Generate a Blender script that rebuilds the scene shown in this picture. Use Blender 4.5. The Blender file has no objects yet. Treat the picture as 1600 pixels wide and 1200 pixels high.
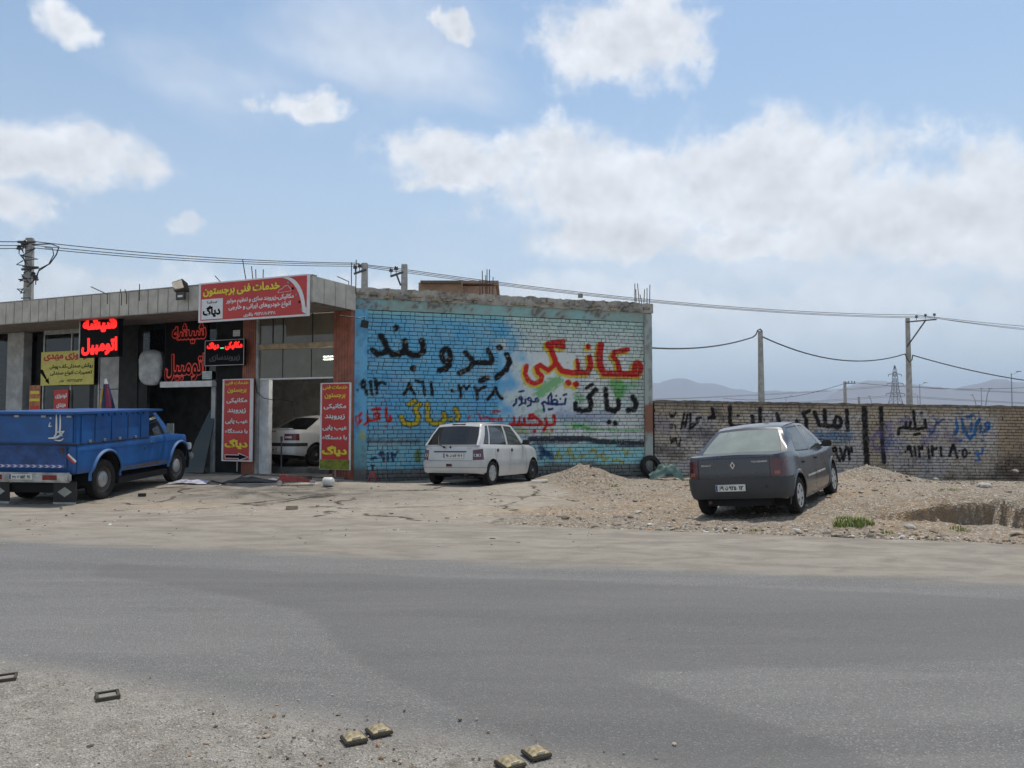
import bpy, bmesh, math, random, re
import numpy as np
from mathutils import Vector, Matrix
R = math.radians
random.seed(7); RNG = np.random.RandomState(11)
sc = bpy.context.scene
col = sc.collection

# ------------------------------------------------------------------ camera
F, CAMZ, PITCH = 1202.0, 1.5, math.atan(55 / 1202.0)
cam = bpy.data.cameras.new('camera'); cam.sensor_width = 36.0; cam.lens = 36.0 * F / 1600
cam.clip_start = 0.05; cam.clip_end = 60000
camo = bpy.data.objects.new('camera', cam); col.objects.link(camo)
camo.location = (0, 0, CAMZ); camo.rotation_euler = (math.pi / 2 + PITCH, 0, 0)
sc.camera = camo

# ------------------------------------------------------------------ light
SUN_EL, SUN_AZ = R(71), R(27)          # azimuth from +Y (behind the wall) towards +X
SKY_STRENGTH = 0.14
sun_l = bpy.data.lights.new('sun', 'SUN'); sun_l.energy = 3.0; sun_l.angle = R(0.55)
sun_l.color = (1.0, 0.925, 0.81)
sun_o = bpy.data.objects.new('sun', sun_l); col.objects.link(sun_o)
sdir = Vector((math.cos(SUN_EL) * math.sin(SUN_AZ), math.cos(SUN_EL) * math.cos(SUN_AZ), math.sin(SUN_EL)))
sun_o.rotation_euler = sdir.to_track_quat('Z', 'Y').to_euler(); sun_o.location = (6, 12, 40)
vs = sc.view_settings
vs.view_transform = 'Standard'; vs.look = 'None'; vs.gamma = 1.0; vs.exposure = 0.22; vs.use_curve_mapping = False
sc.cycles.max_bounces = 6; sc.cycles.diffuse_bounces = 3; sc.cycles.glossy_bounces = 3; sc.cycles.transparent_max_bounces = 10
sc.cycles.volume_bounces = 0

# ------------------------------------------------------------------ node helpers
class NT:
    def __init__(s, tree): s.t = tree; s.t.nodes.clear()
    def n(s, typ, ins=None, **kw):
        nd = s.t.nodes.new(typ)
        for k, v in kw.items(): setattr(nd, k, v)
        for k, v in (ins or {}).items(): s.put(nd.inputs[k], v)
        return nd
    def put(s, sock, v):
        if isinstance(v, bpy.types.NodeSocket): s.t.links.new(v, sock)
        elif isinstance(v, bpy.types.Node): s.t.links.new(v.outputs[0], sock)
        else:
            if hasattr(sock, 'default_value'):
                dv = sock.default_value
                if hasattr(dv, '__len__') and isinstance(v, (int, float)): v = [v] * len(dv)
                if hasattr(dv, '__len__') and len(dv) == 4 and len(v) == 3: v = tuple(v) + (1.0,)
                sock.default_value = v
    def m(s, op, a, b=0.0, c=0.0, clamp=False):
        nd = s.t.nodes.new('ShaderNodeMath'); nd.operation = op; nd.use_clamp = clamp
        s.put(nd.inputs[0], a); s.put(nd.inputs[1], b); s.put(nd.inputs[2], c); return nd.outputs[0]
    def mix(s, f, a, b, blend='MIX'):
        nd = s.t.nodes.new('ShaderNodeMix'); nd.data_type = 'RGBA'; nd.blend_type = blend
        s.put(nd.inputs[0], f); s.put(nd.inputs[6], a); s.put(nd.inputs[7], b); return nd.outputs[2]
    def ss(s, x, lo, hi):
        nd = s.t.nodes.new('ShaderNodeMapRange'); nd.interpolation_type = 'SMOOTHSTEP'
        s.put(nd.inputs[0], x); s.put(nd.inputs[1], lo); s.put(nd.inputs[2], hi); return nd.outputs[0]
    def noise(s, vec, scale, detail=4, rough=0.55, dist=0.0):
        nd = s.t.nodes.new('ShaderNodeTexNoise')
        if vec is not None: s.put(nd.inputs['Vector'], vec)
        s.put(nd.inputs['Scale'], scale); s.put(nd.inputs['Detail'], detail); s.put(nd.inputs['Roughness'], rough)
        s.put(nd.inputs['Distortion'], dist); return nd.outputs[0]

# ------------------------------------------------------------------ world: sky with cumulus
def make_world():
    w = bpy.data.worlds.new('World'); sc.world = w; w.use_nodes = True
    T = NT(w.node_tree)
    sky = T.n('ShaderNodeTexSky', sky_type='NISHITA', sun_disc=False, sun_elevation=SUN_EL, sun_rotation=SUN_AZ,
              altitude=1500, air_density=1.1, dust_density=2.6, ozone_density=1.6)
    tc = T.n('ShaderNodeTexCoord'); g = tc.outputs['Generated']
    sep = T.n('ShaderNodeSeparateXYZ', {0: g}); X, Y, Z = sep.outputs
    den = T.m('ADD', T.m('ABSOLUTE', Z), 0.22)
    cv = T.n('ShaderNodeCombineXYZ', {0: T.m('DIVIDE', X, den), 1: T.m('DIVIDE', Y, den), 2: 0.0})
    wn = T.n('ShaderNodeSeparateColor', {0: T.n('ShaderNodeTexNoise', {'Vector': g, 'Scale': 9.0, 'Detail': 4.0, 'Roughness': .6}).outputs['Color']})
    el0 = T.m('ARCSINE', Z)
    az = T.m('ADD', T.m('ARCTAN2', X, Y), T.m('MULTIPLY', T.m('SUBTRACT', wn.outputs[0], .5), .17)); el = T.m('ADD', el0, T.m('MULTIPLY', T.m('SUBTRACT', wn.outputs[1], .5), .075))
    cv2 = T.n('ShaderNodeCombineXYZ', {0: T.m('DIVIDE', X, T.m('ADD', den, .0)), 1: T.m('DIVIDE', Y, den), 2: 5.3})
    n3 = T.noise(cv2, 1.1, 5, 0.62, 0.6)
    def ell(px, py, rx, ry):
        a0 = math.atan((px - 800) / F); e0 = math.atan((655 - py) / F * math.cos(a0))
        ra = rx / F * math.cos(a0) ** 1.5; re_ = ry / F
        dx = T.m('MULTIPLY', T.m('SUBTRACT', az, a0), 1 / ra); dy = T.m('MULTIPLY', T.m('SUBTRACT', el, e0), 1 / re_)
        return T.m('SUBTRACT', 1.0, T.m('SQRT', T.m('ADD', T.m('MULTIPLY', dx, dx), T.m('MULTIPLY', dy, dy))))
    def union(lst):
        acc = None
        for e in lst:
            v = ell(*e); acc = v if acc is None else T.m('SMOOTH_MAX', acc, v, 0.15)
        return acc
    nA = T.noise(g, 15.0, 7, .66); nB = T.noise(g, 6.0, 4, .55)
    nn = T.m('ADD', T.m('MULTIPLY', T.m('SUBTRACT', nA, .5), 1.45), T.m('MULTIPLY', T.m('SUBTRACT', nB, .5), .9))
    hard = union([(715, 248, 175, 62), (690, 285, 110, 32), (960, 285, 290, 112), (1180, 285, 330, 112), (1480, 315, 330, 112), (960, 360, 210, 58), (1180, 378, 190, 40), (1750, 330, 300, 120),
                  (975, 40, 190, 92), (70, 235, 200, 58), (5, 300, 100, 50), (465, 150, 100, 34), (75, 30, 85, 42), (722, 32, 55, 30), (-170, 250, 180, 60)])
    hval = T.m('ADD', hard, nn)
    hd = T.m('MULTIPLY', T.ss(hval, 0.05, 0.58), .92)
    low = union([(930, 480, 270, 82), (1180, 500, 260, 70), (1370, 485, 230, 82), (1600, 500, 230, 80), (200, 470, 330, 70), (-100, 480, 260, 80), (290, 350, 40, 22), (600, 490, 260, 60)])
    ld = T.m('MULTIPLY', T.m('MULTIPLY', T.ss(T.m('ADD', low, T.m('MULTIPLY', nn, .8)), .06, .5), .62), T.ss(el0, .03, .15))
    soft = union([(300, 110, 380, 130), (560, 70, 360, 110), (1250, 410, 620, 80), (1150, 330, 520, 130)])
    sd = T.m('MULTIPLY', T.ss(T.m('ADD', soft, T.m('MULTIPLY', T.m('SUBTRACT', n3, .5), 3.0)), 0.1, 1.1), 0.5)
    sd = T.m('MAXIMUM', sd, ld)
    # elsewhere in the sky: the same broken fair-weather clouds
    out = T.ss(T.m('ABSOLUTE', az), 0.72, 1.0)
    wide = T.m('MULTIPLY', T.ss(n3, 0.50, 0.64), T.m('MULTIPLY', out, T.ss(el, 0.03, 0.16)))
    high = T.m('MULTIPLY', T.ss(n3, 0.53, 0.68), T.ss(el, 0.62, 0.85))
    d = T.m('MAXIMUM', T.m('MAXIMUM', hd, sd), T.m('MAXIMUM', T.m('MULTIPLY', wide, .8), T.m('MULTIPLY', high, .7)))
    d = T.m('MULTIPLY', d, T.ss(Z, 0.0, 0.05))
    # billows: lit tops, pale grey bodies
    n4 = T.noise(T.n('ShaderNodeVectorMath', {0: g, 1: (0.0, 0.0, 0.022)}, operation='ADD'), 11.0, 4, .62)
    n5 = T.noise(g, 11.0, 4, .62)
    bil = T.m('MULTIPLY', T.m('SUBTRACT', n5, n4), 3.2)
    core = T.ss(hval, 0.30, 1.0)
    lum = T.m('ADD', T.m('SUBTRACT', 6.0, T.m('MULTIPLY', core, .75)), T.m('MULTIPLY', bil, 1.5))
    cc = T.n('ShaderNodeVectorMath', {0: (0.985, 0.99, 1.0)}, operation='SCALE'); T.put(cc.inputs['Scale'], lum)
    skyc = T.n('ShaderNodeVectorMath', {0: sky.outputs[0], 1: (0.84, 0.98, 0.96)}, operation='MULTIPLY')
    # hazy lower sky
    hz = T.m('ADD', .16, T.m('MULTIPLY', T.ss(el0, 0.50, 0.0), 0.60))
    skyh = T.mix(hz, skyc.outputs[0], (4.35, 4.65, 4.95))
    c = T.mix(T.m('MULTIPLY', d, .93), skyh, cc.outputs[0])
    bg = T.n('ShaderNodeBackground', {'Color': c, 'Strength': SKY_STRENGTH})
    T.n('ShaderNodeOutputWorld', {'Surface': bg})
make_world()

# ------------------------------------------------------------------ geometry helpers
cp_, sp_ = math.cos(PITCH), math.sin(PITCH)
def ray(px, py):
    a = (px - 800) / F; b = (600 - py) / F
    return Vector((a, cp_ - b * sp_, sp_ + b * cp_))
def at_depth(px, py, Y):
    d = ray(px, py); t = Y / d.y; return Vector((d.x * t, Y, CAMZ + d.z * t))
def on_ground(px, py, z=0.0):
    d = ray(px, py); t = (z - CAMZ) / d.z; return Vector((d.x * t, d.y * t, z))
def on_plane(px, py, P0, n):
    d = ray(px, py); o = Vector((0, 0, CAMZ)); t = (P0 - o).dot(n) / d.dot(n); return o + d * t
def proj(P):                                    # vectorised: metres -> photograph pixels
    P = np.asarray(P, float); x = P[:, 0]; y = P[:, 1]; z = P[:, 2] - CAMZ
    dpt = y * cp_ + z * sp_; up = -y * sp_ + z * cp_
    return np.stack([800 + F * x / dpt, 600 - F * up / dpt], 1)

def hash2(ix, iy, s):
    h = np.sin(ix * 127.1 + iy * 311.7 + s * 74.7) * 43758.5453
    return h - np.floor(h)
def vnoise(x, y, s=0):
    ix = np.floor(x); iy = np.floor(y); fx = x - ix; fy = y - iy
    fx = fx * fx * (3 - 2 * fx); fy = fy * fy * (3 - 2 * fy)
    a = hash2(ix, iy, s); b = hash2(ix + 1, iy, s); c = hash2(ix, iy + 1, s); d = hash2(ix + 1, iy + 1, s)
    return (a * (1 - fx) + b * fx) * (1 - fy) + (c * (1 - fx) + d * fx) * fy
def fbm(x, y, o=4, s=0):
    v = 0; a = .5; t = 0
    for k in range(o):
        v = v + a * vnoise(x * 2 ** k + 17.3 * k, y * 2 ** k - 9.1 * k, s + k); t += a; a *= .5
    return v / t
def sstep(x, a, b):
    t = np.clip((x - a) / (b - a), 0, 1); return t * t * (3 - 2 * t)

class MB:
    def __init__(s): s.v = []; s.f = []
    def add(s, vs_, fs, M=None):
        o = len(s.v)
        if M is not None: vs_ = [M @ Vector(p) for p in vs_]
        s.v += [tuple(p) for p in vs_]; s.f += [tuple(i + o for i in f) for f in fs]; return s
    def box(s, c, size, M=None, rz=0):
        x, y, z = (q / 2 for q in size); c = Vector(c); rm = Matrix.Rotation(rz, 3, 'Z')
        pts = [c + rm @ Vector(p) for p in [(-x, -y, -z), (x, -y, -z), (x, y, -z), (-x, y, -z), (-x, -y, z), (x, -y, z), (x, y, z), (-x, y, z)]]
        return s.add(pts, [(0, 3, 2, 1), (4, 5, 6, 7), (0, 1, 5, 4), (1, 2, 6, 5), (2, 3, 7, 6), (3, 0, 4, 7)], M)
    def hexa(s, b, t):                           # bottom quad, top quad
        return s.add(list(b) + list(t), [(0, 3, 2, 1), (4, 5, 6, 7), (0, 1, 5, 4), (1, 2, 6, 5), (2, 3, 7, 6), (3, 0, 4, 7)])
    def prism(s, poly, d, M=None):               # poly in xy, extruded to z = d
        n = len(poly); v = [(p[0], p[1], 0) for p in poly] + [(p[0], p[1], d) for p in poly]
        f = [tuple(range(n - 1, -1, -1)), tuple(range(n, 2 * n))] + [(i, (i + 1) % n, n + (i + 1) % n, n + i) for i in range(n)]
        return s.add(v, f, M)
    def tube(s, pts, r, n=8, caps=True, M=None):
        pts = [Vector(p) for p in pts]; rs = r if hasattr(r, '__len__') else [r] * len(pts)
        vs_ = []; fs = []; last = None
        for i, p in enumerate(pts):
            d = (pts[min(i + 1, len(pts) - 1)] - pts[max(i - 1, 0)]).normalized()
            a = Vector((0, 0, 1)) if abs(d.z) < .9 else Vector((1, 0, 0))
            if last is not None: a = last
            u = (a - d * a.dot(d))
            if u.length < 1e-5: u = d.orthogonal()
            u.normalize(); w = d.cross(u); last = u
            for k in range(n):
                t = 2 * math.pi * k / n; vs_.append(p + (u * math.cos(t) + w * math.sin(t)) * rs[i])
        for i in range(len(pts) - 1):
            for k in range(n):
                fs.append((i * n + k, i * n + (k + 1) % n, (i + 1) * n + (k + 1) % n, (i + 1) * n + k))
        if caps: fs.append(tuple(range(n - 1, -1, -1))); fs.append(tuple(range((len(pts) - 1) * n, len(pts) * n)))
        return s.add(vs_, fs, M)
    def lathe(s, prof, n=20, M=None, a0=0, a1=2 * math.pi, close=True):    # prof (radius, height) about z
        m = len(prof); full = abs(a1 - a0 - 2 * math.pi) < 1e-6; cnt = n if full else n + 1
        vs_ = [(r * math.cos(a0 + (a1 - a0) * k / n), r * math.sin(a0 + (a1 - a0) * k / n), h) for k in range(cnt) for r, h in prof]
        fs = []
        for k in range(n):
            k2 = (k + 1) % cnt
            for j in range(m - 1): fs.append((k * m + j, k2 * m + j, k2 * m + j + 1, k * m + j + 1))
        return s.add(vs_, fs, M)
    def grid(s, P):                               # 2-D list of points
        h = len(P); w = len(P[0]); v = [p for row in P for p in row]
        return s.add(v, [(i * w + j, i * w + j + 1, (i + 1) * w + j + 1, (i + 1) * w + j) for i in range(h - 1) for j in range(w - 1)])
    def build(s, name, mat, parent=None, smooth=None, bevel=0, merge=False):
        me = bpy.data.meshes.new(name); me.from_pydata(s.v, [], s.f)
        if merge or bevel:
            bm = bmesh.new(); bm.from_mesh(me)
            if merge: bmesh.ops.remove_doubles(bm, verts=bm.verts, dist=0.0008)
            if bevel:
                ed = [e for e in bm.edges if len(e.link_faces) == 2 and e.calc_face_angle(0) > 0.6]
                bmesh.ops.bevel(bm, geom=ed, offset=bevel, segments=2, affect='EDGES', clamp_overlap=True)
            bmesh.ops.recalc_face_normals(bm, faces=bm.faces); bm.to_mesh(me); bm.free()
        if smooth is not None:
            me.polygons.foreach_set('use_smooth', [True] * len(me.polygons)); me.set_sharp_from_angle(angle=R(smooth))
        return link(me, name, mat, parent)
WROOT = set()
def wroot(name, loc, label, cat, group=None):
    """an Empty at a thing's base whose parts are given in world metres"""
    o = tag(empty(name, loc), label, cat, group); WROOT.add(o.name); return o
def link(me, name, mat, parent=None):
    o = bpy.data.objects.new(name, me); col.objects.link(o)
    if mat is not None and not me.materials: me.materials.append(mat)
    if parent is not None:
        o.parent = parent
        if parent.name in WROOT: o.matrix_parent_inverse = Matrix.Translation(-parent.location)
    return o
def npmesh(name, V, Fq, mat, parent=None, colors=None, smooth=False):
    me = bpy.data.meshes.new(name); V = np.asarray(V, np.float32); Fq = np.asarray(Fq, np.int32); k = Fq.shape[1]
    me.vertices.add(len(V)); me.vertices.foreach_set('co', V.ravel())
    me.loops.add(Fq.size); me.loops.foreach_set('vertex_index', Fq.ravel())
    me.polygons.add(len(Fq)); me.polygons.foreach_set('loop_start', np.arange(0, Fq.size, k, dtype=np.int32))
    me.polygons.foreach_set('use_smooth', np.full(len(Fq), smooth))
    me.update(calc_edges=True)
    for nm, c in (colors or {}).items():
        c = np.asarray(c, np.float32)
        if c.ndim == 1: a = me.attributes.new(nm, 'FLOAT', 'POINT'); a.data.foreach_set('value', c)
        else:
            a = me.attributes.new(nm, 'FLOAT_COLOR', 'POINT')
            if c.shape[1] == 3: c = np.concatenate([c, np.ones((len(c), 1), np.float32)], 1)
            a.data.foreach_set('color', c.ravel())
    return link(me, name, mat, parent)
def empty(name, loc=(0, 0, 0), rz=0):
    o = bpy.data.objects.new(name, None); col.objects.link(o); o.location = loc; o.rotation_euler = (0, 0, rz); o.empty_display_size = .2; return o
def tag(o, label=None, cat=None, group=None, kind=None):
    if label: o['label'] = label
    if cat: o['category'] = cat
    if group: o['group'] = group
    if kind: o['kind'] = kind
    return o
def frame(o, right, up=(0, 0, 1)):
    r = Vector(right).normalized(); u = Vector(up); u = (u - r * u.dot(r)).normalized(); n = r.cross(u)
    return Matrix(((r.x, u.x, n.x, o[0]), (r.y, u.y, n.y, o[1]), (r.z, u.z, n.z, o[2]), (0, 0, 0, 1)))

# ------------------------------------------------------------------ materials
MATS = {}
def mat(name, c, rough=.6, metal=0, var=.12, scale=6, bump=0, bscale=60, coat=0, spec=.5, c2=None, emit=None, es=0, dust=0, dustc=(.42, .36, .28)):
    if name in MATS: return MATS[name]
    m = bpy.data.materials.new(name); m.use_nodes = True; T = NT(m.node_tree)
    tc = T.n('ShaderNodeTexCoord'); v = tc.outputs['Object']
    n = T.noise(v, scale, 5, .6); c2 = c2 or tuple(q * (1 - 2.2 * var) for q in c)
    colr = T.mix(T.ss(n, .32, .68), c2, tuple(min(1, q * (1 + var)) for q in c))
    rr = T.m('ADD', rough, T.m('MULTIPLY', T.m('SUBTRACT', n, .5), .25), clamp=True)
    if dust:
        geo = T.n('ShaderNodeNewGeometry'); nz = T.n('ShaderNodeSeparateXYZ', {0: geo.outputs['Normal']}).outputs[2]
        n2 = T.noise(v, 3.0, 6, .65); n3 = T.noise(v, 38, 3, .6)
        df = T.m('MULTIPLY', T.m('ADD', T.m('MULTIPLY', n2, .8), T.m('MULTIPLY', n3, .3)), T.m('ADD', .55, T.m('MULTIPLY', T.m('MAXIMUM', nz, 0.0), .7)))
        df = T.m('MULTIPLY', df, dust, clamp=True)
        colr = T.mix(df, colr, dustc); rr = T.m('ADD', rr, T.m('MULTIPLY', df, .6), clamp=True)
    b = T.n('ShaderNodeBsdfPrincipled', {'Base Color': colr, 'Roughness': rr, 'Metallic': metal, 'Specular IOR Level': spec})
    if coat: b.inputs['Coat Weight'].default_value = coat; b.inputs['Coat Roughness'].default_value = .08
    if emit: T.put(b.inputs['Emission Color'], emit); b.inputs['Emission Strength'].default_value = es
    if bump:
        nb = T.noise(v, bscale, 4, .6); bp = T.n('ShaderNodeBump', {'Strength': 1.0, 'Distance': bump, 'Height': nb}); T.put(b.inputs['Normal'], bp)
    T.n('ShaderNodeOutputMaterial', {'Surface': b}); MATS[name] = m; return m
def glass(name, tint=(.5, .55, .55), clear=.5, dark=(.02, .022, .022), film=0.0, filmc=(.5, .5, .46), rough=.03):
    if name in MATS: return MATS[name]
    m = bpy.data.materials.new(name); m.use_nodes = True; T = NT(m.node_tree)
    v = T.n('ShaderNodeTexCoord').outputs['Object']; n = T.noise(v, 2.6, 5, .6)
    tr = T.n('ShaderNodeBsdfTransparent', {'Color': tint})
    df = T.n('ShaderNodeBsdfDiffuse', {'Color': T.mix(T.m('MULTIPLY', T.m('ADD', n, .3), film, clamp=True), dark, filmc)})
    body = T.n('ShaderNodeMixShader', {0: clear, 1: df, 2: tr})
    gl = T.n('ShaderNodeBsdfGlossy', {'Roughness': rough, 'Color': (.95, .97, 1)})
    fr = T.n('ShaderNodeFresnel', {'IOR': 1.5})
    mx = T.n('ShaderNodeMixShader', {0: fr.outputs[0], 1: body, 2: gl})
    T.n('ShaderNodeOutputMaterial', {'Surface': mx}); MATS[name] = m; return m
def paint_mat(name, rough=.85, bump=.0015, bscale=120, var=.22):
    m = bpy.data.materials.new(name); m.use_nodes = True; T = NT(m.node_tree)
    a = T.n('ShaderNodeAttribute', attribute_name='Col'); geo = T.n('ShaderNodeNewGeometry'); v = geo.outputs['Position']
    n = T.noise(v, 9, 6, .65); n2 = T.noise(v, 55, 4, .65)
    oi = T.n('ShaderNodeNewGeometry').outputs['Random Per Island']
    f = T.m('ADD', T.m('ADD', 1 - var, T.m('MULTIPLY', n, var * .9)), T.m('ADD', T.m('MULTIPLY', n2, var * .7), T.m('MULTIPLY', T.m('SUBTRACT', oi, .5), .18)))
    c = T.n('ShaderNodeVectorMath', {0: a.outputs['Color']}, operation='SCALE'); T.put(c.inputs['Scale'], f)
    bp = T.n('ShaderNodeBump', {'Strength': 1.0, 'Distance': bump, 'Height': T.noise(v, bscale, 5, .65)})
    b = T.n('ShaderNodeBsdfPrincipled', {'Base Color': c.outputs[0], 'Roughness': rough, 'Specular IOR Level': .25, 'Normal': bp})
    T.n('ShaderNodeOutputMaterial', {'Surface': b}); return m

# ------------------------------------------------------------------ Persian lettering from the built-in typeface
LET = {'ا': (0xFE8D, 0xFE8E), 'آ': (0xFE81, 0xFE82), 'ب': (0xFE8F,), 'پ': (0xFB56,), 'ت': (0xFE95,), 'ج': (0xFE9D,), 'خ': (0xFEA5,), 'ح': (0xFEA1,),
       'د': (0xFEA9, 0xFEAA), 'ر': (0xFEAD, 0xFEAE), 'ز': (0xFEAF, 0xFEB0), 'س': (0xFEB1,), 'ش': (0xFEB5,), 'ص': (0xFEB9,), 'ط': (0xFEC1,), 'ظ': (0xFEC5,),
       'ع': (0xFEC9,), 'ف': (0xFED1,), 'ق': (0xFED5,), 'ک': (0xFB8E,), 'گ': (0xFB92,), 'ل': (0xFEDD,), 'م': (0xFEE1,), 'ن': (0xFEE5,),
       'و': (0xFEED, 0xFEEE), 'ه': (0xFEE9,), 'ی': (0xFBFC,)}
LET = {k: (v if len(v) == 2 else tuple(v[0] + i for i in range(4))) for k, v in LET.items()}
def shape(s):
    out = []
    for i, c in enumerate(s):
        if c not in LET: out.append(c); continue
        f = LET[c]; pj = i > 0 and s[i - 1] in LET and len(LET[s[i - 1]]) == 4
        nj = len(f) == 4 and i + 1 < len(s) and s[i + 1] in LET
        out.append(chr(f[(3 if nj else 1) if pj else (2 if nj else 0)]))
    o = ''.join(out).replace(chr(0xFEDF) + chr(0xFE8E), chr(0xFEFB)).replace(chr(0xFEE0) + chr(0xFE8E), chr(0xFEFC))
    return ''.join(reversed(re.findall(r'[۰-۹]+|[A-Za-z0-9 ]+|.', o)))
GLY = {}
TMPS = bpy.data.scenes.new('lettering_workbench')
def glyphs(chars, bold):
    need = [c for c in set(chars) if (c, bold) not in GLY and c != ' ']
    tmp = []
    for c in need + ['.']:
        for body, bd in ((c, bold), (c + '.', 0), ('.', 0)):
            cu = bpy.data.curves.new('tmp', 'FONT'); cu.body = body; cu.bevel_depth = bd; cu.bevel_resolution = 1; cu.resolution_u = 3
            o = bpy.data.objects.new('tmp', cu); TMPS.collection.objects.link(o); tmp.append((c, bd, body, o))
    TMPS.view_layers[0].update(); dg = TMPS.view_layers[0].depsgraph; res = {}
    for c, bd, body, o in tmp:
        e = o.evaluated_get(dg); me = e.to_mesh()
        vs_ = [tuple(v.co) for v in me.vertices]; fs = [tuple(p.vertices) for p in me.polygons]; e.to_mesh_clear()
        res.setdefault(c, []).append((vs_, fs))
    for c, bd, body, o in tmp:
        cu = o.data; bpy.data.objects.remove(o); bpy.data.curves.remove(cu)
    for c in need:
        (v, f), (v2, _), (v3, _) = res[c][:3]
        adv = max(p[0] for p in v2) - max(p[0] for p in v3) if v2 and v3 else .5
        GLY[(c, bold)] = (v, f, adv)
def letters(mb, text, cx, cy, w, h, M, z=0.0, bold=.04, raw=False):
    """one line of lettering fitted to a w x h box centred on (cx, cy) in the plane of M"""
    bold = round(bold, 3); s = text if raw else shape(text); glyphs(s, bold); V = []; Fc = []; x = 0
    for i, c in enumerate(s):
        if c == ' ': x += .22; continue
        v, f, adv = GLY[(c, bold)]; o = len(V); dz = .25 * (i % 2)
        V += [(p[0] + x, p[1], p[2] / max(bold, .001) + dz) for p in v]; Fc += [tuple(q + o for q in k) for k in f]; x += adv
    a = np.array(V); lo = a.min(0); hi = a.max(0); sx = w / (hi[0] - lo[0]); sy = h / (hi[1] - lo[1])
    mb.add([((p[0] - (lo[0] + hi[0]) / 2) * sx + cx, (p[1] - (lo[1] + hi[1]) / 2) * sy + cy, z + p[2] * .0006) for p in V], Fc, M)

# ================================================================== SETTING: ground, road, mountains
HP = np.array([(-16, 14, .02), (-12, 14, .0), (-8, 16.3, .06), (-4, 17, .04), (-7.8, 14.7, 0), (-7.7, 17.4, .09), (-12, 18.5, .06), (-3, 14, 0), (-.5, 17.7, 0.), (.45, 19.85, -.08), (-3.4, 17.4, .02), (-4.3, 19.3, .0), (-9, 21, .02), (-3.5, 19.8, -.09), (4, 22.3, -.17),
               (3.65, 20, -.1), (4.49, 12.2, 0.0), (3.27, 13.02, -.12), (5.96, 14.4, .11), (4.75, 15.2, 0.0), (2.17, 10.4, -.02), (4.46, 9.7, -.03), (6.2, 9.2, -.03), (9, 8.6, -.03), (-6, 11, 0), (0, 11, 0), (-12, 11, 0),
               (2, 13, -.09), (1.3, 15, -.06), (1, 12.3, -.02), (4, 17.5, -.05), (8, 17, .10), (12, 22.5, -.28), (16, 23, -.35), (9, 13, .33), (6.9, 12.6, .3), (12, 13, .30), (15, 14, .25), (6.4, 17, .08), (5.4, 11.6, .05), (6.4, 11.75, .33), (8, 11.5, .36), (10, 11.3, .36), (13, 11.2, .36),
               (0, 25, -.1), (8, 25, -.2), (-14, 25, .05)], float)
_d = np.sqrt(((HP[:, None, :2] - HP[None, :, :2]) ** 2).sum(2) + .16)
HW = np.linalg.solve(_d, HP[:, 2])
def hgt(x, y, rough=True):
    x = np.asarray(x, float); y = np.asarray(y, float); sh = x.shape; x = x.ravel(); y = y.ravel()
    h = np.zeros_like(x)
    for i in range(0, len(x), 20000):
        xx = x[i:i + 20000]; yy = y[i:i + 20000]
        h[i:i + 20000] = np.sqrt((xx[:, None] - HP[None, :, 0]) ** 2 + (yy[:, None] - HP[None, :, 1]) ** 2 + .16) @ HW
    # spoil heaps
    def heap(cx, cy, rx, ry, H, p=1.5, s=3):
        r = np.sqrt(((x - cx) / rx) ** 2 + ((y - cy) / ry) ** 2) * (1 + .35 * (fbm(x * 1.3 + s, y * 1.3, 3, s) - .5))
        return H * np.clip(1 - r, 0, 1) ** p * (1 + .8 * (fbm(x * 4, y * 4, 4, s + 1) - .5))
    h = h + heap(1.82, 19.9, 1.5, 1.2, .44, 1.2)
    h = h + heap(9.3, 20.2, 1.8, 1.25, .36, 1.2, 5) + heap(7.0, 17.4, 1.6, 1.1, .12, 1.3, 6)
    h = h + heap(15.7, 20.6, 2.2, 1.5, .7, 1.2, 9)
    # bank of the dug-out kerb trench on the right
    yb = 11.45 - .42 * sstep(x, 7.0, 7.25) + .30 * (fbm(x * 1.7, x * 0 + 2.2, 4, 31) - .5) + .05 * (fbm(x * 4, x * 0 + 1.1, 3, 32) - .5) + .5 * sstep(x, 5.9, 5.2)
    stp = .86 * sstep(y, yb - .03, yb + .02) + .14 * sstep(y, yb + .0, yb + .25); on = sstep(x, 4.95, 5.9)
    low = -.03 + .14 * (fbm(x * 2.2, y * 2.2, 3, 35) - .45)
    h = h * (1 - on) + on * (low * (1 - stp) + h * stp)
    edge = 11.0 - .27 * x
    near = sstep(y, edge - .5, edge + .2)
    dirt = sstep(x, bound(y) - .3, bound(y) + .5) * near
    far = sstep(np.abs(x), 19, 26); far = np.maximum(far, sstep(y, 24.5, 27))
    h = h * near * (1 - far) - .006 * near + (-.03) * (1 - near)
    h = h + far * (-.05)
    if rough:
        h = h + dirt * (1 - far) * (.075 * (fbm(x * 1.6, y * 1.6, 4, 41) - .5) + .085 * (fbm(x * 6, y * 6, 4, 42) - .5)) + (1 - dirt) * near * (1 - far) * .03 * (fbm(x * 1.2, y * 1.2, 4, 43) - .5)
    return h.reshape(sh)
BY = np.array([(11.0, -.25), (12.2, -.1), (13.0, .5), (14.0, .95), (15, 1.25), (16.5, 1.3), (18, .9), (21, .9), (24, .9)])
def bound(y): return np.interp(y, BY[:, 0], BY[:, 1])
def hz(x, y): return float(hgt(np.array([x]), np.array([y]), False)[0])

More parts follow.
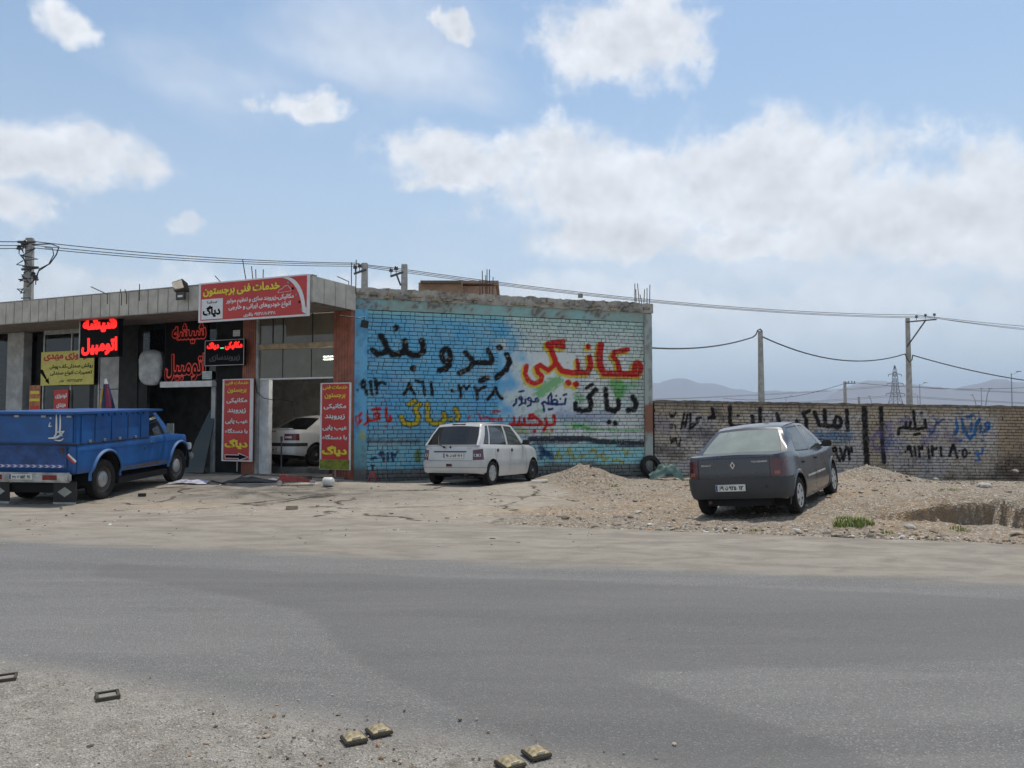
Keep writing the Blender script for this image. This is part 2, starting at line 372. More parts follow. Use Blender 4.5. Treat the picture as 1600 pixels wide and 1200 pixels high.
def make_ground():
    def axis(lo, hi, step, far):
        a = list(np.arange(lo, hi + 1e-6, step)); s = step; x = hi
        while x < far: s *= 1.5; x += s; a.append(x)
        s = step; x = lo; pre = []
        while x > -far: s *= 1.5; x -= s; pre.append(x)
        return np.array(pre[::-1] + a)
    xs = axis(-15, 18, .085, 14000); ys = axis(8.6, 23.6, .078, 14000); ys = np.unique(np.concatenate([ys, np.arange(10.7, 12.1, .026)]))
    Xg, Yg = np.meshgrid(xs, ys); Z = hgt(Xg, Yg)
    V = np.stack([Xg.ravel(), Yg.ravel(), Z.ravel()], 1); w = len(xs); h = len(ys)
    i = np.arange(h - 1)[:, None] * w + np.arange(w - 1)[None, :]; i = i.ravel()
    Fq = np.stack([i, i + 1, i + w + 1, i + w], 1)
    x = V[:, 0]; y = V[:, 1]
    ap = (bound(y) - x); ap = np.where(y < 10.3 - .27 * x, 3, ap); ap = np.where((y > 26) | (np.abs(x) > 28), -3, ap)
    sand = np.zeros(len(x))
    for cx, cy, rx, ry, a in ((.75, 12.85, 1.5, .6, 1), (2.5, 14.5, 1.6, 1.1, .8), (6.2, 14.6, 1.8, 1.6, .8), (7.5, 17.8, 2.6, 1.5, .8), (5.6, 11.2, 1.0, 1.0, .7), (2.6, 17, 1.5, 1.0, .3), (-6.0, 13.5, 1.6, .5, .6), (8, 10.5, 2.5, .6, .5)):
        sand = np.maximum(sand, a * np.exp(-((x - cx) / rx) ** 2 - ((y - cy) / ry) ** 2))
    gy = np.gradient(Z, axis=0) / np.gradient(Yg, axis=0); bank = (sstep(np.abs(gy), .7, 2.2) * sstep(Xg, 5.0, 5.5) * sstep(Yg, 10.3, 10.6) * sstep(Yg, 12.2, 12.0)).ravel()
    oil = 0
    for cx, cy, rx, ry, a in ((-4.8, 15.6, 2.6, 1.5, 1), (-9, 15.5, 2, 1.6, .7), (-2.6, 16.2, 1, .6, .6), (-8.5, 13.4, 2, .5, .4), (-2, 14.8, 1.5, .4, .35)):
        oil = np.maximum(oil, a * np.exp(-((x - cx) / rx) ** 2 - ((y - cy) / ry) ** 2))
    m = bpy.data.materials.new('ground_soil'); m.use_nodes = True; T = NT(m.node_tree)
    A = lambda n: T.n('ShaderNodeAttribute', attribute_name=n).outputs['Fac']
    v = T.n('ShaderNodeNewGeometry').outputs['Position']
    nl = T.noise(v, .8, 6, .65, .4); nm = T.noise(v, 5, 6, .7); nf = T.noise(v, 30, 5, .7)
    vor = T.n('ShaderNodeTexVoronoi', {'Vector': v, 'Scale': 34.0}, feature='F1'); vc = T.n('ShaderNodeSeparateColor', {0: vor.outputs['Color']})
    vor2 = T.n('ShaderNodeTexVoronoi', {'Vector': v, 'Scale': 75.0}, feature='F1'); vc2 = T.n('ShaderNodeSeparateColor', {0: vor2.outputs['Color']})
    dirt = T.mix(T.ss(nm, .3, .7), (.145, .102, .064), (.315, .24, .163))
    dirt = T.mix(T.ss(nl, .38, .62), dirt, (.25, .208, .156))
    dirt = T.mix(T.m('MULTIPLY', A('sand'), T.ss(nm, .25, .65)), dirt, (.38, .25, .14))
    dirt = T.mix(T.m('MULTIPLY', A('bank'), .75), dirt, T.mix(nm, (.16, .105, .062), (.27, .19, .12)))
    nobank = T.m('SUBTRACT', 1.0, T.m('MULTIPLY', A('bank'), .85))
    peb = T.mix(vc.outputs[0], (.11, .095, .08), (.56, .51, .44))
    dirt = T.mix(T.m('MULTIPLY', T.ss(T.m('ADD', vc.outputs[1], T.m('MULTIPLY', nm, .6)), .85, 1.1), T.m('MULTIPLY', nobank, .85)), dirt, peb)
    dirt = T.mix(T.m('MULTIPLY', T.ss(T.m('ADD', vc2.outputs[1], T.m('MULTIPLY', nl, .5)), .85, 1.0), T.m('MULTIPLY', nobank, .7)), dirt, T.mix(vc2.outputs[0], (.09, .075, .06), (.5, .46, .4)))
    # dusty cement apron: cracked, stained
    cvor = T.n('ShaderNodeTexVoronoi', {'Vector': T.n('ShaderNodeVectorMath', {0: v, 1: T.n('ShaderNodeVectorMath', {0: T.n('ShaderNodeTexNoise', {'Vector': v, 'Scale': 1.6, 'Detail': 5.0}).outputs['Color'], 1: (.9, .9, 0)}, operation='MULTIPLY')}, operation='ADD'), 'Scale': .42}, feature='DISTANCE_TO_EDGE')
    crack = T.m('MULTIPLY', T.ss(cvor.outputs[0], .022, .006), T.ss(nl, .42, .56))
    apc = T.mix(T.ss(nm, .3, .7), (.265, .232, .19), (.385, .345, .29))
    apc = T.mix(T.m('MULTIPLY', T.ss(nl, .42, .66), .6), apc, (.25, .225, .19))
    apc = T.mix(T.m('MULTIPLY', T.ss(nf, .55, .70), .6), apc, (.14, .12, .10))
    st = T.noise(v, 1.9, 6, .7, 1.0)
    apc = T.mix(T.m('MULTIPLY', T.ss(st, .56, .66), .4), apc, (.17, .15, .125))
    apc = T.mix(T.m('MULTIPLY', A('sand'), .6), apc, (.38, .28, .17))
    apc = T.mix(T.m('MULTIPLY', A('oil'), T.ss(T.noise(v, 2.5, 6, .7), .32, .62)), apc, (.075, .068, .06))
    apc = T.mix(crack, apc, (.06, .05, .04))
    msk = T.ss(T.m('ADD', T.m('ADD', A('apron'), T.m('MULTIPLY', T.m('SUBTRACT', nl, .5), 2.6)), T.m('MULTIPLY', T.m('SUBTRACT', nm, .5), 1.4)), -.12, .22)
    c = T.mix(msk, dirt, apc)
    hgt_ = T.m('ADD', T.m('MULTIPLY', nf, .6), T.m('ADD', T.m('MULTIPLY', vor.outputs[0], T.m('SUBTRACT', .55, T.m('MULTIPLY', msk, .5))), T.m('MULTIPLY', crack, -.7)))
    bp = T.n('ShaderNodeBump', {'Strength': 1.0, 'Distance': .034, 'Height': hgt_})
    b = T.n('ShaderNodeBsdfPrincipled', {'Base Color': c, 'Roughness': .93, 'Specular IOR Level': .2, 'Normal': bp})
    T.n('ShaderNodeOutputMaterial', {'Surface': b})
    o = npmesh('ground', V, Fq, m, None, {'apron': ap, 'sand': sand, 'bank': bank, 'oil': oil}, True)
    tag(o, 'dusty lot and open ground of dirt, gravel and cracked cement', kind='structure')
make_ground()

def make_road():
    m = bpy.data.materials.new('road_asphalt'); m.use_nodes = True; T = NT(m.node_tree)
    v = T.n('ShaderNodeNewGeometry').outputs['Position']
    s = T.n('ShaderNodeSeparateXYZ', {0: v}); X, Y = s.outputs[0], s.outputs[1]
    al = T.n('ShaderNodeMapping', {'Vector': v, 'Rotation': (0, 0, R(14)), 'Scale': (.16, 1.0, 1.0)})
    nst = T.noise(al, 1.25, 6, .6, .25); nst2 = T.noise(al, 4.5, 5, .65); nl = T.noise(v, 1.1, 6, .65, .3); nm = T.noise(v, 7, 5, .7); nf = T.noise(v, 160, 3, .7); nf2 = T.noise(v, 60, 4, .7)
    vo = T.n('ShaderNodeTexVoronoi', {'Vector': v, 'Scale': 130.0}, feature='F1'); vc = T.n('ShaderNodeSeparateColor', {0: vo.outputs['Color']})
    asp = T.mix(T.ss(nst, .3, .7), (.118, .114, .109), (.178, .172, .164))
    asp = T.mix(T.m('MULTIPLY', T.ss(nst2, .48, .7), .45), asp, (.215, .205, .192))
    asp = T.mix(T.m('MULTIPLY', T.ss(nf, .40, .66), .75), asp, T.mix(vc.outputs[0], (.07, .07, .07), (.29, .285, .28)))
    asp = T.mix(T.m('MULTIPLY', T.ss(vc.outputs[1], .93, .97), .7), asp, (.32, .30, .28))
    asp = T.mix(T.m('MULTIPLY', T.ss(nl, .55, .75), .35), asp, (.17, .16, .145))
    wr = T.n('ShaderNodeAttribute', attribute_name='newer').outputs['Fac']
    wf = T.ss(T.m('ADD', wr, T.m('ADD', T.m('MULTIPLY', T.m('SUBTRACT', nl, .5), .5), T.m('MULTIPLY', T.m('SUBTRACT', nm, .5), .35))), .38, .62)
    asp = T.mix(T.m('MULTIPLY', wf, .42), asp, T.mix(nf, (.075, .073, .072), (.125, .121, .117)))
    vfar = T.m('ADD', Y, T.m('MULTIPLY', X, .235))
    e1 = T.m('ADD', vfar, T.m('ADD', T.m('MULTIPLY', T.m('SUBTRACT', nst, .5), 1.9), T.m('MULTIPLY', T.m('SUBTRACT', nm, .5), .35)))
    nst2 = T.noise(T.n('ShaderNodeMapping', {'Vector': v, 'Rotation': (0, 0, R(14)), 'Scale': (.45, 1.0, 1.0)}), 3.2, 6, .68, .4)
    dust = T.mix(T.ss(nst2, .35, .68), (.215, .19, .158), (.325, .29, .24))
    dust = T.mix(T.m('MULTIPLY', T.ss(nf2, .5, .7), .4), dust, (.15, .135, .12))
    f1 = T.ss(e1, 7.75, 8.35)
    f1 = T.m('MULTIPLY', f1, T.m('SUBTRACT', 1.0, T.m('MULTIPLY', T.m('MULTIPLY', T.ss(nst2, .52, .68), T.ss(e1, 9.6, 8.2)), .55)))
    c = T.mix(f1, asp, dust)
    vnear = T.m('ADD', Y, T.m('MULTIPLY', X, .40))
    e2 = T.m('ADD', vnear, T.m('ADD', T.m('MULTIPLY', T.m('SUBTRACT', nst, .5), .7), T.m('MULTIPLY', T.m('SUBTRACT', nm, .5), .35)))
    grit = T.mix(T.ss(nm, .3, .7), (.25, .225, .19), (.39, .36, .315))
    vo3 = T.n('ShaderNodeTexVoronoi', {'Vector': v, 'Scale': 95.0}, feature='F1'); v3 = T.n('ShaderNodeSeparateColor', {0: vo3.outputs['Color']})
    grit = T.mix(T.m('MULTIPLY', T.ss(v3.outputs[1], .62, .8), .75), grit, T.mix(v3.outputs[0], (.07, .06, .05), (.55, .51, .46)))
    grit = T.mix(T.m('MULTIPLY', T.ss(nl, .5, .68), .5), grit, (.17, .15, .13))
    f2 = T.ss(e2, 3.75, 3.2)
    c = T.mix(f2, c, grit)
    hh = T.m('ADD', T.m('MULTIPLY', nf, .5), T.m('ADD', T.m('MULTIPLY', vo.outputs[0], .45), T.m('MULTIPLY', T.m('MULTIPLY', vo3.outputs[0], f2), 1.6)))
    bp = T.n('ShaderNodeBump', {'Strength': .9, 'Distance': .010, 'Height': hh})
    rg = T.m('ADD', .74, T.m('MULTIPLY', T.m('MAXIMUM', f1, f2), .2))
    b = T.n('ShaderNodeBsdfPrincipled', {'Base Color': c, 'Roughness': rg, 'Specular IOR Level': .35, 'Normal': bp})
    T.n('ShaderNodeOutputMaterial', {'Surface': b})
    xs = np.concatenate([[-400, -120, -50, -28], np.arange(-18, 18.01, .14), [28, 50, 120, 400]]); rows = 100
    e = 11.0 - .27 * xs + .25 * (fbm(xs * .8, xs * 0 + 3.) - .5) + .10 * (fbm(xs * 5., xs * 0 + 9.) - .5); n0 = -3.5 - .3 * xs
    t = np.linspace(0, 1, rows); Xg = np.repeat(xs[:, None], rows, 1); Yg = n0[:, None] + (e - n0)[:, None] * t[None]
    Zg = .02 * (vnoise(Xg * .35, Yg * .5) - .5) + .012; Zg[:, -1] -= .014; V = np.stack([Xg.ravel(), Yg.ravel(), Zg.ravel()], 1)
    # newer, darker strip of asphalt laid over the old surface
    poly = [on_ground(*p) for p in ((150, 900), (330, 925), (480, 957), (560, 1035), (700, 1105), (860, 1190), (1100, 1330), (1700, 1330), (1280, 1160), (1130, 1110), (960, 1055), (1650, 1030), (1650, 940), (1000, 912), (600, 900), (170, 882))]
    px_, py_ = V[:, 0], V[:, 1]; ins = np.zeros(len(V), bool); dm = np.full(len(V), 9.)
    for a, b in zip(poly, poly[1:] + poly[:1]):
        cr = ((a.y > py_) != (b.y > py_)) & (px_ < (b.x - a.x) * (py_ - a.y) / (b.y - a.y + 1e-9) + a.x); ins ^= cr
        ab = b - a; tt = np.clip(((px_ - a.x) * ab.x + (py_ - a.y) * ab.y) / (ab.x ** 2 + ab.y ** 2), 0, 1); dm = np.minimum(dm, np.hypot(px_ - a.x - tt * ab.x, py_ - a.y - tt * ab.y))
    newer = np.clip(.5 + np.where(ins, dm, -dm) / .5, 0, 1)
    w = rows; n = len(xs); i = (np.arange(n - 1)[:, None] * w + np.arange(w - 1)[None, :]).ravel()
    o = npmesh('road', V, np.stack([i, i + w, i + w + 1, i + 1], 1), m, None, {'newer': newer}, True)
    tag(o, 'worn grey asphalt road with dusty shoulder', kind='structure')
make_road()

def make_mountains():
    m = bpy.data.materials.new('bare_mountain_rock'); m.use_nodes = True; T = NT(m.node_tree)
    v = T.n('ShaderNodeNewGeometry').outputs['Position']; n = T.noise(v, .004, 6, .6)
    b = T.n('ShaderNodeBsdfPrincipled', {'Base Color': T.mix(n, (.16, .13, .11), (.27, .23, .20)), 'Roughness': .95})
    T.n('ShaderNodeOutputMaterial', {'Surface': b})
    def range_(name, prof, D, seed, label):
        px = np.array([p[0] for p in prof], float); py = np.array([p[1] for p in prof], float)
        us = np.linspace(px[0], px[-1], 150); hs = (655 - np.interp(us, px, py)) / F * D + 1.5
        hs = hs + (fbm(us * .05, us * 0 + 1, 4, seed) - .5) * D * .006 * sstep(hs, 0, D * .02)
        prof_d = [(-1, 0), (-.7, .25), (-.42, .5), (-.2, .78), (-.08, .93), (0, 1), (.12, .9), (.4, .6), (1, 0)]
        V = []
        for i, u in enumerate(us):
            x = (u - 800) / F * D
            for j, (t, k) in enumerate(prof_d):
                k2 = k * (1 + (.22 * (float(fbm(np.array([u * .045 + 3]), np.array([t * 4.]), 3, seed + 2).item()) - .5) if 0 < k < 1 else 0))
                V.append((x * (1 + t * .06), D + t * D * .16 + 300 * (float(vnoise(np.array([u * .02]), np.array([t * 2.]), seed).item()) - .5), max(hs[i], 2) * k2 - (3 if k == 0 else 0)))
        w = len(prof_d); i = (np.arange(149)[:, None] * w + np.arange(w - 1)[None, :]).ravel()
        o = npmesh(name, V, np.stack([i, i + w, i + w + 1, i + 1], 1), m, None, None, True)
        tag(o, label, kind='structure')
    range_('mountain', [(560, 655), (700, 640), (900, 612), (985, 600), (1020, 598), (1028, 600), (1035, 594), (1060, 591), (1085, 594), (1130, 599), (1150, 606), (1180, 612), (1215, 613), (1260, 614), (1300, 610), (1340, 602), (1380, 598), (1430, 602), (1480, 611), (1560, 630), (1640, 640), (1760, 655)], 7000, 3, 'far blue-grey mountain ridge behind the long wall')
    range_('mountain', [(1230, 655), (1290, 622), (1310, 608), (1350, 597), (1390, 593), (1420, 599), (1460, 606), (1485, 609), (1510, 602), (1540, 594), (1580, 592), (1620, 596), (1680, 604), (1750, 612), (1900, 610), (2100, 625), (2400, 655)], 5200, 8, 'nearer blue-grey mountain ridge at the right edge')
make_mountains()

# ------------------------------------------------------------------ loose stones and grit
def pebbles(name, xy, size, mat_, label, flat=.6, zf=None, cols=None):
    ico = bmesh.new(); bmesh.ops.create_icosphere(ico, subdivisions=1, radius=1.0)
    tv = np.array([v.co[:] for v in ico.verts]); tf = np.array([[v.index for v in f.verts] for f in ico.faces]); ico.free()
    n = len(xy); k = len(tv); rs = np.random.RandomState(n)
    sc_ = size[:, None, None] * (1 + .35 * rs.randn(n, 1, 3)).clip(.45, 1.7); sc_[:, :, 2] *= flat
    P = tv[None] * (1 + .22 * rs.randn(n, k, 1)) * sc_
    a = rs.rand(n) * 6.28; c, s = np.cos(a)[:, None], np.sin(a)[:, None]
    x = P[:, :, 0] * c - P[:, :, 1] * s; y = P[:, :, 0] * s + P[:, :, 1] * c
    zz = zf(xy[:, 0], xy[:, 1]) if zf else np.zeros(n)
    V = np.stack([x + xy[:, :1], y + xy[:, 1:2], P[:, :, 2] + zz[:, None] + size[:, None] * flat * .35], 2).reshape(-1, 3)
    Fc = (tf[None] + (np.arange(n) * k)[:, None, None]).reshape(-1, 3)
    base = rs.rand(n, 1) ** 1.3; c0 = np.array([[.19, .155, .12]]); c1 = np.array([[.44, .38, .31]])
    cl = c0 + (c1 - c0) * base; cl[rs.rand(n) < .12] = (.36, .235, .15); cl[rs.rand(n) < .05] = (.62, .60, .56)
    cl[rs.rand(n) < .05] = (.09, .08, .07)
    o = npmesh(name, V, Fc, mat_, None, {'Col': np.repeat(cl, k, 0)}, False)
    tag(o, label, 'gravel', kind='stuff'); return o
stone_mat = paint_mat('stone_chips', .9, .002, 200, .2)
def scatter_dirt(n, seed):
    rs = np.random.RandomState(seed); out = []
    while sum(len(q) for q in out) < n:
        x = rs.uniform(-.6, 16, 20000); y = rs.uniform(8.0, 22.2, 20000); e = 11.02 - .27 * x
        strip = np.exp(-((y - e - .35) / .4) ** 2) * sstep(x, .4, 2.5)
        heap2 = np.exp(-((x - 9.8) / 2.2) ** 2 - ((y - 18.6) / 1.5) ** 2) + np.exp(-((x - 14.8) / 2) ** 2 - ((y - 19.2) / 1.5) ** 2)
        p = (.05 + 1.0 * strip + .45 * heap2 + .3 * sstep(fbm(x * .9, y * .9, 3, 5), .52, .65)) * sstep(x, bound(y), bound(y) + .8) * (y > e + .03)
        k = rs.rand(20000) < p * .55; out.append(np.stack([x[k], y[k]], 1))
    return np.concatenate(out)[:n]
gx = scatter_dirt(9000, 2)
pebbles('gravel', gx, np.random.RandomState(4).gamma(1.5, .0085, 9000).clip(.004, .065), stone_mat, 'pale loose gravel and rubble chips strewn over the dirt lot', zf=lambda x, y: hgt(x, y))
def scatter_near(n):
    rs = np.random.RandomState(8); x = rs.uniform(-5, 1.2, 60000); y = rs.uniform(1.2, 5.6, 60000)
    v = y + .40 * x + .35 * (fbm(x * 1.2, y * 1.2, 3, 3) - .5)
    p = sstep(v, 4.0, 2.7) * .9 + .012; k = rs.rand(60000) < p; q = np.stack([x[k], y[k]], 1)[:n]; return q
gn = scatter_near(9000)
pebbles('roadside_grit', gn, np.random.RandomState(5).gamma(2.0, .0020, len(gn)).clip(.0015, .013), stone_mat, 'fine grit and small chips along the near road edge', zf=lambda x, y: np.zeros(len(x)) + .012)
rs_ = np.random.RandomState(21); ax = np.stack([rs_.uniform(-13, 1.2, 1500), rs_.uniform(9.0, 18.6, 1500)], 1)
pebbles('apron_debris', ax, rs_.gamma(1.6, .0055, 1500).clip(.003, .028), stone_mat, 'scattered chips and litter crumbs on the cement apron', zf=lambda x, y: np.maximum(hgt(x, y), np.where(y < 11 - .27 * x, .012, -9)))

# ================================================================== PAINTED LETTERING ON BRICK
ZN = {'a': (540, 420, 6.154), 'b': (780, 420, 6.154), 'c': (540, 585, 6.154), 'd': (780, 585, 6.154), 'e': (1000, 480, 5.0), 'f': (1280, 460, 5.0), 'g': (1280, 640, 5.0)}
BLK, RED, YEL, NAV, GRN, BLU, PUR, OCH = (.012, .012, .014), (.52, .028, .022), (.62, .46, .03), (.018, .035, .13), (.07, .36, .06), (.035, .15, .36), (.12, .10, .28), (.42, .40, .03)
def ring(cx, cy, rx, ry, n=12): return [(cx + rx * math.cos(6.2832 * k / n), cy + ry * math.sin(6.2832 * k / n)) for k in range(n + 1)]
def dot(x, y): return [(x, y), (x + .5, y + .5)]
ST_WALL = [  # zone, width, colour, softness, opacity, points
    # background smears first
    ('d', 110, GRN, 45, .75, [(400, 160), (500, 90), (560, 60)]), ('d', 80, GRN, 40, .6, [(740, 210), (790, 240)]), ('d', 110, GRN, 40, .85, [(1110, 80), (1160, 120), (1150, 190)]),
    ('d', 90, GRN, 50, .55, [(1230, 120), (1300, 100)]), ('d', 30, GRN, 25, .5, [(350, 355), (420, 350)]), ('d', 40, GRN, 18, .85, [(710, 505), (780, 495), (850, 520)]), ('d', 16, GRN, 10, .8, [(850, 528), (1100, 535), (1380, 542)]),
    ('d', 90, GRN, 60, .35, [(640, 470), (900, 480)]), ('d', 70, OCH, 35, .6, [(180, 540), (260, 550)]), ('d', 50, OCH, 30, .5, [(440, 560), (480, 555)]),
    ('d', 110, (.10, .17, .42), 70, .45, [(600, 390), (900, 420), (1050, 390)]),
    ('d', 52, (.022, .026, .040), 14, .95, [(300, 622), (560, 618), (820, 618), (960, 645), (1150, 655), (1390, 660)]), ('d', 26, (.03, .034, .05), 16, .75, [(330, 660), (600, 650), (760, 645)]), ('d', 22, (.03, .034, .05), 14, .7, [(1130, 690), (1260, 695), (1380, 690)]),
    ('c', 40, (.06, .07, .08), 25, .7, [(220, 640), (420, 650), (700, 645)]), ('c', 18, (.45, .45, .42), 10, .5, [(260, 662), (420, 672), (600, 668)]),
    ('d', 60, NAV, 25, .8, [(400, 700), (440, 760), (500, 790)]), ('d', 50, NAV, 25, .7, [(400, 790), (430, 740), (480, 760)]),
    ('d', 26, OCH, 9, .85, [(540, 810), (570, 740), (590, 810)]), ('d', 26, OCH, 9, .85, [(650, 760), (680, 710), (700, 780), (730, 820)]), ('d', 26, OCH, 9, .85, [(770, 790), (820, 780)]), ('d', 30, OCH, 9, .85, [(880, 750), (900, 720), (930, 750)]),
    ('d', 26, OCH, 9, .8, [(930, 790), (990, 770), (1000, 830), (1050, 800)]), ('d', 26, OCH, 9, .8, [(1090, 830), (1150, 820), (1190, 850)]), ('d', 26, OCH, 9, .85, [(1190, 720), (1230, 770), (1240, 730)]), ('d', 26, OCH, 9, .7, [(980, 870), (1060, 880), (1130, 870)]), ('d', 26, GRN, 14, .6, [(1020, 900), (1090, 890)]),
    ('c', 22, OCH, 8, .8, ring(160, 570, 18, 26)), ('c', 20, OCH, 8, .8, ring(165, 605, 16, 20)), ('c', 60, (.16, .22, .04), 16, .85, [(700, 750), (695, 820)]),
    # first phone prefix in navy
    ('c', 30, NAV, 12, .9, [(250, 812), (290, 800)]), ('c', 26, NAV, 10, .9, ring(345, 765, 18, 18)), ('c', 28, NAV, 10, .9, [(362, 770), (368, 830)]), ('c', 28, NAV, 10, .9, [(405, 755), (405, 830)]), ('c', 28, NAV, 10, .9, [(445, 755), (455, 830)]), ('c', 24, NAV, 10, .9, [(445, 760), (475, 780), (500, 745)]),
    # zir-o-band in black
    ('a', 62, BLK, 14, 1, [(340, 645), (370, 700), (405, 775), (450, 825), (520, 820), (570, 780), (572, 695)]), ('a', 56, BLK, 14, 1, [(262, 780), (300, 825), (360, 812), (400, 785)]), ('a', 62, BLK, 14, 1, [(580, 790), (630, 828), (700, 832), (748, 790), (735, 690)]), ('a', 62, BLK, 16, 1, dot(485, 570)), ('a', 66, BLK, 12, 1, dot(648, 960)),
    ('a', 56, BLK, 12, 1, ring(966, 832, 42, 62)), ('a', 58, BLK, 12, 1, [(1000, 860), (1000, 915), (965, 960), (905, 978)]),
    ('a', 52, BLK, 12, 1, [(1155, 808), (1205, 860), (1230, 905), (1400, 905), (1410, 860), (1372, 785)]), ('a', 52, BLK, 12, 1, [(1235, 905), (1180, 965), (1095, 1003)]), ('a', 56, BLK, 12, 1, [(1300, 1075), (1365, 1050)]),
    ('a', 58, BLK, 12, 1, [(1550, 825), (1578, 890), (1545, 970), (1455, 1045)]), ('a', 62, BLK, 14, 1, dot(1480, 755)),
    # phone number
    ('c', 28, BLK, 9, 1, dot(115, 150)), ('c', 34, BLK, 10, 1, ring(168, 92, 20, 30)), ('c', 32, BLK, 10, 1, [(180, 120), (205, 190)]), ('c', 32, BLK, 10, 1, [(240, 70), (250, 190)]), ('c', 34, BLK, 10, 1, [(285, 50), (300, 120), (298, 185)]), ('c', 30, BLK, 10, 1, [(290, 80), (325, 92), (350, 70), (385, 92)]),
    ('c', 34, BLK, 10, 1, [(612, 88), (595, 140), (562, 190)]), ('c', 34, BLK, 10, 1, [(612, 88), (630, 145), (664, 188)]), ('c', 30, BLK, 10, 1, [(680, 58), (712, 72), (745, 70), (750, 120), (762, 195)]), ('c', 32, BLK, 10, 1, [(820, 72), (832, 130), (834, 195)]),
    ('c', 40, BLK, 10, 1, dot(1022, 160)), ('c', 30, BLK, 10, 1, [(1090, 105), (1105, 160), (1106, 220)]), ('c', 28, BLK, 10, 1, [(1085, 105), (1112, 132), (1140, 108), (1160, 138), (1185, 112)]), ('c', 30, BLK, 10, 1, [(1242, 125), (1262, 180), (1266, 238)]), ('c', 30, BLK, 10, 1, [(1242, 130), (1280, 158), (1312, 132), (1348, 118)]), ('c', 34, BLK, 10, 1, [(1440, 130), (1410, 190), (1368, 240)]), ('c', 34, BLK, 10, 1, [(1440, 130), (1465, 190), (1505, 236)]),
    # diag in yellow with dark outline
] + [('c', w, c_, s_, 1, p) for w, c_, s_ in ((58, BLK, 8), (40, (.55, .42, .035), 8)) for p in (
    [(535, 412), (560, 465), (620, 482), (685, 465), (700, 410), (668, 335), (712, 288)], [(612, 288), (660, 255)], [(785, 285), (790, 430), (850, 478), (930, 460), (955, 425), (945, 378)], [(1052, 335), (1085, 400), (1070, 430)], dot(1010, 430))] + [
    # bagheri in red
    ('c', 32, RED, 9, 1, [(392, 325), (388, 390), (398, 445), (432, 445), (428, 400)]), ('c', 26, RED, 8, 1, dot(388, 500)), ('c', 34, RED, 9, 1, [(262, 340), (325, 332)]), ('c', 28, RED, 9, 1, ring(300, 388, 22, 16)), ('c', 30, RED, 9, 1, [(320, 395), (325, 430), (232, 442)]), ('c', 28, RED, 9, 1, [(200, 385), (222, 445), (180, 490)]), ('c', 24, RED, 9, 1, [(150, 372), (125, 405), (150, 445), (120, 478), (98, 450), (105, 398)]),
    ('c', 22, RED, 9, .9, [(1180, 425), (1195, 400)]), ('c', 22, RED, 9, .9, [(1285, 385), (1300, 430)]), ('c', 28, RED, 9, .9, [(1420, 360), (1480, 352)]), ('c', 26, RED, 9, .9, [(1350, 410), (1390, 430), (1500, 432)]), ('c', 20, RED, 9, .9, [(1320, 415), (1340, 430)]),
    ] + [('b', w, c_, s_, a_, [(x + ox, y + oy) for x, y in p]) for w0, c_, s_, a_, ox, oy in ((34, YEL, 14, .95, -14, 16), (0, RED, 7, 1, 0, 0)) for w, p in (
    (52 + w0 * .7, ring(1330, 958, 30, 58)), (66 + w0 * .5, [(1330, 1012), (1200, 1010), (1010, 1005), (968, 930), (962, 820), (975, 730)]), (48 + w0 * .5, [(1235, 775), (1110, 800), (1092, 840), (1140, 900), (1160, 1000)]), (54 + w0 * .5, dot(855, 748)),
    (56 + w0 * .5, [(868, 850), (880, 930), (850, 995), (700, 1000), (600, 980), (545, 900), (510, 800), (490, 745)]), (62 + w0 * .5, [(470, 738), (540, 725), (612, 745)]), (40 + w0 * .5, [(465, 715), (625, 690)]), (40 + w0 * .5, [(752, 880), (765, 990)]),
    (46 + w0 * .5, [(540, 870), (530, 930), (470, 975), (395, 925), (358, 945), (375, 1000), (412, 1030), (400, 1080), (340, 1105), (280, 1075), (250, 1010), (262, 935)]), (62 + w0 * .5, dot(665, 1095)), (62 + w0 * .5, dot(738, 1110)))] + [
    # diag in black, engine tuning in navy, company name in red
    ('d', 52, BLK, 12, 1, [(735, 280), (735, 335), (800, 350), (870, 338), (888, 285), (865, 215), (925, 150)]), ('d', 34, BLK, 12, 1, [(838, 130), (895, 95)]), ('d', 50, BLK, 12, 1, [(1020, 140), (1030, 240), (1040, 335), (1110, 352), (1148, 320), (1148, 250)]), ('d', 50, BLK, 12, 1, dot(1060, 455)), ('d', 50, BLK, 12, 1, dot(1115, 470)), ('d', 52, BLK, 12, 1, [(1285, 215), (1315, 285), (1300, 340), (1235, 342)]),
    ('d', 20, NAV, 7, 1, [(165, 240), (160, 275), (135, 302)]), ('d', 20, NAV, 7, 1, ring(205, 230, 14, 14)), ('d', 20, NAV, 7, 1, [(220, 235), (215, 280), (195, 300)]), ('d', 20, NAV, 7, 1, [(250, 240), (252, 280), (215, 275)]), ('d', 20, NAV, 7, 1, ring(292, 240, 15, 14)), ('d', 20, NAV, 7, 1, [(308, 250), (300, 295), (272, 305)]), ('d', 20, NAV, 7, 1, [(310, 262), (350, 262)]), ('d', 20, NAV, 7, 1, ring(362, 248, 14, 18)), ('d', 18, NAV, 7, 1, [(190, 168), (235, 158)]),
    ('d', 22, NAV, 7, 1, [(432, 355), (428, 305), (412, 280), (430, 262), (470, 285), (540, 290), (632, 285), (640, 235)]), ('d', 20, NAV, 7, 1, [(480, 280), (470, 220), (495, 190)]), ('d', 20, NAV, 7, 1, ring(535, 262, 26, 18)), ('d', 20, NAV, 7, 1, [(500, 270), (505, 200), (498, 180)]), ('d', 20, NAV, 7, 1, dot(548, 205)), ('d', 20, NAV, 7, 1, [(620, 200), (645, 190)]), ('d', 24, NAV, 7, 1, [(480, 338), (510, 330)]), ('d', 18, NAV, 7, 1, dot(590, 235)),
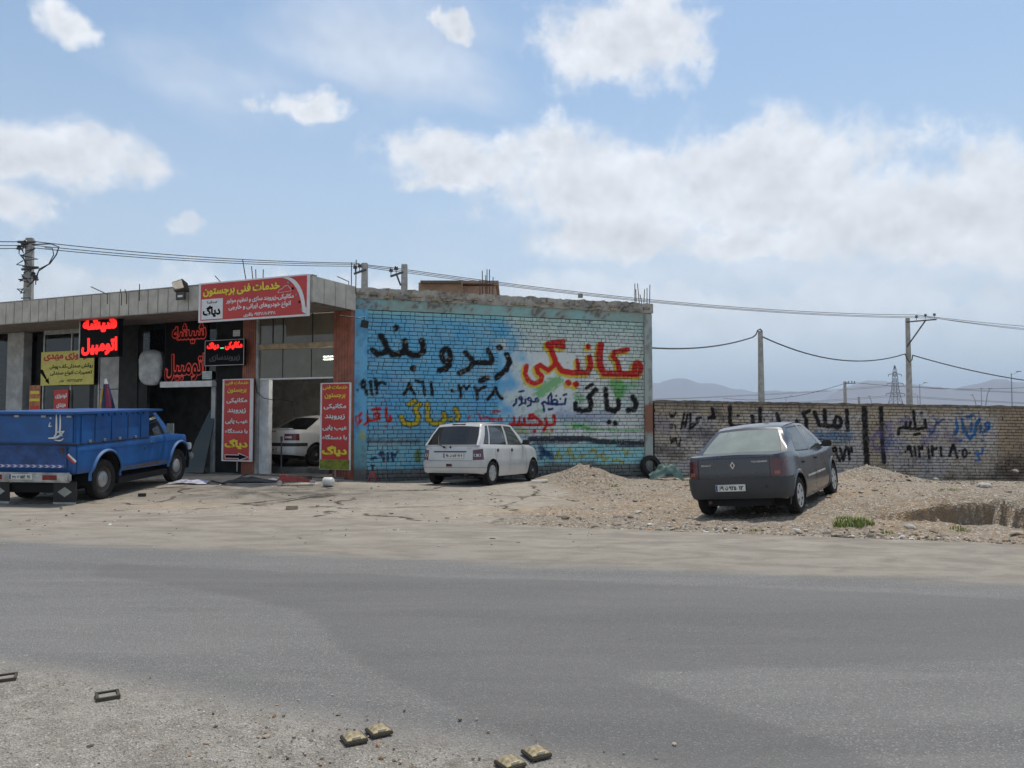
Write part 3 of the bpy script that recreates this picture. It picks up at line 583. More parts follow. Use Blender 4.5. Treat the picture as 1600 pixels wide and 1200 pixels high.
    ('d', 30, RED, 9, 1, [(522, 395), (535, 440), (530, 478), (470, 488), (430, 478)]), ('d', 30, RED, 9, 1, [(445, 425), (462, 480), (428, 540)]), ('d', 32, RED, 9, 1, [(290, 395), (320, 385), (400, 455), (405, 480), (300, 485), (110, 480)]), ('d', 26, RED, 9, 1, [(240, 420), (245, 480)]), ('d', 26, RED, 9, 1, [(195, 415), (190, 480)]), ('d', 26, RED, 9, 1, [(145, 420), (140, 480)]), ('d', 30, RED, 9, 1, [(280, 425), (330, 420)]), ('d', 38, RED, 9, 1, dot(340, 545)), ('d', 30, RED, 9, 1, dot(510, 540)), ('d', 22, RED, 9, 1, dot(20, 440)),
    ('b', 34, (.10, .10, .16), 20, .6, [(860, 520), (890, 495)]),
]
ST_LONG = [
    ('e', 60, (.03, .03, .05), 40, .55, [(600, 830), (640, 870)]), ('e', 120, (.10, .10, .22), 70, .4, [(130, 900), (200, 930)]), ('e', 120, (.05, .05, .09), 80, .55, [(560, 1020), (620, 1080)]), ('e', 90, (.05, .045, .05), 60, .55, [(140, 1100), (300, 1150)]), ('e', 90, (.05, .045, .05), 60, .5, [(380, 980), (520, 990)]),
    ('e', 14, BLK, 5, 1, [(232, 822), (240, 860)]), ('e', 14, BLK, 5, 1, [(250, 835), (255, 860), (280, 825)]), ('e', 12, BLK, 5, .9, ring(243, 930, 10, 16)), ('e', 12, BLK, 5, .9, [(270, 920), (278, 950)]), ('e', 14, BLK, 5, .95, [(238, 1015), (246, 1060)]), ('e', 14, BLK, 5, .95, ring(262, 1040, 10, 14)), ('e', 14, BLK, 5, .95, [(280, 1020), (292, 1080)]), ('e', 14, BLK, 5, .95, [(318, 1025), (305, 1090)]),
    ('e', 18, BLK, 6, 1, [(478, 862), (440, 870), (450, 900), (395, 950)]), ('e', 14, BLK, 5, 1, dot(435, 825)), ('e', 20, BLK, 6, 1, [(395, 830), (388, 945)]), ('e', 16, BLK, 5, 1, ring(410, 922, 16, 12)), ('e', 18, BLK, 6, 1, [(372, 840), (352, 935)]), ('e', 18, BLK, 6, 1, [(345, 830), (322, 950)]), ('e', 14, BLK, 5, 1, ring(350, 905, 14, 9)),
    ('e', 32, BLK, 8, 1, [(565, 795), (580, 860), (540, 865)]), ('e', 34, BLK, 7, 1, [(703, 780), (703, 900), (720, 932), (870, 930), (885, 905), (878, 850)]), ('e', 34, BLK, 7, 1, [(938, 795), (940, 925)]), ('e', 24, BLK, 7, 1, dot(765, 845)), ('e', 30, BLK, 7, 1, [(1070, 835), (1092, 905), (1020, 912)]), ('e', 24, BLK, 8, 1, [(1000, 910), (960, 940)]),
    ('e', 32, BLK, 7, 1, [(1322, 808), (1272, 830), (1300, 880), (1300, 945), (1250, 940), (1225, 890)]), ('e', 34, BLK, 7, 1, [(1365, 820), (1400, 920), (1480, 930)]), ('e', 34, BLK, 7, 1, [(1440, 805), (1450, 925)]), ('e', 30, BLK, 7, 1, ring(1545, 900, 26, 46)), ('e', 32, BLK, 7, 1, [(1560, 930), (1440, 930)]),
    ('f', 34, BLK, 7, 1, [(216, 905), (222, 1060)]), ('f', 20, BLK, 14, .4, [(305, 990), (310, 1060)]),
    ('g', 66, (.05, .18, .34), 40, .75, [(-60, 205), (120, 210), (235, 205)]), ('g', 30, (.05, .14, .16), 20, .6, [(130, 255), (210, 250)]),
    ('g', 22, BLK, 8, 1, ring(120, 312, 14, 16)), ('g', 24, BLK, 8, 1, [(130, 330), (158, 400)]), ('g', 24, BLK, 8, 1, [(165, 305), (188, 395)]), ('g', 22, BLK, 8, 1, [(210, 295), (190, 390)]), ('g', 24, BLK, 8, 1, [(225, 300), (240, 390)]), ('g', 22, BLK, 8, 1, [(225, 305), (255, 330), (250, 300)]),
    ('g', 48, (.014, .013, .013), 12, 1, [(352, -40), (358, 150), (366, 300), (374, 425)]), ('g', 36, (.014, .013, .013), 10, 1, [(480, -45), (488, 150), (496, 300), (505, 410)]),
    ('g', 40, PUR, 25, .7, [(420, 230), (440, 190), (470, 170), (480, 200)]), ('g', 40, PUR, 30, .6, [(420, 280), (450, 310)]), ('g', 60, PUR, 40, .6, [(545, 110), (550, 200), (530, 280)]), ('g', 90, (.06, .16, .40), 60, .35, [(560, 260), (650, 270)]), ('g', 60, PUR, 40, .55, [(650, 100), (700, 90)]), ('g', 60, PUR, 45, .6, [(830, 250), (900, 190), (880, 150)]), ('g', 60, PUR, 45, .5, [(1000, 210), (1090, 240)]), ('g', 90, (.10, .14, .3), 70, .25, [(540, 330), (700, 410), (830, 400)]),
    ('g', 26, BLK, 7, 1, [(738, 15), (745, 80), (752, 150)]), ('g', 28, BLK, 7, 1, [(825, 80), (835, 140), (770, 152), (650, 140), (622, 150), (618, 190)]), ('g', 24, BLK, 7, 1, [(715, 95), (705, 145)]), ('g', 24, BLK, 7, 1, [(680, 100), (672, 145)]), ('g', 24, BLK, 7, 1, dot(800, 25)), ('g', 26, BLK, 7, 1, [(745, 195), (785, 188)]),
    ('g', 16, (.04, .09, .22), 6, .9, [(968, 80), (910, 110), (905, 150), (870, 195), (860, 160)]), ('g', 16, (.04, .09, .22), 6, .9, [(900, 70), (930, 110)]), ('g', 16, (.04, .09, .22), 6, .9, dot(890, 50)),
    ('g', 26, BLU, 8, 1, ring(1315, 120, 16, 18)), ('g', 26, BLU, 8, 1, [(1330, 140), (1290, 175), (1260, 175), (1262, 130)]), ('g', 28, BLU, 8, 1, [(1250, 75), (1225, 120), (1215, 190), (1180, 225), (1150, 200), (1155, 170)]), ('g', 26, BLU, 8, 1, [(1155, 60), (1195, 45)]), ('g', 24, BLU, 8, 1, [(1190, 110), (1185, 170)]), ('g', 24, BLU, 8, 1, [(1115, 70), (1130, 175)]), ('g', 28, BLU, 8, 1, [(1070, 90), (1082, 150), (1062, 190)]), ('g', 28, BLU, 8, 1, dot(1100, 240)), ('g', 22, BLU, 8, 1, dot(1275, 240)), ('g', 20, BLU, 8, .9, [(1280, 300), (1268, 355)]), ('g', 20, BLU, 8, .9, ring(1235, 340, 12, 10)), ('g', 20, BLU, 8, .9, [(1245, 350), (1250, 395), (1225, 400)]),
    ('g', 22, BLK, 7, 1, dot(672, 328)), ('g', 22, BLK, 7, 1, ring(702, 298, 12, 14)), ('g', 22, BLK, 7, 1, [(714, 300), (724, 362)]), ('g', 22, BLK, 7, 1, [(745, 288), (752, 362)]), ('g', 22, BLK, 7, 1, [(780, 290), (785, 370)]), ('g', 20, BLK, 7, 1, [(780, 292), (802, 308), (805, 285)]), ('g', 22, BLK, 7, 1, [(850, 300), (862, 380)]), ('g', 22, BLK, 7, 1, [(880, 288), (888, 362)]), ('g', 20, BLK, 7, 1, [(880, 295), (902, 315), (922, 300)]), ('g', 22, BLK, 7, 1, [(948, 295), (954, 364)]),
    ('g', 24, BLK, 7, 1, [(1048, 275), (1018, 360)]), ('g', 24, BLK, 7, 1, [(1048, 275), (1080, 375)]), ('g', 20, BLK, 7, 1, dot(1094, 322)), ('g', 22, BLK, 7, 1, ring(1136, 340, 16, 28)), ('g', 20, BLK, 7, 1, dot(1176, 340)),
    ('g', 120, (.03, .028, .026), 90, .65, [(1420, 470), (1500, 490), (1600, 460)]), ('g', 60, (.03, .028, .026), 60, .5, [(1480, 400), (1560, 380)]),
]
def strokes(px, py, C, ST):
    """lay brush and spray strokes over colours C at photograph positions"""
    for zn, w, c_, soft, op, pts in ST:
        ox, oy, k = ZN[zn]; P = np.array([(ox + x / k, oy + y / k) for x, y in pts]); hw = w / k / 2; sf = max(soft / k, .6)
        lo = P.min(0) - hw - sf - 1; hi = P.max(0) + hw + sf + 1
        idx = np.nonzero((px > lo[0]) & (px < hi[0]) & (py > lo[1]) & (py < hi[1]))[0]
        if not len(idx): continue
        x = px[idx]; y = py[idx]; d = np.full(len(idx), 1e9)
        for a, b in zip(P[:-1], P[1:]):
            ab = b - a; t = np.clip(((x - a[0]) * ab[0] + (y - a[1]) * ab[1]) / max(ab @ ab, 1e-6), 0, 1)
            d = np.minimum(d, np.hypot(x - a[0] - t * ab[0], y - a[1] - t * ab[1]))
        n = (fbm(x * .35, y * .35, 3, int(w)) - .5) * sf * 1.6
        al = op * (1 - sstep(d + n, hw - sf * .5, hw + sf * .5))
        C[idx] = C[idx] * (1 - al[:, None]) + np.array(c_)[None] * al[:, None]
    return C

W0 = Vector((-4.04, 19.67, 0)); W1 = Vector((4.09, 22.51, 0)); WL = (W1 - W0).length; WU = (W1 - W0).normalized(); WN = Vector((WU.y, -WU.x, 0))  # shop and boundary wall coordinates, here and below, were scaled up about the camera
def mixc(C, a, col_): return C * (1 - a[:, None]) + np.array(col_)[None] * a[:, None]
def paint_wall(P, brick_rnd=None, mortar=False):
    q = proj(P); px, py = q[:, 0], q[:, 1]; n = fbm(px * .05, py * .05, 4, 3); n2 = fbm(px * .3, py * .3, 3, 4); nb = fbm(px * .018, py * .018, 3, 9)
    C = np.tile(np.array([(.14, .42, .63)]), (len(px), 1))
    C = mixc(C, sstep(n, .4, .65) * .6, (.23, .50, .66)); C = mixc(C, sstep(nb, .5, .62) * .45, (.09, .32, .60))
    top = sstep(py - (px - 553) * .055, 500, 482); C = mixc(C, top * .8, (.28, .52, .50))
    wht = sstep(px + (n - .5) * 90, 772, 835); C = mixc(C, wht, (.66, .68, .65)); C = mixc(C, wht * sstep(nb, .45, .62) * .6, (.50, .58, .62))
    C = mixc(C, wht * sstep(px, 980, 1004) * .5, (.46, .51, .46)); C = mixc(C, wht * top * .7, (.46, .55, .48))
    C = mixc(C, wht * sstep(py + (n - .5) * 60, 560, 500) * .55, (.36, .58, .54)); C = mixc(C, wht * sstep(n, .52, .66) * .35, (.45, .60, .50))
    lowc = sstep(py + (n - .5) * 24, 688, 700); C = mixc(C, lowc * (.55 + .4 * sstep(px, 820, 860)), (.28, .60, .62)); C = mixc(C, lowc * sstep(n2, .5, .7) * .4, (.5, .62, .58))
    mid = sstep(py, 652, 676) * sstep(py, 706, 690) * (1 - wht); C = mixc(C, mid * .5, (.20, .33, .38))
    C = strokes(px, py, C, ST_WALL)
    # bare foot of the wall, darkened further towards the ground, and flaked spots
    foot = sstep(py - (px - 553) * -.018 + (n - .5) * 14, 727, 735); C = mixc(C, foot * .92, (.17, .155, .135)); C = mixc(C, sstep(py + (n - .5) * 20, 733, 748) * .5, (.08, .075, .07))
    C = mixc(C, sstep(n2 + .25 * (n - .5), .66, .76) * .55, (.33, .28, .22))
    if mortar: C = C * .10 + np.array((.022, .022, .021))[None]
    return C
B0 = Vector((4.17, 22.53, 0)); B1 = Vector((19.0, 23.65, 0)); BL = (B1 - B0).length; BU = (B1 - B0).normalized(); BN = Vector((BU.y, -BU.x, 0))
def paint_long(P, brick_rnd=None, mortar=False):
    q = proj(P); px, py = q[:, 0], q[:, 1]; n = fbm(px * .06, py * .06, 4, 13); n2 = fbm(px * .3, py * .3, 3, 14); nb = fbm(px * .02, py * .02, 3, 19)
    C = np.tile(np.array([(.41, .335, .245)]), (len(px), 1)); C = mixc(C, sstep(n, .4, .62) * .6, (.31, .25, .19)); C = mixc(C, sstep(n2, .55, .75) * .5, (.52, .45, .36))
    wh = np.maximum(sstep(px, 1352, 1345), sstep(px, 1382, 1390) * sstep(px, 1562, 1552)); wh = wh * sstep(py + (n - .5) * 30, 642, 652) * sstep(py + (n - .5) * 40, 752, 728)
    C = mixc(C, wh * (.30 + .45 * sstep(n, .40, .60)), (.56, .51, .46)); C = mixc(C, wh * sstep(nb, .5, .6) * .5, (.45, .44, .46))
    C = mixc(C, sstep(px, 1555, 1570) * .5, (.31, .215, .13))
    C = strokes(px, py, C, ST_LONG)
    C = mixc(C, sstep(py + (n - .5) * 26, 742, 756) * .5, (.12, .10, .085)); C = mixc(C, sstep(py, 640, 630) * .55, (.17, .14, .11)); C = mixc(C, sstep(n2 + .3 * (n - .5), .56, .70) * .6, (.10, .085, .075))
    if mortar: C = C * .10 + np.array((.022, .020, .018))[None]
    return C

brick_mat = paint_mat('painted_brick', .86, .0022, 140, .20); mortar_mat = paint_mat('smeared_mortar', .95, .006, 60, .25); plaster_mat = paint_mat('painted_plaster', .9, .006, 22, .22)
def brick_wall(part, O, U, N, L, z0f, z1f, course, paint, seed, nbig, keep=None, gapy=.016, nx=7, ny=3):
    """courses of uneven brick; the ones that show largest are parts, the rest one joined part"""
    rs = random.Random(seed); bricks = []
    ncourse = int(round((z1f(0) - z0f(0)) / course))
    for r in range(ncourse):
        s = -rs.uniform(0, .12); k = r % 2
        while s < L:
            ln = rs.choice((.228, .23, .235, .225, .11, .112)) if not k else rs.choice((.225, .23, .112, .11, .23))
            if s + ln > .01 and s < L - .01:
                a, b = max(s, 0), min(s + ln, L)
                if b - a > .02: bricks.append((a, b, r))
            s += ln + rs.uniform(.011, .018)
    def geom(a, b, r, rr):
        fz = lambda s_: z0f(s_) + (z1f(s_) - z0f(s_)) * (r / ncourse); hh = (z1f(a) - z0f(a)) / ncourse - gapy - rr.uniform(0, .004)
        dz = rr.uniform(-.003, .003); tl = rr.uniform(-.006, .006); dep = rr.gauss(0, .0035); tw = rr.gauss(0, .003)
        V = []
        for j in range(ny + 1):
            for i in range(nx + 1):
                t = i / nx; q = j / ny; s_ = a + (b - a) * t; e = (abs(t - .5) * 2) ** 6 * .004 + (abs(q - .5) * 2) ** 6 * .003
                V.append((s_ + (rr.uniform(-.002, .002) if i in (0, nx) else 0), fz(s_) + dz + tl * (t - .5) + hh * q + (rr.uniform(-.0025, .0025) if j in (0, ny) else 0), dep + tw * (t - .5) - e + rr.uniform(-.0008, .0008)))
        ringi = [i for i in range(nx + 1)] + [j * (nx + 1) + nx for j in range(1, ny + 1)] + [ny * (nx + 1) + i for i in range(nx - 1, -1, -1)] + [j * (nx + 1) for j in range(ny - 1, 0, -1)]
        n0 = len(V); V += [(V[i][0], V[i][1], -.035) for i in ringi]
        return V, ringi, n0
    faces = None; allV = []; big = []; cnt = 0
    ctr = np.array([(O + U * ((a + b) / 2)).to_tuple()[:2] + (z0f(0) + course * r,) for a, b, r in bricks]); dist = np.hypot(ctr[:, 0], ctr[:, 1])
    vis = np.ones(len(bricks), bool) if keep is None else keep(proj(ctr))
    area = np.array([b - a for a, b, r in bricks]) / dist ** 2 * vis
    bigset = set(np.argsort(-area)[:nbig].tolist())
    rr = random.Random(seed + 1); stuffV = []; stuffF = []; o = 0
    for bi, (a, b, r) in enumerate(bricks):
        V, ri, n0 = geom(a, b, r, rr)
        if faces is None:
            w = nx + 1; faces = [(j * w + i, j * w + i + 1, (j + 1) * w + i + 1, (j + 1) * w + i) for j in range(ny) for i in range(nx)]
            m_ = len(ri); faces += [(ri[(k + 1) % m_], ri[k], n0 + k, n0 + (k + 1) % m_) for k in range(m_)]; faces = np.array(faces)
        P = np.array(V); Wp = np.array(O)[None] + P[:, :1] * np.array(U)[None] + P[:, 2:3] * np.array(N)[None]; Wp[:, 2] += P[:, 1]
        if bi in bigset: big.append(Wp)
        else: stuffV.append(Wp); stuffF.append(faces + o); o += len(Wp)
    C = paint(np.concatenate(big)); k = len(big[0])
    for i, Wp in enumerate(big): npmesh('brick', Wp, faces, brick_mat, part, {'Col': C[i * k:(i + 1) * k]})
    SV = np.concatenate(stuffV); ob = npmesh('brickwork', SV, np.concatenate(stuffF), brick_mat, part, {'Col': paint(SV)}); ob['kind'] = 'stuff'
    return ncourse
def wall_grid(name, O, U, N, s0, s1, z0f, z1f, off, step, mat_, parent, paint, mortar=False, amp=0, thick=0, jag=0, seed=0):
    ns = max(2, int((s1 - s0) / step)); nz = max(2, int((z1f(s0) - z0f(s0)) / step)); V = []
    S, Q = np.meshgrid(np.linspace(s0, s1, ns + 1), np.linspace(0, 1, nz + 1)); S = S.ravel(); Q = Q.ravel()
    zz0 = np.array([z0f(s) for s in S]); zz1 = np.array([z1f(s) for s in S])
    zz1 = zz1 + jag * (fbm(S * 3.1 + seed, S * 0 + 3, 4, 51) - .5) * 2 + .25 * jag * np.sign(fbm(S * 9 + seed, S * 0, 2, 52) - .5)
    Z = zz0 + (zz1 - zz0) * Q; o = off + amp * (fbm(S * 4 + seed, Z * 4, 4, 61) - .5) * 2
    P = np.array(O)[None] + S[:, None] * np.array(U)[None] + o[:, None] * np.array(N)[None]; P[:, 2] += Z
    w = ns + 1; i = (np.arange(nz)[:, None] * w + np.arange(ns)[None, :]).ravel(); Fq = np.stack([i, i + 1, i + w + 1, i + w], 1)
    C = paint(P, mortar=mortar)
    if thick:
        n = len(P); B = P - np.array(N)[None] * (thick + o[:, None] - off); P = np.concatenate([P, B]); C = np.concatenate([C, C])
        e = [(k, k + 1) for k in range(ns)] + [(nz * w + k + 1, nz * w + k) for k in range(ns)] + [((k + 1) * w, k * w) for k in range(nz)] + [(k * w + ns, (k + 1) * w + ns) for k in range(nz)]
        Fq = np.concatenate([Fq, np.array([(b, a, a + n, b + n) for a, b in e]), np.stack([i + n + w, i + n + w + 1, i + n + 1, i + n], 1)])
    return npmesh(name, P, Fq, mat_, parent, {'Col': C})

# ================================================================== SHOP BUILDING
F0 = Vector((-4.2, 19.6, 0)); FU = Vector((-.9205, .3907, 0)); FN = Vector((-.3907, -.9205, 0)); FG = Vector((-.33, .944, 0)); FZ = .03
FM = frame(F0, -FU)                                           # x to the viewer's right, y up, z out of the facade
def fpt(s, z, out=0.0): return FM @ Vector((-s, z, out))
def fsz(px, py, out=0.0):
    P = on_plane(px, py, F0 + FN * out, FN); q = FM.inverted() @ P; return -q.x, P.z
def S(px, out=0.0): return fsz(px, 640, out)[0]
def fbox(mb, px0, px1, py0, py1, o0, o1, ref=None):
    s0, s1 = S(px0, ref if ref is not None else o1), S(px1, ref if ref is not None else o1); pm = (px0 + px1) / 2
    z0 = fsz(pm, py1, o1)[1]; z1 = fsz(pm, py0, o1)[1]
    return mb.box((-(s0 + s1) / 2, (z0 + z1) / 2, (o0 + o1) / 2), (abs(s1 - s0), z1 - z0, abs(o1 - o0)), FM)
def sbox(mb, s0, s1, z0, z1, o0, o1): return mb.box((-(s0 + s1) / 2, (z0 + z1) / 2, (o0 + o1) / 2), (abs(s1 - s0), z1 - z0, abs(o1 - o0)), FM)

M_fascia = mat('fascia_panel_grey', (.52, .48, .405), .75, var=.10, scale=3, bump=.001, dust=.25, dustc=(.36, .31, .25))
M_conc = mat('bare_concrete', (.27, .255, .23), .92, var=.16, scale=4, bump=.006, bscale=25)
M_brown = mat('red_brown_pillar_cladding', (.34, .095, .05), .55, var=.16, scale=5, bump=.001, bscale=30, dust=.18)
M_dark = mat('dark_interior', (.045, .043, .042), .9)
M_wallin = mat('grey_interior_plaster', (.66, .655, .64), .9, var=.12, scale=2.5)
M_black = mat('black_plastic', (.018, .018, .019), .5, var=.1)
M_steel = mat('galvanised_steel', (.42, .42, .41), .45, .7, var=.12)
M_rust = mat('rusty_steel', (.13, .065, .04), .85, .2, var=.25, scale=30)
M_wood = mat('pale_timber', (.42, .31, .19), .75, var=.15, scale=8)
M_white = mat('white_paint', (.72, .71, .68), .55, var=.07, dust=.12)
M_shutter = mat('dark_corrugated_sheet', (.028, .028, .029), .7, var=.18, scale=4, dust=.05, spec=.2)
M_greycol = mat('grey_stone_cladding', (.40, .395, .38), .7, var=.13, scale=3)
M_glassd = glass('dark_shop_glass', (.62, .65, .64), .78, (.012, .012, .012), .15, (.12, .115, .10))
M_glassb = glass('dusty_transom_glass', (.42, .44, .42), .45, (.09, .08, .06), .8, (.34, .29, .21))

bld = wroot('shop_building', W0, 'single-storey row of car repair shops with mural brick side wall', 'building')
class BB(MB):
    def build(s, name, m, parent=None, **k): return MB.build(s, name, m, parent or bld, **k)
def adopt(o): return o

ZB, ZT, ZP, ZR = -.32, 4.33, 4.64, 4.89
# --- painted side wall: recessed mortar with courses of bricks
pw = wall_grid('painted_wall', W0, WU, WN, .33, WL - .25, lambda s: ZB, lambda s: ZT, -.024, .05, mortar_mat, bld, paint_wall, mortar=True, amp=.003); adopt(pw)
pw['label'] = 'side wall of uneven bricks with hand-painted Persian lettering'
nb0 = len(bpy.data.objects)
brick_wall(pw, W0 + WU * .33, WU, WN, WL - .58, lambda s: ZB, lambda s: ZT, .1035, paint_wall, 5, 298, keep=lambda q: (q[:, 1] < 735) & ((q[:, 0] < 655) | (q[:, 1] < 650)))
def paint_band(P, **k):
    q = proj(P); px, py = q[:, 0], q[:, 1]; n = fbm(px * .05, py * .05, 4, 23); n2 = fbm(px * .25, py * .25, 3, 24)
    C = np.tile(np.array([(.28, .48, .46)]), (len(px), 1)); C = mixc(C, sstep(n, .42, .62) * .8, (.30, .31, .27)); C = mixc(C, sstep(n2, .5, .7) * .5, (.34, .33, .29)); C = mixc(C, sstep(px, 620, 560) * .4, (.16, .34, .46)); C = mixc(C, sstep(px, 900, 1000) * .5, (.32, .33, .28))
    return mixc(C, sstep(n2 + n - .5, .68, .78) * .7, (.10, .09, .08))
def paint_par(P, **k):
    q = proj(P); px, py = q[:, 0], q[:, 1]; n = fbm(px * .08, py * .08, 4, 33); n2 = fbm(px * .4, py * .4, 3, 34)
    C = np.tile(np.array([(.42, .385, .325)]), (len(px), 1)); C = mixc(C, sstep(n, .42, .58) * .8, (.28, .26, .225)); C = mixc(C, sstep(n2, .52, .7) * .6, (.55, .52, .45))
    return mixc(C, sstep(n2 + .6 * (n - .5), .66, .74) * .8, (.05, .045, .04))
def paint_col(P, **k):
    q = proj(P); px, py = q[:, 0], q[:, 1]; n = fbm(px * .12, py * .06, 4, 43); n2 = fbm(px * .4, py * .3, 3, 44)
    left = px < 700
    C = np.where(left[:, None], np.array([(.17, .45, .66)]), np.array([(.38, .42, .385)])); C = mixc(C, sstep(n, .45, .6) * .5 * left, (.09, .27, .50)); C = mixc(C, sstep(py, 672, 700) * left * .7, (.20, .40, .38))
    C = mixc(C, sstep(py, 724, 738) * left, (.15, .14, .125)); C = mixc(C, (~left) * sstep(n, .5, .62) * .6, (.24, .25, .23))
    br = (~left) * sstep(py + (n - .5) * 20, 628, 634) * sstep(py + (n - .5) * 30, 684, 672) * sstep(px, 1005, 1008); C = mixc(C, br * .9, (.25, .095, .055))
    C = mixc(C, (~left) * sstep(py, 715, 735) * .7, (.12, .12, .115))
    C = strokes(px, py, C, [t for t in ST_WALL if t[0] == 'c']); return mixc(C, sstep(n2 + n - .5, .70, .8) * .6, (.22, .2, .18))
o = wall_grid('plaster_band', W0, WU, WN, 0, WL, lambda s: ZT + .004, lambda s: ZP, .012, .06, plaster_mat, bld, paint_band, amp=.010, thick=.2, jag=.012, seed=2); adopt(o)
o = wall_grid('parapet', W0, WU, WN, -.02, WL + .05, lambda s: ZP - .03, lambda s: ZR, .045, .035, plaster_mat, bld, paint_par, amp=.035, thick=.3, jag=.04, seed=7); adopt(o)
o = wall_grid('corner_pilaster', W0, WU, WN, 0, .327, lambda s: ZB, lambda s: ZT, .03, .045, plaster_mat, bld, paint_col, amp=.005, thick=.3); adopt(o)
o = wall_grid('end_column', W0, WU, WN, WL - .247, WL, lambda s: ZB - .05, lambda s: ZP - .06, .05, .045, plaster_mat, bld, paint_col, amp=.008, thick=.32); adopt(o)
# smooth plastered patch inside the mural and exposed bricks in the parapet
def patch_o(): return W0
sA = ((on_plane(778, 600, W0, WN)) - W0).dot(WU); sB = ((on_plane(899, 600, W0, WN)) - W0).dot(WU); zA = on_plane(838, 648, W0, WN).z; zB_ = on_plane(838, 551, W0, WN).z
adopt(wall_grid('plaster_patch', W0, WU, WN, sA, sB, lambda s: zA, lambda s: zB_, .008, .022, plaster_mat, bld, paint_wall, amp=.002, thick=.012, jag=.01, seed=4))
rb = random.Random(3)
for i in range(46):
    s = rb.uniform(.1, WL - .15); zc = rb.choice((ZP + .03, ZP + .10)); b = BB(); w = rb.choice((.1, .19, .2)); dd = rb.uniform(.004, .028)
    b.box((0, 0, 0), (w, .06, .06), Matrix.Translation(W0 + WU * s + WN * (.045 + dd) + Vector((0, 0, zc))) @ Matrix.Rotation(math.atan2(WU.y, WU.x) + rb.uniform(-.05, .05), 4, 'Z'))
    b.build('parapet_brick', mat('bare_brick%d' % (i % 3), [(.34, .27, .185), (.40, .35, .27), (.27, .245, .21)][i % 3], .9, var=.2, scale=20, bump=.002), None)
# hidden sides, roof, floor
g12 = FG * 11; FL = 15.7
corner_f = F0 + FN * 1.61
pA, pB, pC, pD = W0 + WN * -.02, W1 + WN * -.02, W1 + g12, F0 + FU * FL + g12
b = BB(); roof_poly = [fpt(-.02, 0, 1.57), fpt(FL, 0, 1.57), pD, pC, pB + WU * -.02, pA]
b.prism([(p.x, p.y) for p in roof_poly], .16, Matrix.Translation((0, 0, 4.55))); b.build('roof_slab', M_conc)
b = BB(); sfp = [fpt(-.02, 0, 1.57), fpt(FL, 0, 1.57), fpt(FL, 0, -.1), fpt(-.05, 0, -.1)]
b.prism([(p.x, p.y) for p in sfp], .03, Matrix.Translation((0, 0, 4.27))); b.build('soffit', mat('dusty_soffit', (.24, .2, .17), .9, var=.15))
b = BB(); b.prism([(p.x, p.y) for p in [fpt(-.1, 0, .25), fpt(FL, 0, .25), pD, pC, pB - WN * .35, pA - WN * .35]], .14, Matrix.Translation((0, 0, FZ - .13))); b.build('floor_slab', mat('oily_floor', (.15, .14, .125), .8, var=.25, scale=2))
def wallseg(p, q, z0, z1, th, name, m):
    d = (q - p).normalized(); n = Vector((d.y, -d.x, 0)) * th / 2; b = BB()
    b.hexa([Vector((v.x, v.y, z0)) for v in (p - n, q - n, q + n, p + n)], [Vector((v.x, v.y, z1)) for v in (p - n, q - n, q + n, p + n)]); return b.build(name, m)
wallseg(pB - WN * .3, pC, -.1, 4.52, .2, 'east_wall', M_wallin)
wallseg(F0 + FG * 10.8 + FU * -6, pD, 0, 4.52, .2, 'rear_wall', M_wallin)
wallseg(F0 + FU * FL, pD, 0, 4.52, .2, 'west_wall', M_wallin)
s400, s380, s215, s150 = S(400), S(380), S(215), S(150)
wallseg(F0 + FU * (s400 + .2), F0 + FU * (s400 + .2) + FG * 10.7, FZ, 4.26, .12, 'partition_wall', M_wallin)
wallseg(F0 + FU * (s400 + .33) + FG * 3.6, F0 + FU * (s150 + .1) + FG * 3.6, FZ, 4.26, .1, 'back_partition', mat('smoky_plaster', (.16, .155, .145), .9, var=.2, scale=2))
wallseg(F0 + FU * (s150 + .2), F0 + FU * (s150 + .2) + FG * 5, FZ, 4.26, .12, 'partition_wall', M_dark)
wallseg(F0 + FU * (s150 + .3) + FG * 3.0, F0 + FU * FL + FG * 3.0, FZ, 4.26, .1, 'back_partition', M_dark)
wallseg(W0 - WN * .32 + WU * .05, W1 - WN * .32, -.1, 4.52, .08, 'inner_lining', M_wallin)
# --- canopy fascia: separate panels with dark gaps, top flashing
fas = BB(); sbox(fas, -.12, FL, 4.32, 4.86, 1.57, 1.595); fas = fas.build('fascia', mat('fascia_backing', (.06, .055, .05), .9))
ce = fpt(-.12, 0, 1.61); cr = W0 + WN * .06 + WU * .02                                         # return to the wall
s = -.12; i = 0; rf = random.Random(9)
while s < FL - .1:
    w = .352; b = BB(); sbox(b, s + .008, s + w - .012, 4.28 + rf.uniform(-.004, .004), 4.90 + rf.uniform(-.004, .004), 1.595, 1.618 + rf.uniform(-.004, .004)); b.build('fascia_panel', M_fascia, fas, bevel=.004); s += w
dret = (cr - ce); nret = 4
for k in range(nret):
    p = ce + dret * (k / nret); q = ce + dret * ((k + 1) / nret - .012); d = (q - p).normalized(); n = Vector((d.y, -d.x, 0)) * .012; b = BB()
    b.hexa([Vector((v.x, v.y, 4.28)) for v in (p - n, q - n, q + n, p + n)], [Vector((v.x, v.y, 4.895)) for v in (p - n, q - n, q + n, p + n)]); b.build('fascia_panel', M_fascia, fas, bevel=.004)
p, q = ce, cr; d = (q - p).normalized(); n = Vector((-d.y, d.x, 0)); b = BB(); b.hexa([Vector((v.x, v.y, 4.285)) for v in (p + n * .02, q + n * .02, q + n * .6, p + n * .6)], [Vector((v.x, v.y, 4.32)) for v in (p + n * .02, q + n * .02, q + n * .6, p + n * .6)]); b.build('soffit_return', MATS['dusty_soffit'])
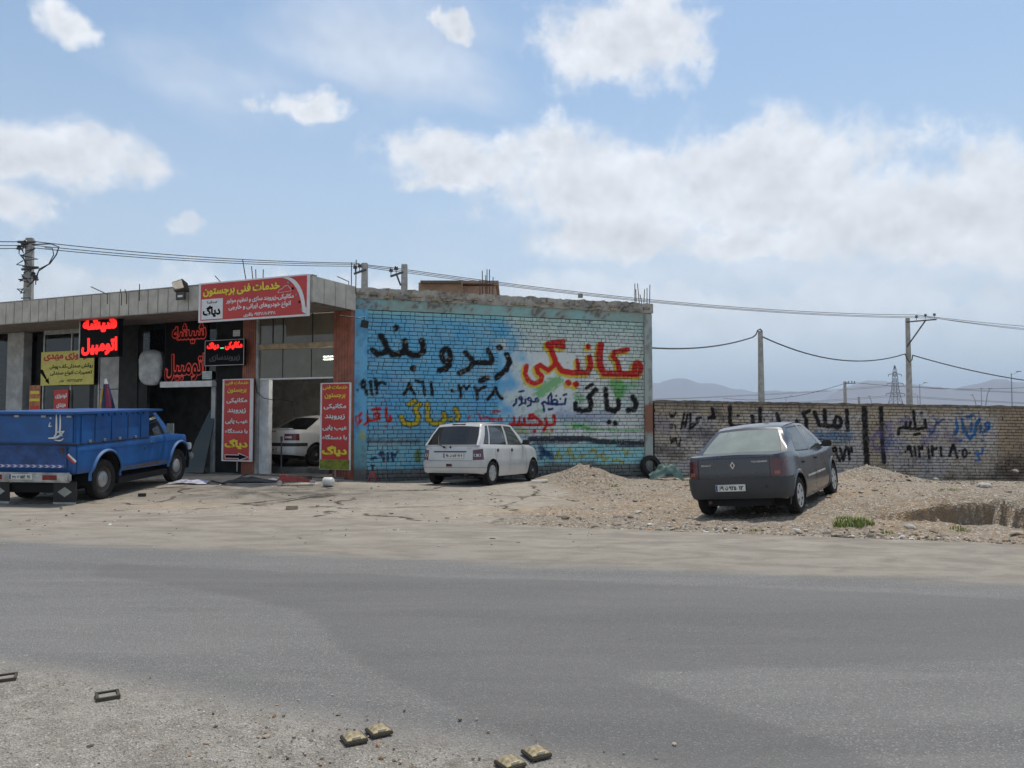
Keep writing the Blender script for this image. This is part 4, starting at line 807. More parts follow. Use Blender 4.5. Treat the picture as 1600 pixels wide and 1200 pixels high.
b = BB(); sbox(b, -.14, FL, 4.90, 4.925, 1.47, 1.63); b.build('top_flashing', mat('dull_flashing', (.33, .31, .28), .6, .3))
b = BB(); sbox(b, -.13, FL, 4.26, 4.28, 1.56, 1.625); b.build('bottom_flashing', MATS['dull_flashing'])
# --- facade columns
for px0, px1, m, nm in ((522, 549, M_brown, 'brown_pillar'), (380, 400, M_brown, 'brown_pillar')):
    b = BB(); sbox(b, S(px0), S(px1), FZ - .1, 4.27, -.3, .06); p_ = b.build(nm, m, bevel=.008)
    b = BB()
    sa, sb = S(px0), S(px1); k = 6
    for j in range(1, k): sbox(b, sa + (sb - sa) * j / k - .004, sa + (sb - sa) * j / k + .004, FZ, 4.25, .06, .063)
    b.build('cladding_joint', M_rust, p_)
b = BB(); sbox(b, S(404) - .0, S(400.5), FZ, 4.27, -.15, .05); b.build('door_jamb', M_greycol)
b = BB(); sbox(b, S(419), S(404.5), FZ, fsz(410, 592)[1], -.16, -.02); b.build('jamb_panel', M_wallin)
# garage bay: lintel beam, glazed transom, sagging glass board
b = BB(); fbox(b, 400.5, 521.5, 536, 544, -.06, .05); b.build('transom_beam', M_wood, bevel=.006)
b = BB(); sbox(b, S(521.5), S(401), fsz(460, 536)[1], 4.26, -.02, -.005); b.build('transom_pane', M_glassb)
for px in (424, 440, 486): b = BB(); fbox(b, px, px + 1.0, 482, 536, -.03, .01); b.build('glazing_bar', M_shutter)
b = BB(); fbox(b, 402, 521, 545, 591, -.02, -.004); b.build('lower_pane', M_glassb)
b = BB(); fbox(b, 405, 521, 590, 592.5, -.04, .02); b.build('pane_edge', M_white)
for px in (440, 485): b = BB(); fbox(b, px, px + .8, 545, 590, -.02, .004); b.build('glazing_bar', M_shutter)
b = BB(); fbox(b, 504, 570, 555, 557, -1.3, -1.26); fbox(b, 504, 570, 559.5, 561.5, -1.3, -1.26); b.build('tube_light', mat('lit_tube', (.8, .8, .75), .5, emit=(1, .98, .9), es=60.0))
b = BB(); b.prism([((F0 + FU * a_ + FG * t_).x, (F0 + FU * a_ + FG * t_).y) for a_, t_ in ((S(521), .9), (S(401) + .1, .9), (S(401) + .1, 10.6), (S(521) - 4, 10.6))], .15, Matrix.Translation((0, 0, FZ + .012))); b.build('saloon_support_slab', MATS['oily_floor'])  # slab added as a support to raise the white saloon
# dark sheeted strip left of the brown pillar, glass-shop front
b = BB(); s0, s1 = S(379.5), S(338)
k = 26
for j in range(k):
    a = s0 + (s1 - s0) * j / k; w = (s1 - s0) / k; sbox(b, a, a + w * .55, FZ, 4.26, -.05, .02); sbox(b, a + w * .5, a + w * 1.05, FZ, 4.26, -.06, .0)
b.build('corrugated_panel', M_shutter)
b = BB(); sbox(b, S(337.5), S(331), FZ, fsz(334, 604)[1], -.05, .03); b.build('door_jamb', M_greycol)
b = BB(); sbox(b, S(337), S(256), fsz(296, 605)[1], fsz(296, 596)[1], -.02, .16); b.build('door_lintel', M_white, bevel=.004)
b = BB(); sbox(b, S(337), S(217), fsz(296, 596)[1] + .01, 4.26, -.03, -.01); b.build('shop_window', M_glassd)
b = BB()
for px in (218, 256, 296, 337): fbox(b, px - .6, px + .6, 486, 597, -.05, .02)
b.build('window_frame', M_shutter)
b = BB(); sbox(b, S(230), S(216.5), FZ, fsz(224, 596)[1], -.1, .02); b.build('door_jamb', M_shutter)
b = BB(); sbox(b, S(216), S(187), FZ, 4.26, -.2, .06); b.build('dark_column', M_shutter)
b = BB(); fbox(b, 155, 186.5, 556, 740, -.1, .05); b.build('stone_column', M_greycol, bevel=.006)
b = BB(); fbox(b, 155, 186.5, 607.5, 609, .05, .054); b.build('cladding_joint', M_dark)
b = BB(); sbox(b, S(186), S(154), fsz(170, 556)[1] + .004, 4.26, -.12, .03); b.build('dark_header', M_shutter)
# upholstery shop window
b = BB(); sbox(b, S(154), S(66), FZ, 4.26, -.05, -.03); b.build('shop_window', M_glassd)
b = BB()
for px in (66, 109, 153): fbox(b, px - .9, px + .9, 516, 745, -.08, .0)
sbox(b, S(154), S(66), fsz(110, 521)[1], fsz(110, 514)[1], -.09, .01); b.build('window_frame', M_steel)
b = BB(); sbox(b, S(64.5), S(38.5), FZ, 4.26, -.4, -.35); b.build('recessed_door', M_shutter)
b = BB(); sbox(b, S(38), S(12.5), FZ, 4.26, -.2, .08); b.build('stone_column', M_greycol, bevel=.006)
b = BB(); sbox(b, S(12), S(-70), FZ, 4.26, -.05, -.03); b.build('shop_window', M_glassd)
b = BB(); sbox(b, S(-72), S(-95), FZ, 4.26, -.2, .08); b.build('stone_column', M_greycol, bevel=.006)
b = BB(); sbox(b, S(-97), FL, FZ, 4.26, -.06, -.03); b.build('roller_shutter', M_shutter)
b = BB(); sbox(b, S(216), FL, fsz(100, 514)[1] + .02, 4.28, .02, .09); b.build('header_beam', mat('grey_header', (.33, .315, .29), .8))
# things seen inside the shop windows: shelving
for px0, px1 in ((70, 106), (111, 150), (-40, 8)):
    b = BB(); 
    for j in range(4): sbox(b, S(px0), S(px1), FZ + .5 + .6 * j, FZ + .53 + .6 * j, -.62, -.25)
    for px in (px0, px1): sbox(b, S(px) - .02, S(px) + .02, FZ, FZ + 2.6, -.62, -.25)
    b.build('shelf_unit', M_wood)
rs2 = random.Random(12); pal = [(.62, .58, .50), (.35, .38, .28), (.7, .66, .6), (.3, .3, .3), (.5, .36, .22)]
for k in range(14):
    px = rs2.choice((rs2.uniform(70, 104), rs2.uniform(112, 148), rs2.uniform(-35, 6))); j = rs2.randrange(4); w = rs2.uniform(.12, .3); h = rs2.uniform(.15, .45); s_ = S(px); b = MB(); z = FZ + .535 + .6 * j
    b.box((-s_, z + h / 2, -.42), (w, h, .25), FM); o = b.build('upholstery_roll' if rs2.random() < .5 else 'stock_box', mat('stock%d' % rs2.randrange(5), pal[k % 5], .8), None, bevel=.02)
    o['label'] = 'muted fabric rolls and boxes stacked on shelves in the upholstery shop window'; o['category'] = 'stock'; o['group'] = 'goods on the shop shelves'
# --- rebar starters standing out of the roof
def rebar(px, py0, py1, Y, lean=0, r=.012):
    a = at_depth(px, py1, Y); c = at_depth(px + lean, py0, Y); b = BB(); b.tube([a - Vector((0, 0, .25)), a, c], r, 6); b.build('rebar', M_rust)
for px, y0, y1, l in ((750, 437, 452, 0), (754, 423, 452, -.5), (759, 430, 453, 0), (761, 421, 453, 0), (765, 421, 453, -.2), (770, 433, 454, .5)): rebar(px, y0, y1, 21.2, l)
for px, y0, y1, l in ((992, 443, 474, 0), (994, 452, 474, -.5), (999, 443, 474, -3), (1003, 460, 475, -3), (1006, 452, 475, 1.2), (1011, 450, 476, 0), (1015, 445, 476, .5)): rebar(px, y0, y1, 22.6, l, .012)
for px, y0, y1, l in ((384, 405, 436, -5), (395, 416, 436, -2), (400, 421, 436, -.5), (411, 421, 434, .5), (345, 431, 441, -9), (549, 410, 442, .3), (556, 406, 444, .6), (545, 432, 440, -18), (218, 444, 455, 0), (190, 452, 462, -2), (198, 452, 460, -3), (168, 448, 460, -26)): rebar(px, y0, y1, 19.5, l)
b = BB(); P_ = on_plane(908, 462, W0, WN); b.box((0, 0, 0), (.13, .11, .1), Matrix.Translation(P_ + Vector((0, 0, .0)) - WN * .05)); b.build('loose_brick', mat('grey_block', (.25, .24, .22), .9))

# ================================================================== LONG BOUNDARY WALL
bw = wroot('boundary_wall', B0, 'long low brick boundary wall with black and blue painted lettering', 'wall')
bz0 = lambda s: -.32 - .014 * s; bz1 = lambda s: 2.0 - .0142 * s
def adopt2(o): return o
core = adopt2(wall_grid('wall_core', B0, BU, BN, 0, BL, bz0, lambda s: bz1(s) - .01, -.026, .06, mortar_mat, bw, paint_long, mortar=True, amp=.003, thick=.2))
brick_wall(core, B0, BU, BN, BL, bz0, bz1, .0935, paint_long, 15, 298, keep=lambda q: (q[:, 1] < 745) & (q[:, 0] < 1600) & ((q[:, 0] < 1085) | (q[:, 0] > 1310)))
def paint_cop(P, **k):
    q = proj(P); n = fbm(q[:, 0] * .2, q[:, 1] * .2, 4, 71); C = np.tile(np.array([(.21, .185, .15)]), (len(q), 1)); return mixc(C, sstep(n, .45, .6) * .8, (.11, .095, .08))
adopt2(wall_grid('mortar_coping', B0, BU, BN, 0, BL, lambda s: bz1(s) - .008, lambda s: bz1(s) + .06, .02, .035, plaster_mat, bw, paint_cop, amp=.015, thick=.26, jag=.018, seed=9))

# ================================================================== VEHICLES
M_tyre = mat('tyre_rubber', (.018, .018, .018), .9, var=.15, dust=.07, spec=.25)
M_rubber = mat('black_trim', (.014, .014, .015), .55, dust=.08)
M_under = mat('vehicle_underside', (.012, .011, .011), .9)
M_lens = mat('red_lamp_lens', (.20, .012, .012), .15, var=.15, scale=12, coat=.5)
M_lensd = mat('dark_red_lamp_lens', (.085, .010, .012), .18, var=.15, scale=12, coat=.5)
M_lensw = mat('clear_lamp_lens', (.55, .5, .48), .15, var=.1, coat=.5)
M_plate = mat('licence_plate_white', (.68, .67, .62), .5, var=.06, dust=.2)
M_ink = mat('plate_ink', (.01, .01, .012), .5)
M_chrome = mat('chrome', (.7, .7, .7), .18, .95, var=.05)
M_alloy = mat('wheel_cover_silver', (.50, .50, .49), .4, .45, var=.1, dust=.25)
M_int = mat('cabin_upholstery', (.06, .06, .065), .9)

def catmull(P, n=12):
    P = [Vector((p[0], p[1], 0)) for p in P]; out = []
    for i in range(len(P) - 1):
        p0 = P[max(i - 1, 0)]; p1 = P[i]; p2 = P[i + 1]; p3 = P[min(i + 2, len(P) - 1)]
        for k in range(n):
            t = k / n; out.append(.5 * ((2 * p1) + (p2 - p0) * t + (2 * p0 - 5 * p1 + 4 * p2 - p3) * t * t + (3 * p1 - p0 - 3 * p2 + p3) * t ** 3))
    return out + [P[-1]]
class Body:
    """lower body: a rounded plan outline raised from sill to deck, with the sides tucked in by an inset profile"""
    def __init__(s, plan, deck, sill, inset, step=.05):
        c = catmull(plan); L = [0]
        for a, b in zip(c[:-1], c[1:]): L.append(L[-1] + (b - a).length)
        n = int(L[-1] / step); u = np.linspace(0, L[-1], n + 1)
        s.u = u; s.x = np.interp(u, L, [p.x for p in c]); s.y = np.maximum(np.interp(u, L, [p.y for p in c]), 0)
        s.y[0] = s.y[-1] = 0; tx = np.gradient(s.x); ty = np.gradient(s.y); ll = np.hypot(tx, ty); s.nx = -ty / ll; s.ny = tx / ll
        s.nx[0] = -1; s.ny[0] = 0; s.nx[-1] = 1; s.ny[-1] = 0
        d = catmull(deck, 8); s.dx = [p.x for p in d]; s.dz = [p.y for p in d]; s.sl = sill; s.ins = inset; s.L = L[-1]
        s.im = int(np.argmax(s.y))
    def zt(s, x): return np.interp(x, s.dx, s.dz)
    def zb(s, x): return np.interp(x, [p[0] for p in s.sl], [p[1] for p in s.sl])
    def inset(s, k): return np.interp(k, [p[0] for p in s.ins], [p[1] for p in s.ins])
    def pt(s, u, z=None, k=None, off=0, side=-1):
        x = np.interp(u, s.u, s.x); y = np.interp(u, s.u, s.y); nx = np.interp(u, s.u, s.nx); ny = np.interp(u, s.u, s.ny)
        b, t = s.zb(x), s.zt(x)
        if k is None: k = (z - b) / max(t - b, 1e-3)
        z = b + (t - b) * k; d = off - s.inset(min(max(k, 0), 1)); return (x + nx * d, side * max(y + ny * d, 0), z)
    def u_y(s, y): i = s.im; return float(np.interp(y, s.y[:i], s.u[:i]))           # on the rear half
    def u_x(s, x):                                                                  # along the side
        i0 = int(np.argmax(s.y > .8 * s.y.max())); i1 = len(s.y) - int(np.argmax(s.y[::-1] > .8 * s.y.max())); return float(np.interp(x, s.x[i0:i1], s.u[i0:i1]))
    def patch(s, mb, u0, u1, z0, z1, off, side=-1, n=8, m=3, z0b=None, z1b=None, both=False, th=.0):
        for sd in ((-1, 1) if both else (side,)):
            z0b_ = z0 if z0b is None else z0b; z1b_ = z1 if z1b is None else z1b
            G = [[s.pt(u0 + (u1 - u0) * i / n, z=(z0 + (z0b_ - z0) * i / n) + ((z1 + (z1b_ - z1) * i / n) - (z0 + (z0b_ - z0) * i / n)) * j / m, off=off, side=sd) for i in range(n + 1)] for j in range(m + 1)]
            if sd > 0: G = [r[::-1] for r in G]
            # rim back to the body so the patch has thickness
            back = lambda i, j: s.pt(u0 + (u1 - u0) * i / n, z=(z0 + (z0b_ - z0) * i / n) + ((z1 + (z1b_ - z1) * i / n) - (z0 + (z0b_ - z0) * i / n)) * j / m, off=off - .03, side=sd)
            mb.grid(G); idx = [(i, 0) for i in range(n + 1)] + [(n, j) for j in range(1, m + 1)] + [(i, m) for i in range(n - 1, -1, -1)] + [(0, j) for j in range(m - 1, -1, -1)]
            fr = [s.pt(u0 + (u1 - u0) * i / n, z=(z0 + (z0b_ - z0) * i / n) + ((z1 + (z1b_ - z1) * i / n) - (z0 + (z0b_ - z0) * i / n)) * j / m, off=off, side=sd) for i, j in idx]
            mb.grid([fr, [back(i, j) for i, j in idx]])
        return mb
    def build(s, root, m, wheels, Rw, crown=.03, rows=15, gap=(None, None)):
        """wheels: axle positions; Rw: arch radius; returns the body mesh"""
        mb = MB(); n = len(s.u); V = []; idx = {}
        for sd in (-1, 1):
            for i in range(n):
                for j in range(rows + 1):
                    idx[(sd, i, j)] = len(V); V.append(list(s.pt(s.u[i], k=j / rows, side=sd)))
        Fs = []
        def dist(p, xa, za): return math.hypot(p[0] - xa, p[2] - za)
        rem = set(); keep = []
        for sd in (-1, 1):
            for i in range(n - 1):
                for j in range(rows):
                    q = [idx[(sd, i, j)], idx[(sd, i + 1, j)], idx[(sd, i + 1, j + 1)], idx[(sd, i, j + 1)]]
                    c = [sum(V[a][k] for a in q) / 4 for k in range(3)]
                    if abs(c[1]) > .45 and any(dist(c, xa, za) < r for xa, za, r in wheels): rem.update(q); continue
                    keep.append(q if sd < 0 else q[::-1])
        used = set(a for q in keep for a in q)
        for a in rem & used:
            for xa, za, r in wheels:
                d = dist(V[a], xa, za)
                if d < r + .07 and d > 1e-3: V[a][0] = xa + (V[a][0] - xa) * r / d; V[a][2] = za + (V[a][2] - za) * r / d; break
        Fs += keep
        for i in range(n):                              # deck strips across
            a = V[idx[(-1, i, rows)]]; w = abs(a[1])
            for t in range(1, 8):
                y = -w + 2 * w * t / 8; idx[('d', i, t)] = len(V); V.append([a[0], y, a[2] + crown * (1 - (y / max(w, .01)) ** 2) * min(1, w / .5)])
            idx[('d', i, 0)] = idx[(-1, i, rows)]; idx[('d', i, 8)] = idx[(1, i, rows)]
        for i in range(n - 1):
            xm = s.x[i]
            if gap[0] is not None and gap[0] < xm < gap[1]: continue
            for t in range(8): Fs.append((idx[('d', i, t)], idx[('d', i + 1, t)], idx[('d', i + 1, t + 1)], idx[('d', i, t + 1)]))
        mb.v = [tuple(p) for p in V]; mb.f = [tuple(q) for q in Fs]
        o = mb.build('body', m, root, smooth=38, merge=True)
        wm = MB()
        for xa, za, r in wheels:                        # wheel housings
            y = float(np.interp(xa, s.x[:], s.y[:])) if False else s.pt(s.u_x(xa), z=za + .1)[1]
            for sd in (-1, 1):
                Mx = Matrix.Translation((xa, sd * (abs(y) - .012), za)) @ Matrix.Rotation(math.pi / 2 * (1 if sd < 0 else -1), 4, 'X')
                wm.lathe([(r, 0), (r + .002, -.32), (.02, -.33)], 20, Mx, a0=(-.35 if sd < 0 else -math.pi - .35 + .7 - .35), a1=(math.pi + .35 if sd < 0 else .35))
        x0, x1 = s.x.min() + .12, s.x.max() - .12; wy = s.y.max() - .34
        wm.box(((x0 + x1) / 2, 0, .30), (x1 - x0, wy * 2, .16)); xs_ = sorted(w[0] for w in wheels)
        wm.box(((xs_[0] + xs_[-1]) / 2, 0, .30), (xs_[-1] - xs_[0] - 2 * Rw - .02, s.y.max() * 2 - .12, .12))
        wm.build('underbody', M_under, root)
        return o
def wheel(root, x, y, r, w, style):
    sd = 1 if y > 0 else -1
    Mx = Matrix.Translation((x, y, r)) @ Matrix.Rotation(-sd * math.pi / 2, 4, 'X')
    b = MB(); rr = r * .66
    b.lathe([(rr * .98, -w / 2), (r * .90, -w / 2), (r * .975, -w * .42), (r, -w * .30), (r * 1.0, w * .30), (r * .975, w * .42), (r * .90, w * .5), (r * .80, w * .52), (rr, w * .44), (rr * .96, w * .3)], 32, Mx)
    for k in range(40):
        a = k * 6.2832 / 40; b.box((0, 0, 0), (.006, .012, w * .5), Mx @ Matrix.Rotation(a, 4, 'Z') @ Matrix.Translation((r * .998, 0, 0)))
    t = b.build('wheel', M_tyre, root, smooth=35)
    b = MB()
    if style == 'steel':                               # black steel disc
        b.lathe([(rr, w * .40), (rr * .9, w * .30), (rr * .84, w * .12), (rr * .55, w * .16), (rr * .36, w * .26), (rr * .3, w * .27), (0.001, w * .24)], 28, Mx); b.build('rim', mat('black_steel_rim', (.03, .03, .032), .6, dust=.1), t, smooth=35)
        b = MB(); b.lathe([(rr * .26, w * .26), (rr * .24, w * .42), (rr * .12, w * .46), (.001, w * .46)], 14, Mx); b.build('hub_cap', M_chrome, t, smooth=35)
    elif style == 'truck':
        b.lathe([(rr, w * .40), (rr * .94, w * .30), (rr * .86, w * .05), (rr * .6, w * .02), (.001, w * .02)], 28, Mx); b.build('rim', mat('dark_steel_rim', (.05, .05, .05), .6, dust=.3), t, smooth=35)
        b = MB(); b.lathe([(rr * .62, w * .03), (rr * .60, w * .3), (rr * .50, w * .40), (rr * .18, w * .48), (rr * .17, w * .52), (.001, w * .52)], 22, Mx); b.build('hub_cap', mat('dull_white_hub', (.42, .415, .40), .4, .3, dust=.2), t, smooth=35)
    else:                                              # spoked plastic cover
        n = 7 if style == 'cover7' else 6
        b.lathe([(rr * 1.0, w * .46), (rr * .95, w * .49), (rr * .86, w * .45)], 32, Mx)
        b.lathe([(rr * .36, w * .46), (rr * .3, w * .50), (.001, w * .51)], 20, Mx)
        for k in range(n):
            a = k * 6.2832 / n; wd = .50 if style == 'cover7' else .44
            p = [(rr * .25, -rr * wd * .38), (rr * .95, -rr * wd * .62), (rr * .95, rr * wd * .62), (rr * .25, rr * wd * .38)]
            b.prism([(q[0], q[1]) for q in p], w * .035, Mx @ Matrix.Rotation(a, 4, 'Z') @ Matrix.Translation((0, 0, w * .435)))
        b.build('rim', M_alloy, t, smooth=35)
        b = MB(); b.lathe([(rr * .97, w * .30), (rr * .9, w * .34), (.001, w * .32)], 20, Mx); b.build('brake_disc', M_under, t)
    return t
def cabin(root, B, m, gm, sb, stp, types, wt, zr, rear_bow=.05, front_bow=.10, base_in=.075, rt=(-1, -.88, -.86, 0, .86, .88, 1), kt=(0, .05, .09, .5, .88, .92, 1), rear_k=(0, .03, .06, .5, .9, .94, 1), rear_glass=None):
    """greenhouse: side columns between base points sb and roof points stp; b body, s seal, g glass"""
    body, seal, gl = MB(), MB(), {}
    def cell(tc, tr, quad, key):
        t = 'b' if 'b' in (tc, tr) else ('s' if 's' in (tc, tr) else 'g')
        (body if t == 'b' else seal if t == 's' else gl.setdefault(key, MB())).add(quad, [(0, 1, 2, 3)])
    kty = ['b', 's', 'g', 'g', 's', 'b']
    def sidept(i, k, sd):
        xb, xt = sb[i], stp[i]; x = xb + (xt - xb) * k
        yb = abs(B.pt(B.u_x(min(max(xb, B.x.min() + .25), B.x.max() - .4)), k=1)[1]) - base_in + .06; y = yb + (wt(xt) - yb) * k + .022 * math.sin(math.pi * k)
        return (x, sd * y, (float(B.zt(xb)) - .012) * (1 - k) + zr(xt) * k)
    for sd in (-1, 1):
        gi = 0
        for i in range(len(sb) - 1):
            if types[i] != 'g': gi += 0
            for j in range(6):
                q = [sidept(i, kt[j], sd), sidept(i + 1, kt[j], sd), sidept(i + 1, kt[j + 1], sd), sidept(i, kt[j + 1], sd)]
                cell(types[i], kty[j], q if sd < 0 else q[::-1], ('side', sd, i))
    def endpt(e, t, k, bow):
        i = 0 if e < 0 else len(sb) - 1; a = sidept(i, k, 1); f = bow * (1 - t * t) * (1 - .35 * k); return (a[0] + e * f, t * a[1], a[2] + (.03 * (1 - t * t) * k))
    for e, bow in ((-1, rear_bow), (1, front_bow)):
        ty = ['b', 's', 'g', 'g', 's', 'b']; kk = rear_k
        for i in range(6):
            sub = 3 if ty[i] == 'g' else 1
            for q_ in range(sub):
                t0 = rt[i] + (rt[i + 1] - rt[i]) * q_ / sub; t1 = rt[i] + (rt[i + 1] - rt[i]) * (q_ + 1) / sub
                for j in range(6):
                    q = [endpt(e, t0, kk[j], bow), endpt(e, t1, kk[j], bow), endpt(e, t1, kk[j + 1], bow), endpt(e, t0, kk[j + 1], bow)]
                    cell(ty[i], kty[j], q, ('end', e, 0))
    n = 14; G = []
    for i in range(n + 1):
        f = i / n; row = []
        for t_ in range(9):
            t = -1 + 2 * t_ / 8; a = Vector(endpt(-1, t, 1, rear_bow)); c = Vector(endpt(1, t, 1, front_bow)); p = a.lerp(c, f); xt = stp[0] + (stp[-1] - stp[0]) * f
            y = wt(xt) * t; row.append((p.x, y, zr(xt) + .03 * (1 - t * t) + .012 * math.sin(math.pi * f)))
        G.append(row)
    body.grid(G); body.build('cabin_shell', m, root, smooth=42, merge=True); seal.build('window_seal', M_rubber, root, merge=True)
    for key, mb in gl.items():
        nm = 'window' if key[0] == 'side' else ('rear_window' if key[1] < 0 else 'windscreen')
        mb.build(nm, (rear_glass or gm) if nm == 'rear_window' else gm, root, smooth=60, merge=True)
def seats(root, xs, w, z0, z1):
    for x in xs:
        for y in (-w, w):
            b = MB(); b.box((x, y, (z0 + z1) / 2), (.12, .42, z1 - z0)); b.box((x - .02, y, z1 + .09), (.09, .24, .16)); b.build('seat', M_int, root, bevel=.03)
def mirror(root, x, y, z, m):
    sd = 1 if y > 0 else -1; b = MB(); b.box((x, y + sd * .09, z), (.10, .17, .12)); b.box((x + .01, y, z - .03), (.05, .1, .04)); b.build('wing_mirror', m, root, bevel=.03, smooth=40)
def place_car(root, RR, RL, FR, wb, tr):
    f = (FR - RR).normalized(); l = (RL - RR); l = (l - f * l.dot(f)).normalized(); up = f.cross(l); o = RR + f * wb / 2 + l * tr / 2
    root.matrix_world = Matrix(((f.x, l.x, up.x, o.x), (f.y, l.y, up.y, o.y), (f.z, l.z, up.z, o.z), (0, 0, 0, 1)))
def plate(root, x, y, z, w, h, texts, tilt=0):
    b = MB(); b.box((x, y, z), (.014, w, h)); p = b.build('licence_plate', M_plate, root, bevel=.003)
    Mx = frame((x - .0085, y, z), (0, -1, 0)); b = MB(); bl = MB(); bl.box((-w / 2 + .02, 0, .0005), (.028, h * .9, .002), Mx); bl.build('plate_strip', mat('plate_blue', (.02, .06, .25), .5), p)
    for t, cx, tw in texts: b = MB(); letters(b, t, cx * w, 0, tw * w, h * .62, Mx, .001, .045); b.build('plate_number', M_ink, p)
def seam(root, B, xs, z0, z1, name='door_seam', slant=0, mm=None):
    b = MB()
    for x in xs:
        u = B.u_x(x); 
        for sd in (-1, 1):
            P = [[B.pt(u + du, z=z0 + (min(z1, float(B.zt(x)) - .015) - z0) * j / 8, off=.0018, side=sd) for du in (-.0045, .0045)] for j in range(9)]
            b.grid(P if sd < 0 else [r[::-1] for r in P])
    b.build(name, mm or M_rubber, root)

# ------------------------------------------------------------------ grey saloon on the dirt
def grey_saloon():
    m = mat('grey_car_paint', (.040, .044, .054), .26, .4, var=.05, scale=2, coat=.55, dust=.13, dustc=(.30, .27, .235))
    root = tag(empty('parked_car'), 'dusty grey four-door saloon with black mirrors parked tilted on the dirt', 'car')
    wb, tr, r = 2.63, 1.47, .305
    xr, xf = -wb / 2, wb / 2
    B = Body([(-2.08, 0), (-2.075, .50), (-2.035, .73), (-1.93, .815), (-1.70, .85), (-1.1, .868), (0, .87), (1.0, .865), (1.6, .835), (1.92, .72), (2.08, .45), (2.12, 0)],
             [(-2.2, 1.03), (-2.0, 1.055), (-1.7, 1.065), (-1.35, 1.06), (-1.0, 1.0), (0, .965), (.9, .965), (1.1, .985), (1.5, .93), (1.9, .82), (2.15, .66)],
             [(-2.2, .36), (-1.75, .30), (-1.2, .20), (1.2, .20), (1.7, .24), (2.2, .26)],
             [(0, .07), (.10, .03), (.25, .008), (.45, 0), (.6, .006), (.72, .016), (.85, .024), (.93, .030), (.975, .036), (1.0, .055)])
    Rw = .37; B.build(root, m, [(xr, r + .01, Rw), (xf, r + .01, Rw)], Rw, crown=.022)
    for x in (xr, xf):
        for y in (-.755, .755): wheel(root, x, y, r, .185, 'cover6')
    gl = glass('pale_car_glass', (.62, .72, .70), .62, (.05, .06, .06), .35, (.33, .36, .33)); rg = glass('pale_rear_glass', (.60, .72, .68), .40, (.12, .135, .125), .9, (.47, .52, .46))  # rear glass has a pale green-grey diffuse film mixed in
    zr = lambda x: float(np.interp(x, [-1.05, -.8, -.3, .3, .45], [1.435, 1.468, 1.482, 1.45, 1.415])); wt = lambda x: float(np.interp(x, [-1.0, -.3, .4], [.56, .60, .57]))
    cabin(root, B, m, gl, [-1.62, -1.14, -1.12, -.25, -.23, -.13, -.11, .78, .80, 1.02], [-1.00, -.84, -.82, -.30, -.28, -.18, -.16, .14, .16, .32], ['b', 's', 'g', 's', 'b', 's', 'g', 's', 'b'], wt, zr, rear_bow=.07, front_bow=.12, rear_glass=rg)
    seats(root, (-.85, .05), .36, .9, 1.14)
    b = MB(); B.patch(b, 0, B.u_x(-1.70), .345, .685, .022, both=True, n=16, m=6); b.build('rear_bumper', mat('grey_bumper_plastic', (.036, .038, .044), .6, var=.06, dust=.16, dustc=(.28, .25, .21)), root, smooth=45)
    b = MB(); B.patch(b, 0, B.u_y(.60), .665, .675, .004, both=True, n=8, m=1); B.patch(b, B.u_y(.595), B.u_y(.602), .67, 1.03, .004, both=True, n=1, m=6); b.build('boot_seam', M_rubber, root)
    for sd in (-1, 1):
        b = MB(); B.patch(b, B.u_y(.61), B.u_x(-1.80), .70, .985, .007, side=sd, n=10, m=6, z1b=1.0, z0b=.70); t = b.build('tail_lamp', M_lensd, root, smooth=60)
        b = MB(); B.patch(b, B.u_y(.665), B.u_y(.745), .735, .79, .0085, side=sd, n=4, m=3); b.build('reverse_lens', mat('pale_red_lens', (.30, .10, .09), .2), t)
    b = MB(); B.patch(b, 0, B.u_y(.55), 1.018, 1.030, .006, both=True, n=6, m=1); b.build('boot_lip', m, root)
    x_ = -2.105
    plate(root, x_ - .008, .06, .535, .50, .112, [('۶۹', -.30, .15), ('ن', -.12, .10), ('۹۲۵', .08, .24), ('۱۲', .36, .15)])
    b = MB(); Mx = frame((B.pt(0, z=.90, off=.006)[0], 0, .90), (0, -1, 0)); pts = [(0, .065), (.045, 0), (0, -.065), (-.045, 0)]; inn = [(0, .034), (.02, 0), (0, -.034), (-.02, 0)]
    for k in range(4):
        a, c, d, e = pts[k], pts[(k + 1) % 4], inn[(k + 1) % 4], inn[k]; b.prism([a, c, d, e][::-1], .012, Mx)
    b.build('badge', M_chrome, root); b = MB(); b.lathe([(.014, 0), (.013, .006), (.001, .006)], 12, Mx @ Matrix.Translation((0, -.13, 0))); b.build('boot_lock', M_chrome, root)
    b = MB(); letters(b, 'RENAULT', -.45, .01, .17, .028, Mx, .0, .03, raw=True); letters(b, 'TONDAR90', .44, .045, .26, .030, Mx, .0, .03, raw=True); b.build('boot_lettering', M_chrome, root)
    seam(root, B, (-1.05 + .05, -.17, .86), .30, 2.0)
    for x0, x1 in ((-.78, -.20), (-.14, .52)):
        for sd in (-1, 1): b = MB(); B.patch(b, B.u_x(x0), B.u_x(x1), .555, .585, .010, side=sd, n=8, m=1); b.build('side_moulding', mat('pale_side_moulding', (.42, .41, .38), .5), root)
    for x in (-.93, -.02):
        for sd in (-1, 1): b = MB(); p = B.pt(B.u_x(x), z=.83, off=.018, side=sd); b.box(p, (.14, .03, .035)); b.build('door_handle', M_rubber, root, bevel=.01)
    for y in (-.80, .80): mirror(root, .82, y, 1.03, M_rubber)
    b = MB(); B.patch(b, B.u_x(-.92), B.u_x(.92), .205, .245, .012, both=True, n=10, m=1); b.build('sill', m, root)
    b = MB(); p = B.pt(B.u_y(.52), z=.55, off=.024, side=-1); b.lathe([(.028, 0), (.02, .004), (.001, .004)], 14, frame(p, (0, -1, 0))); b.build('tow_eye_cover', M_rubber, root)
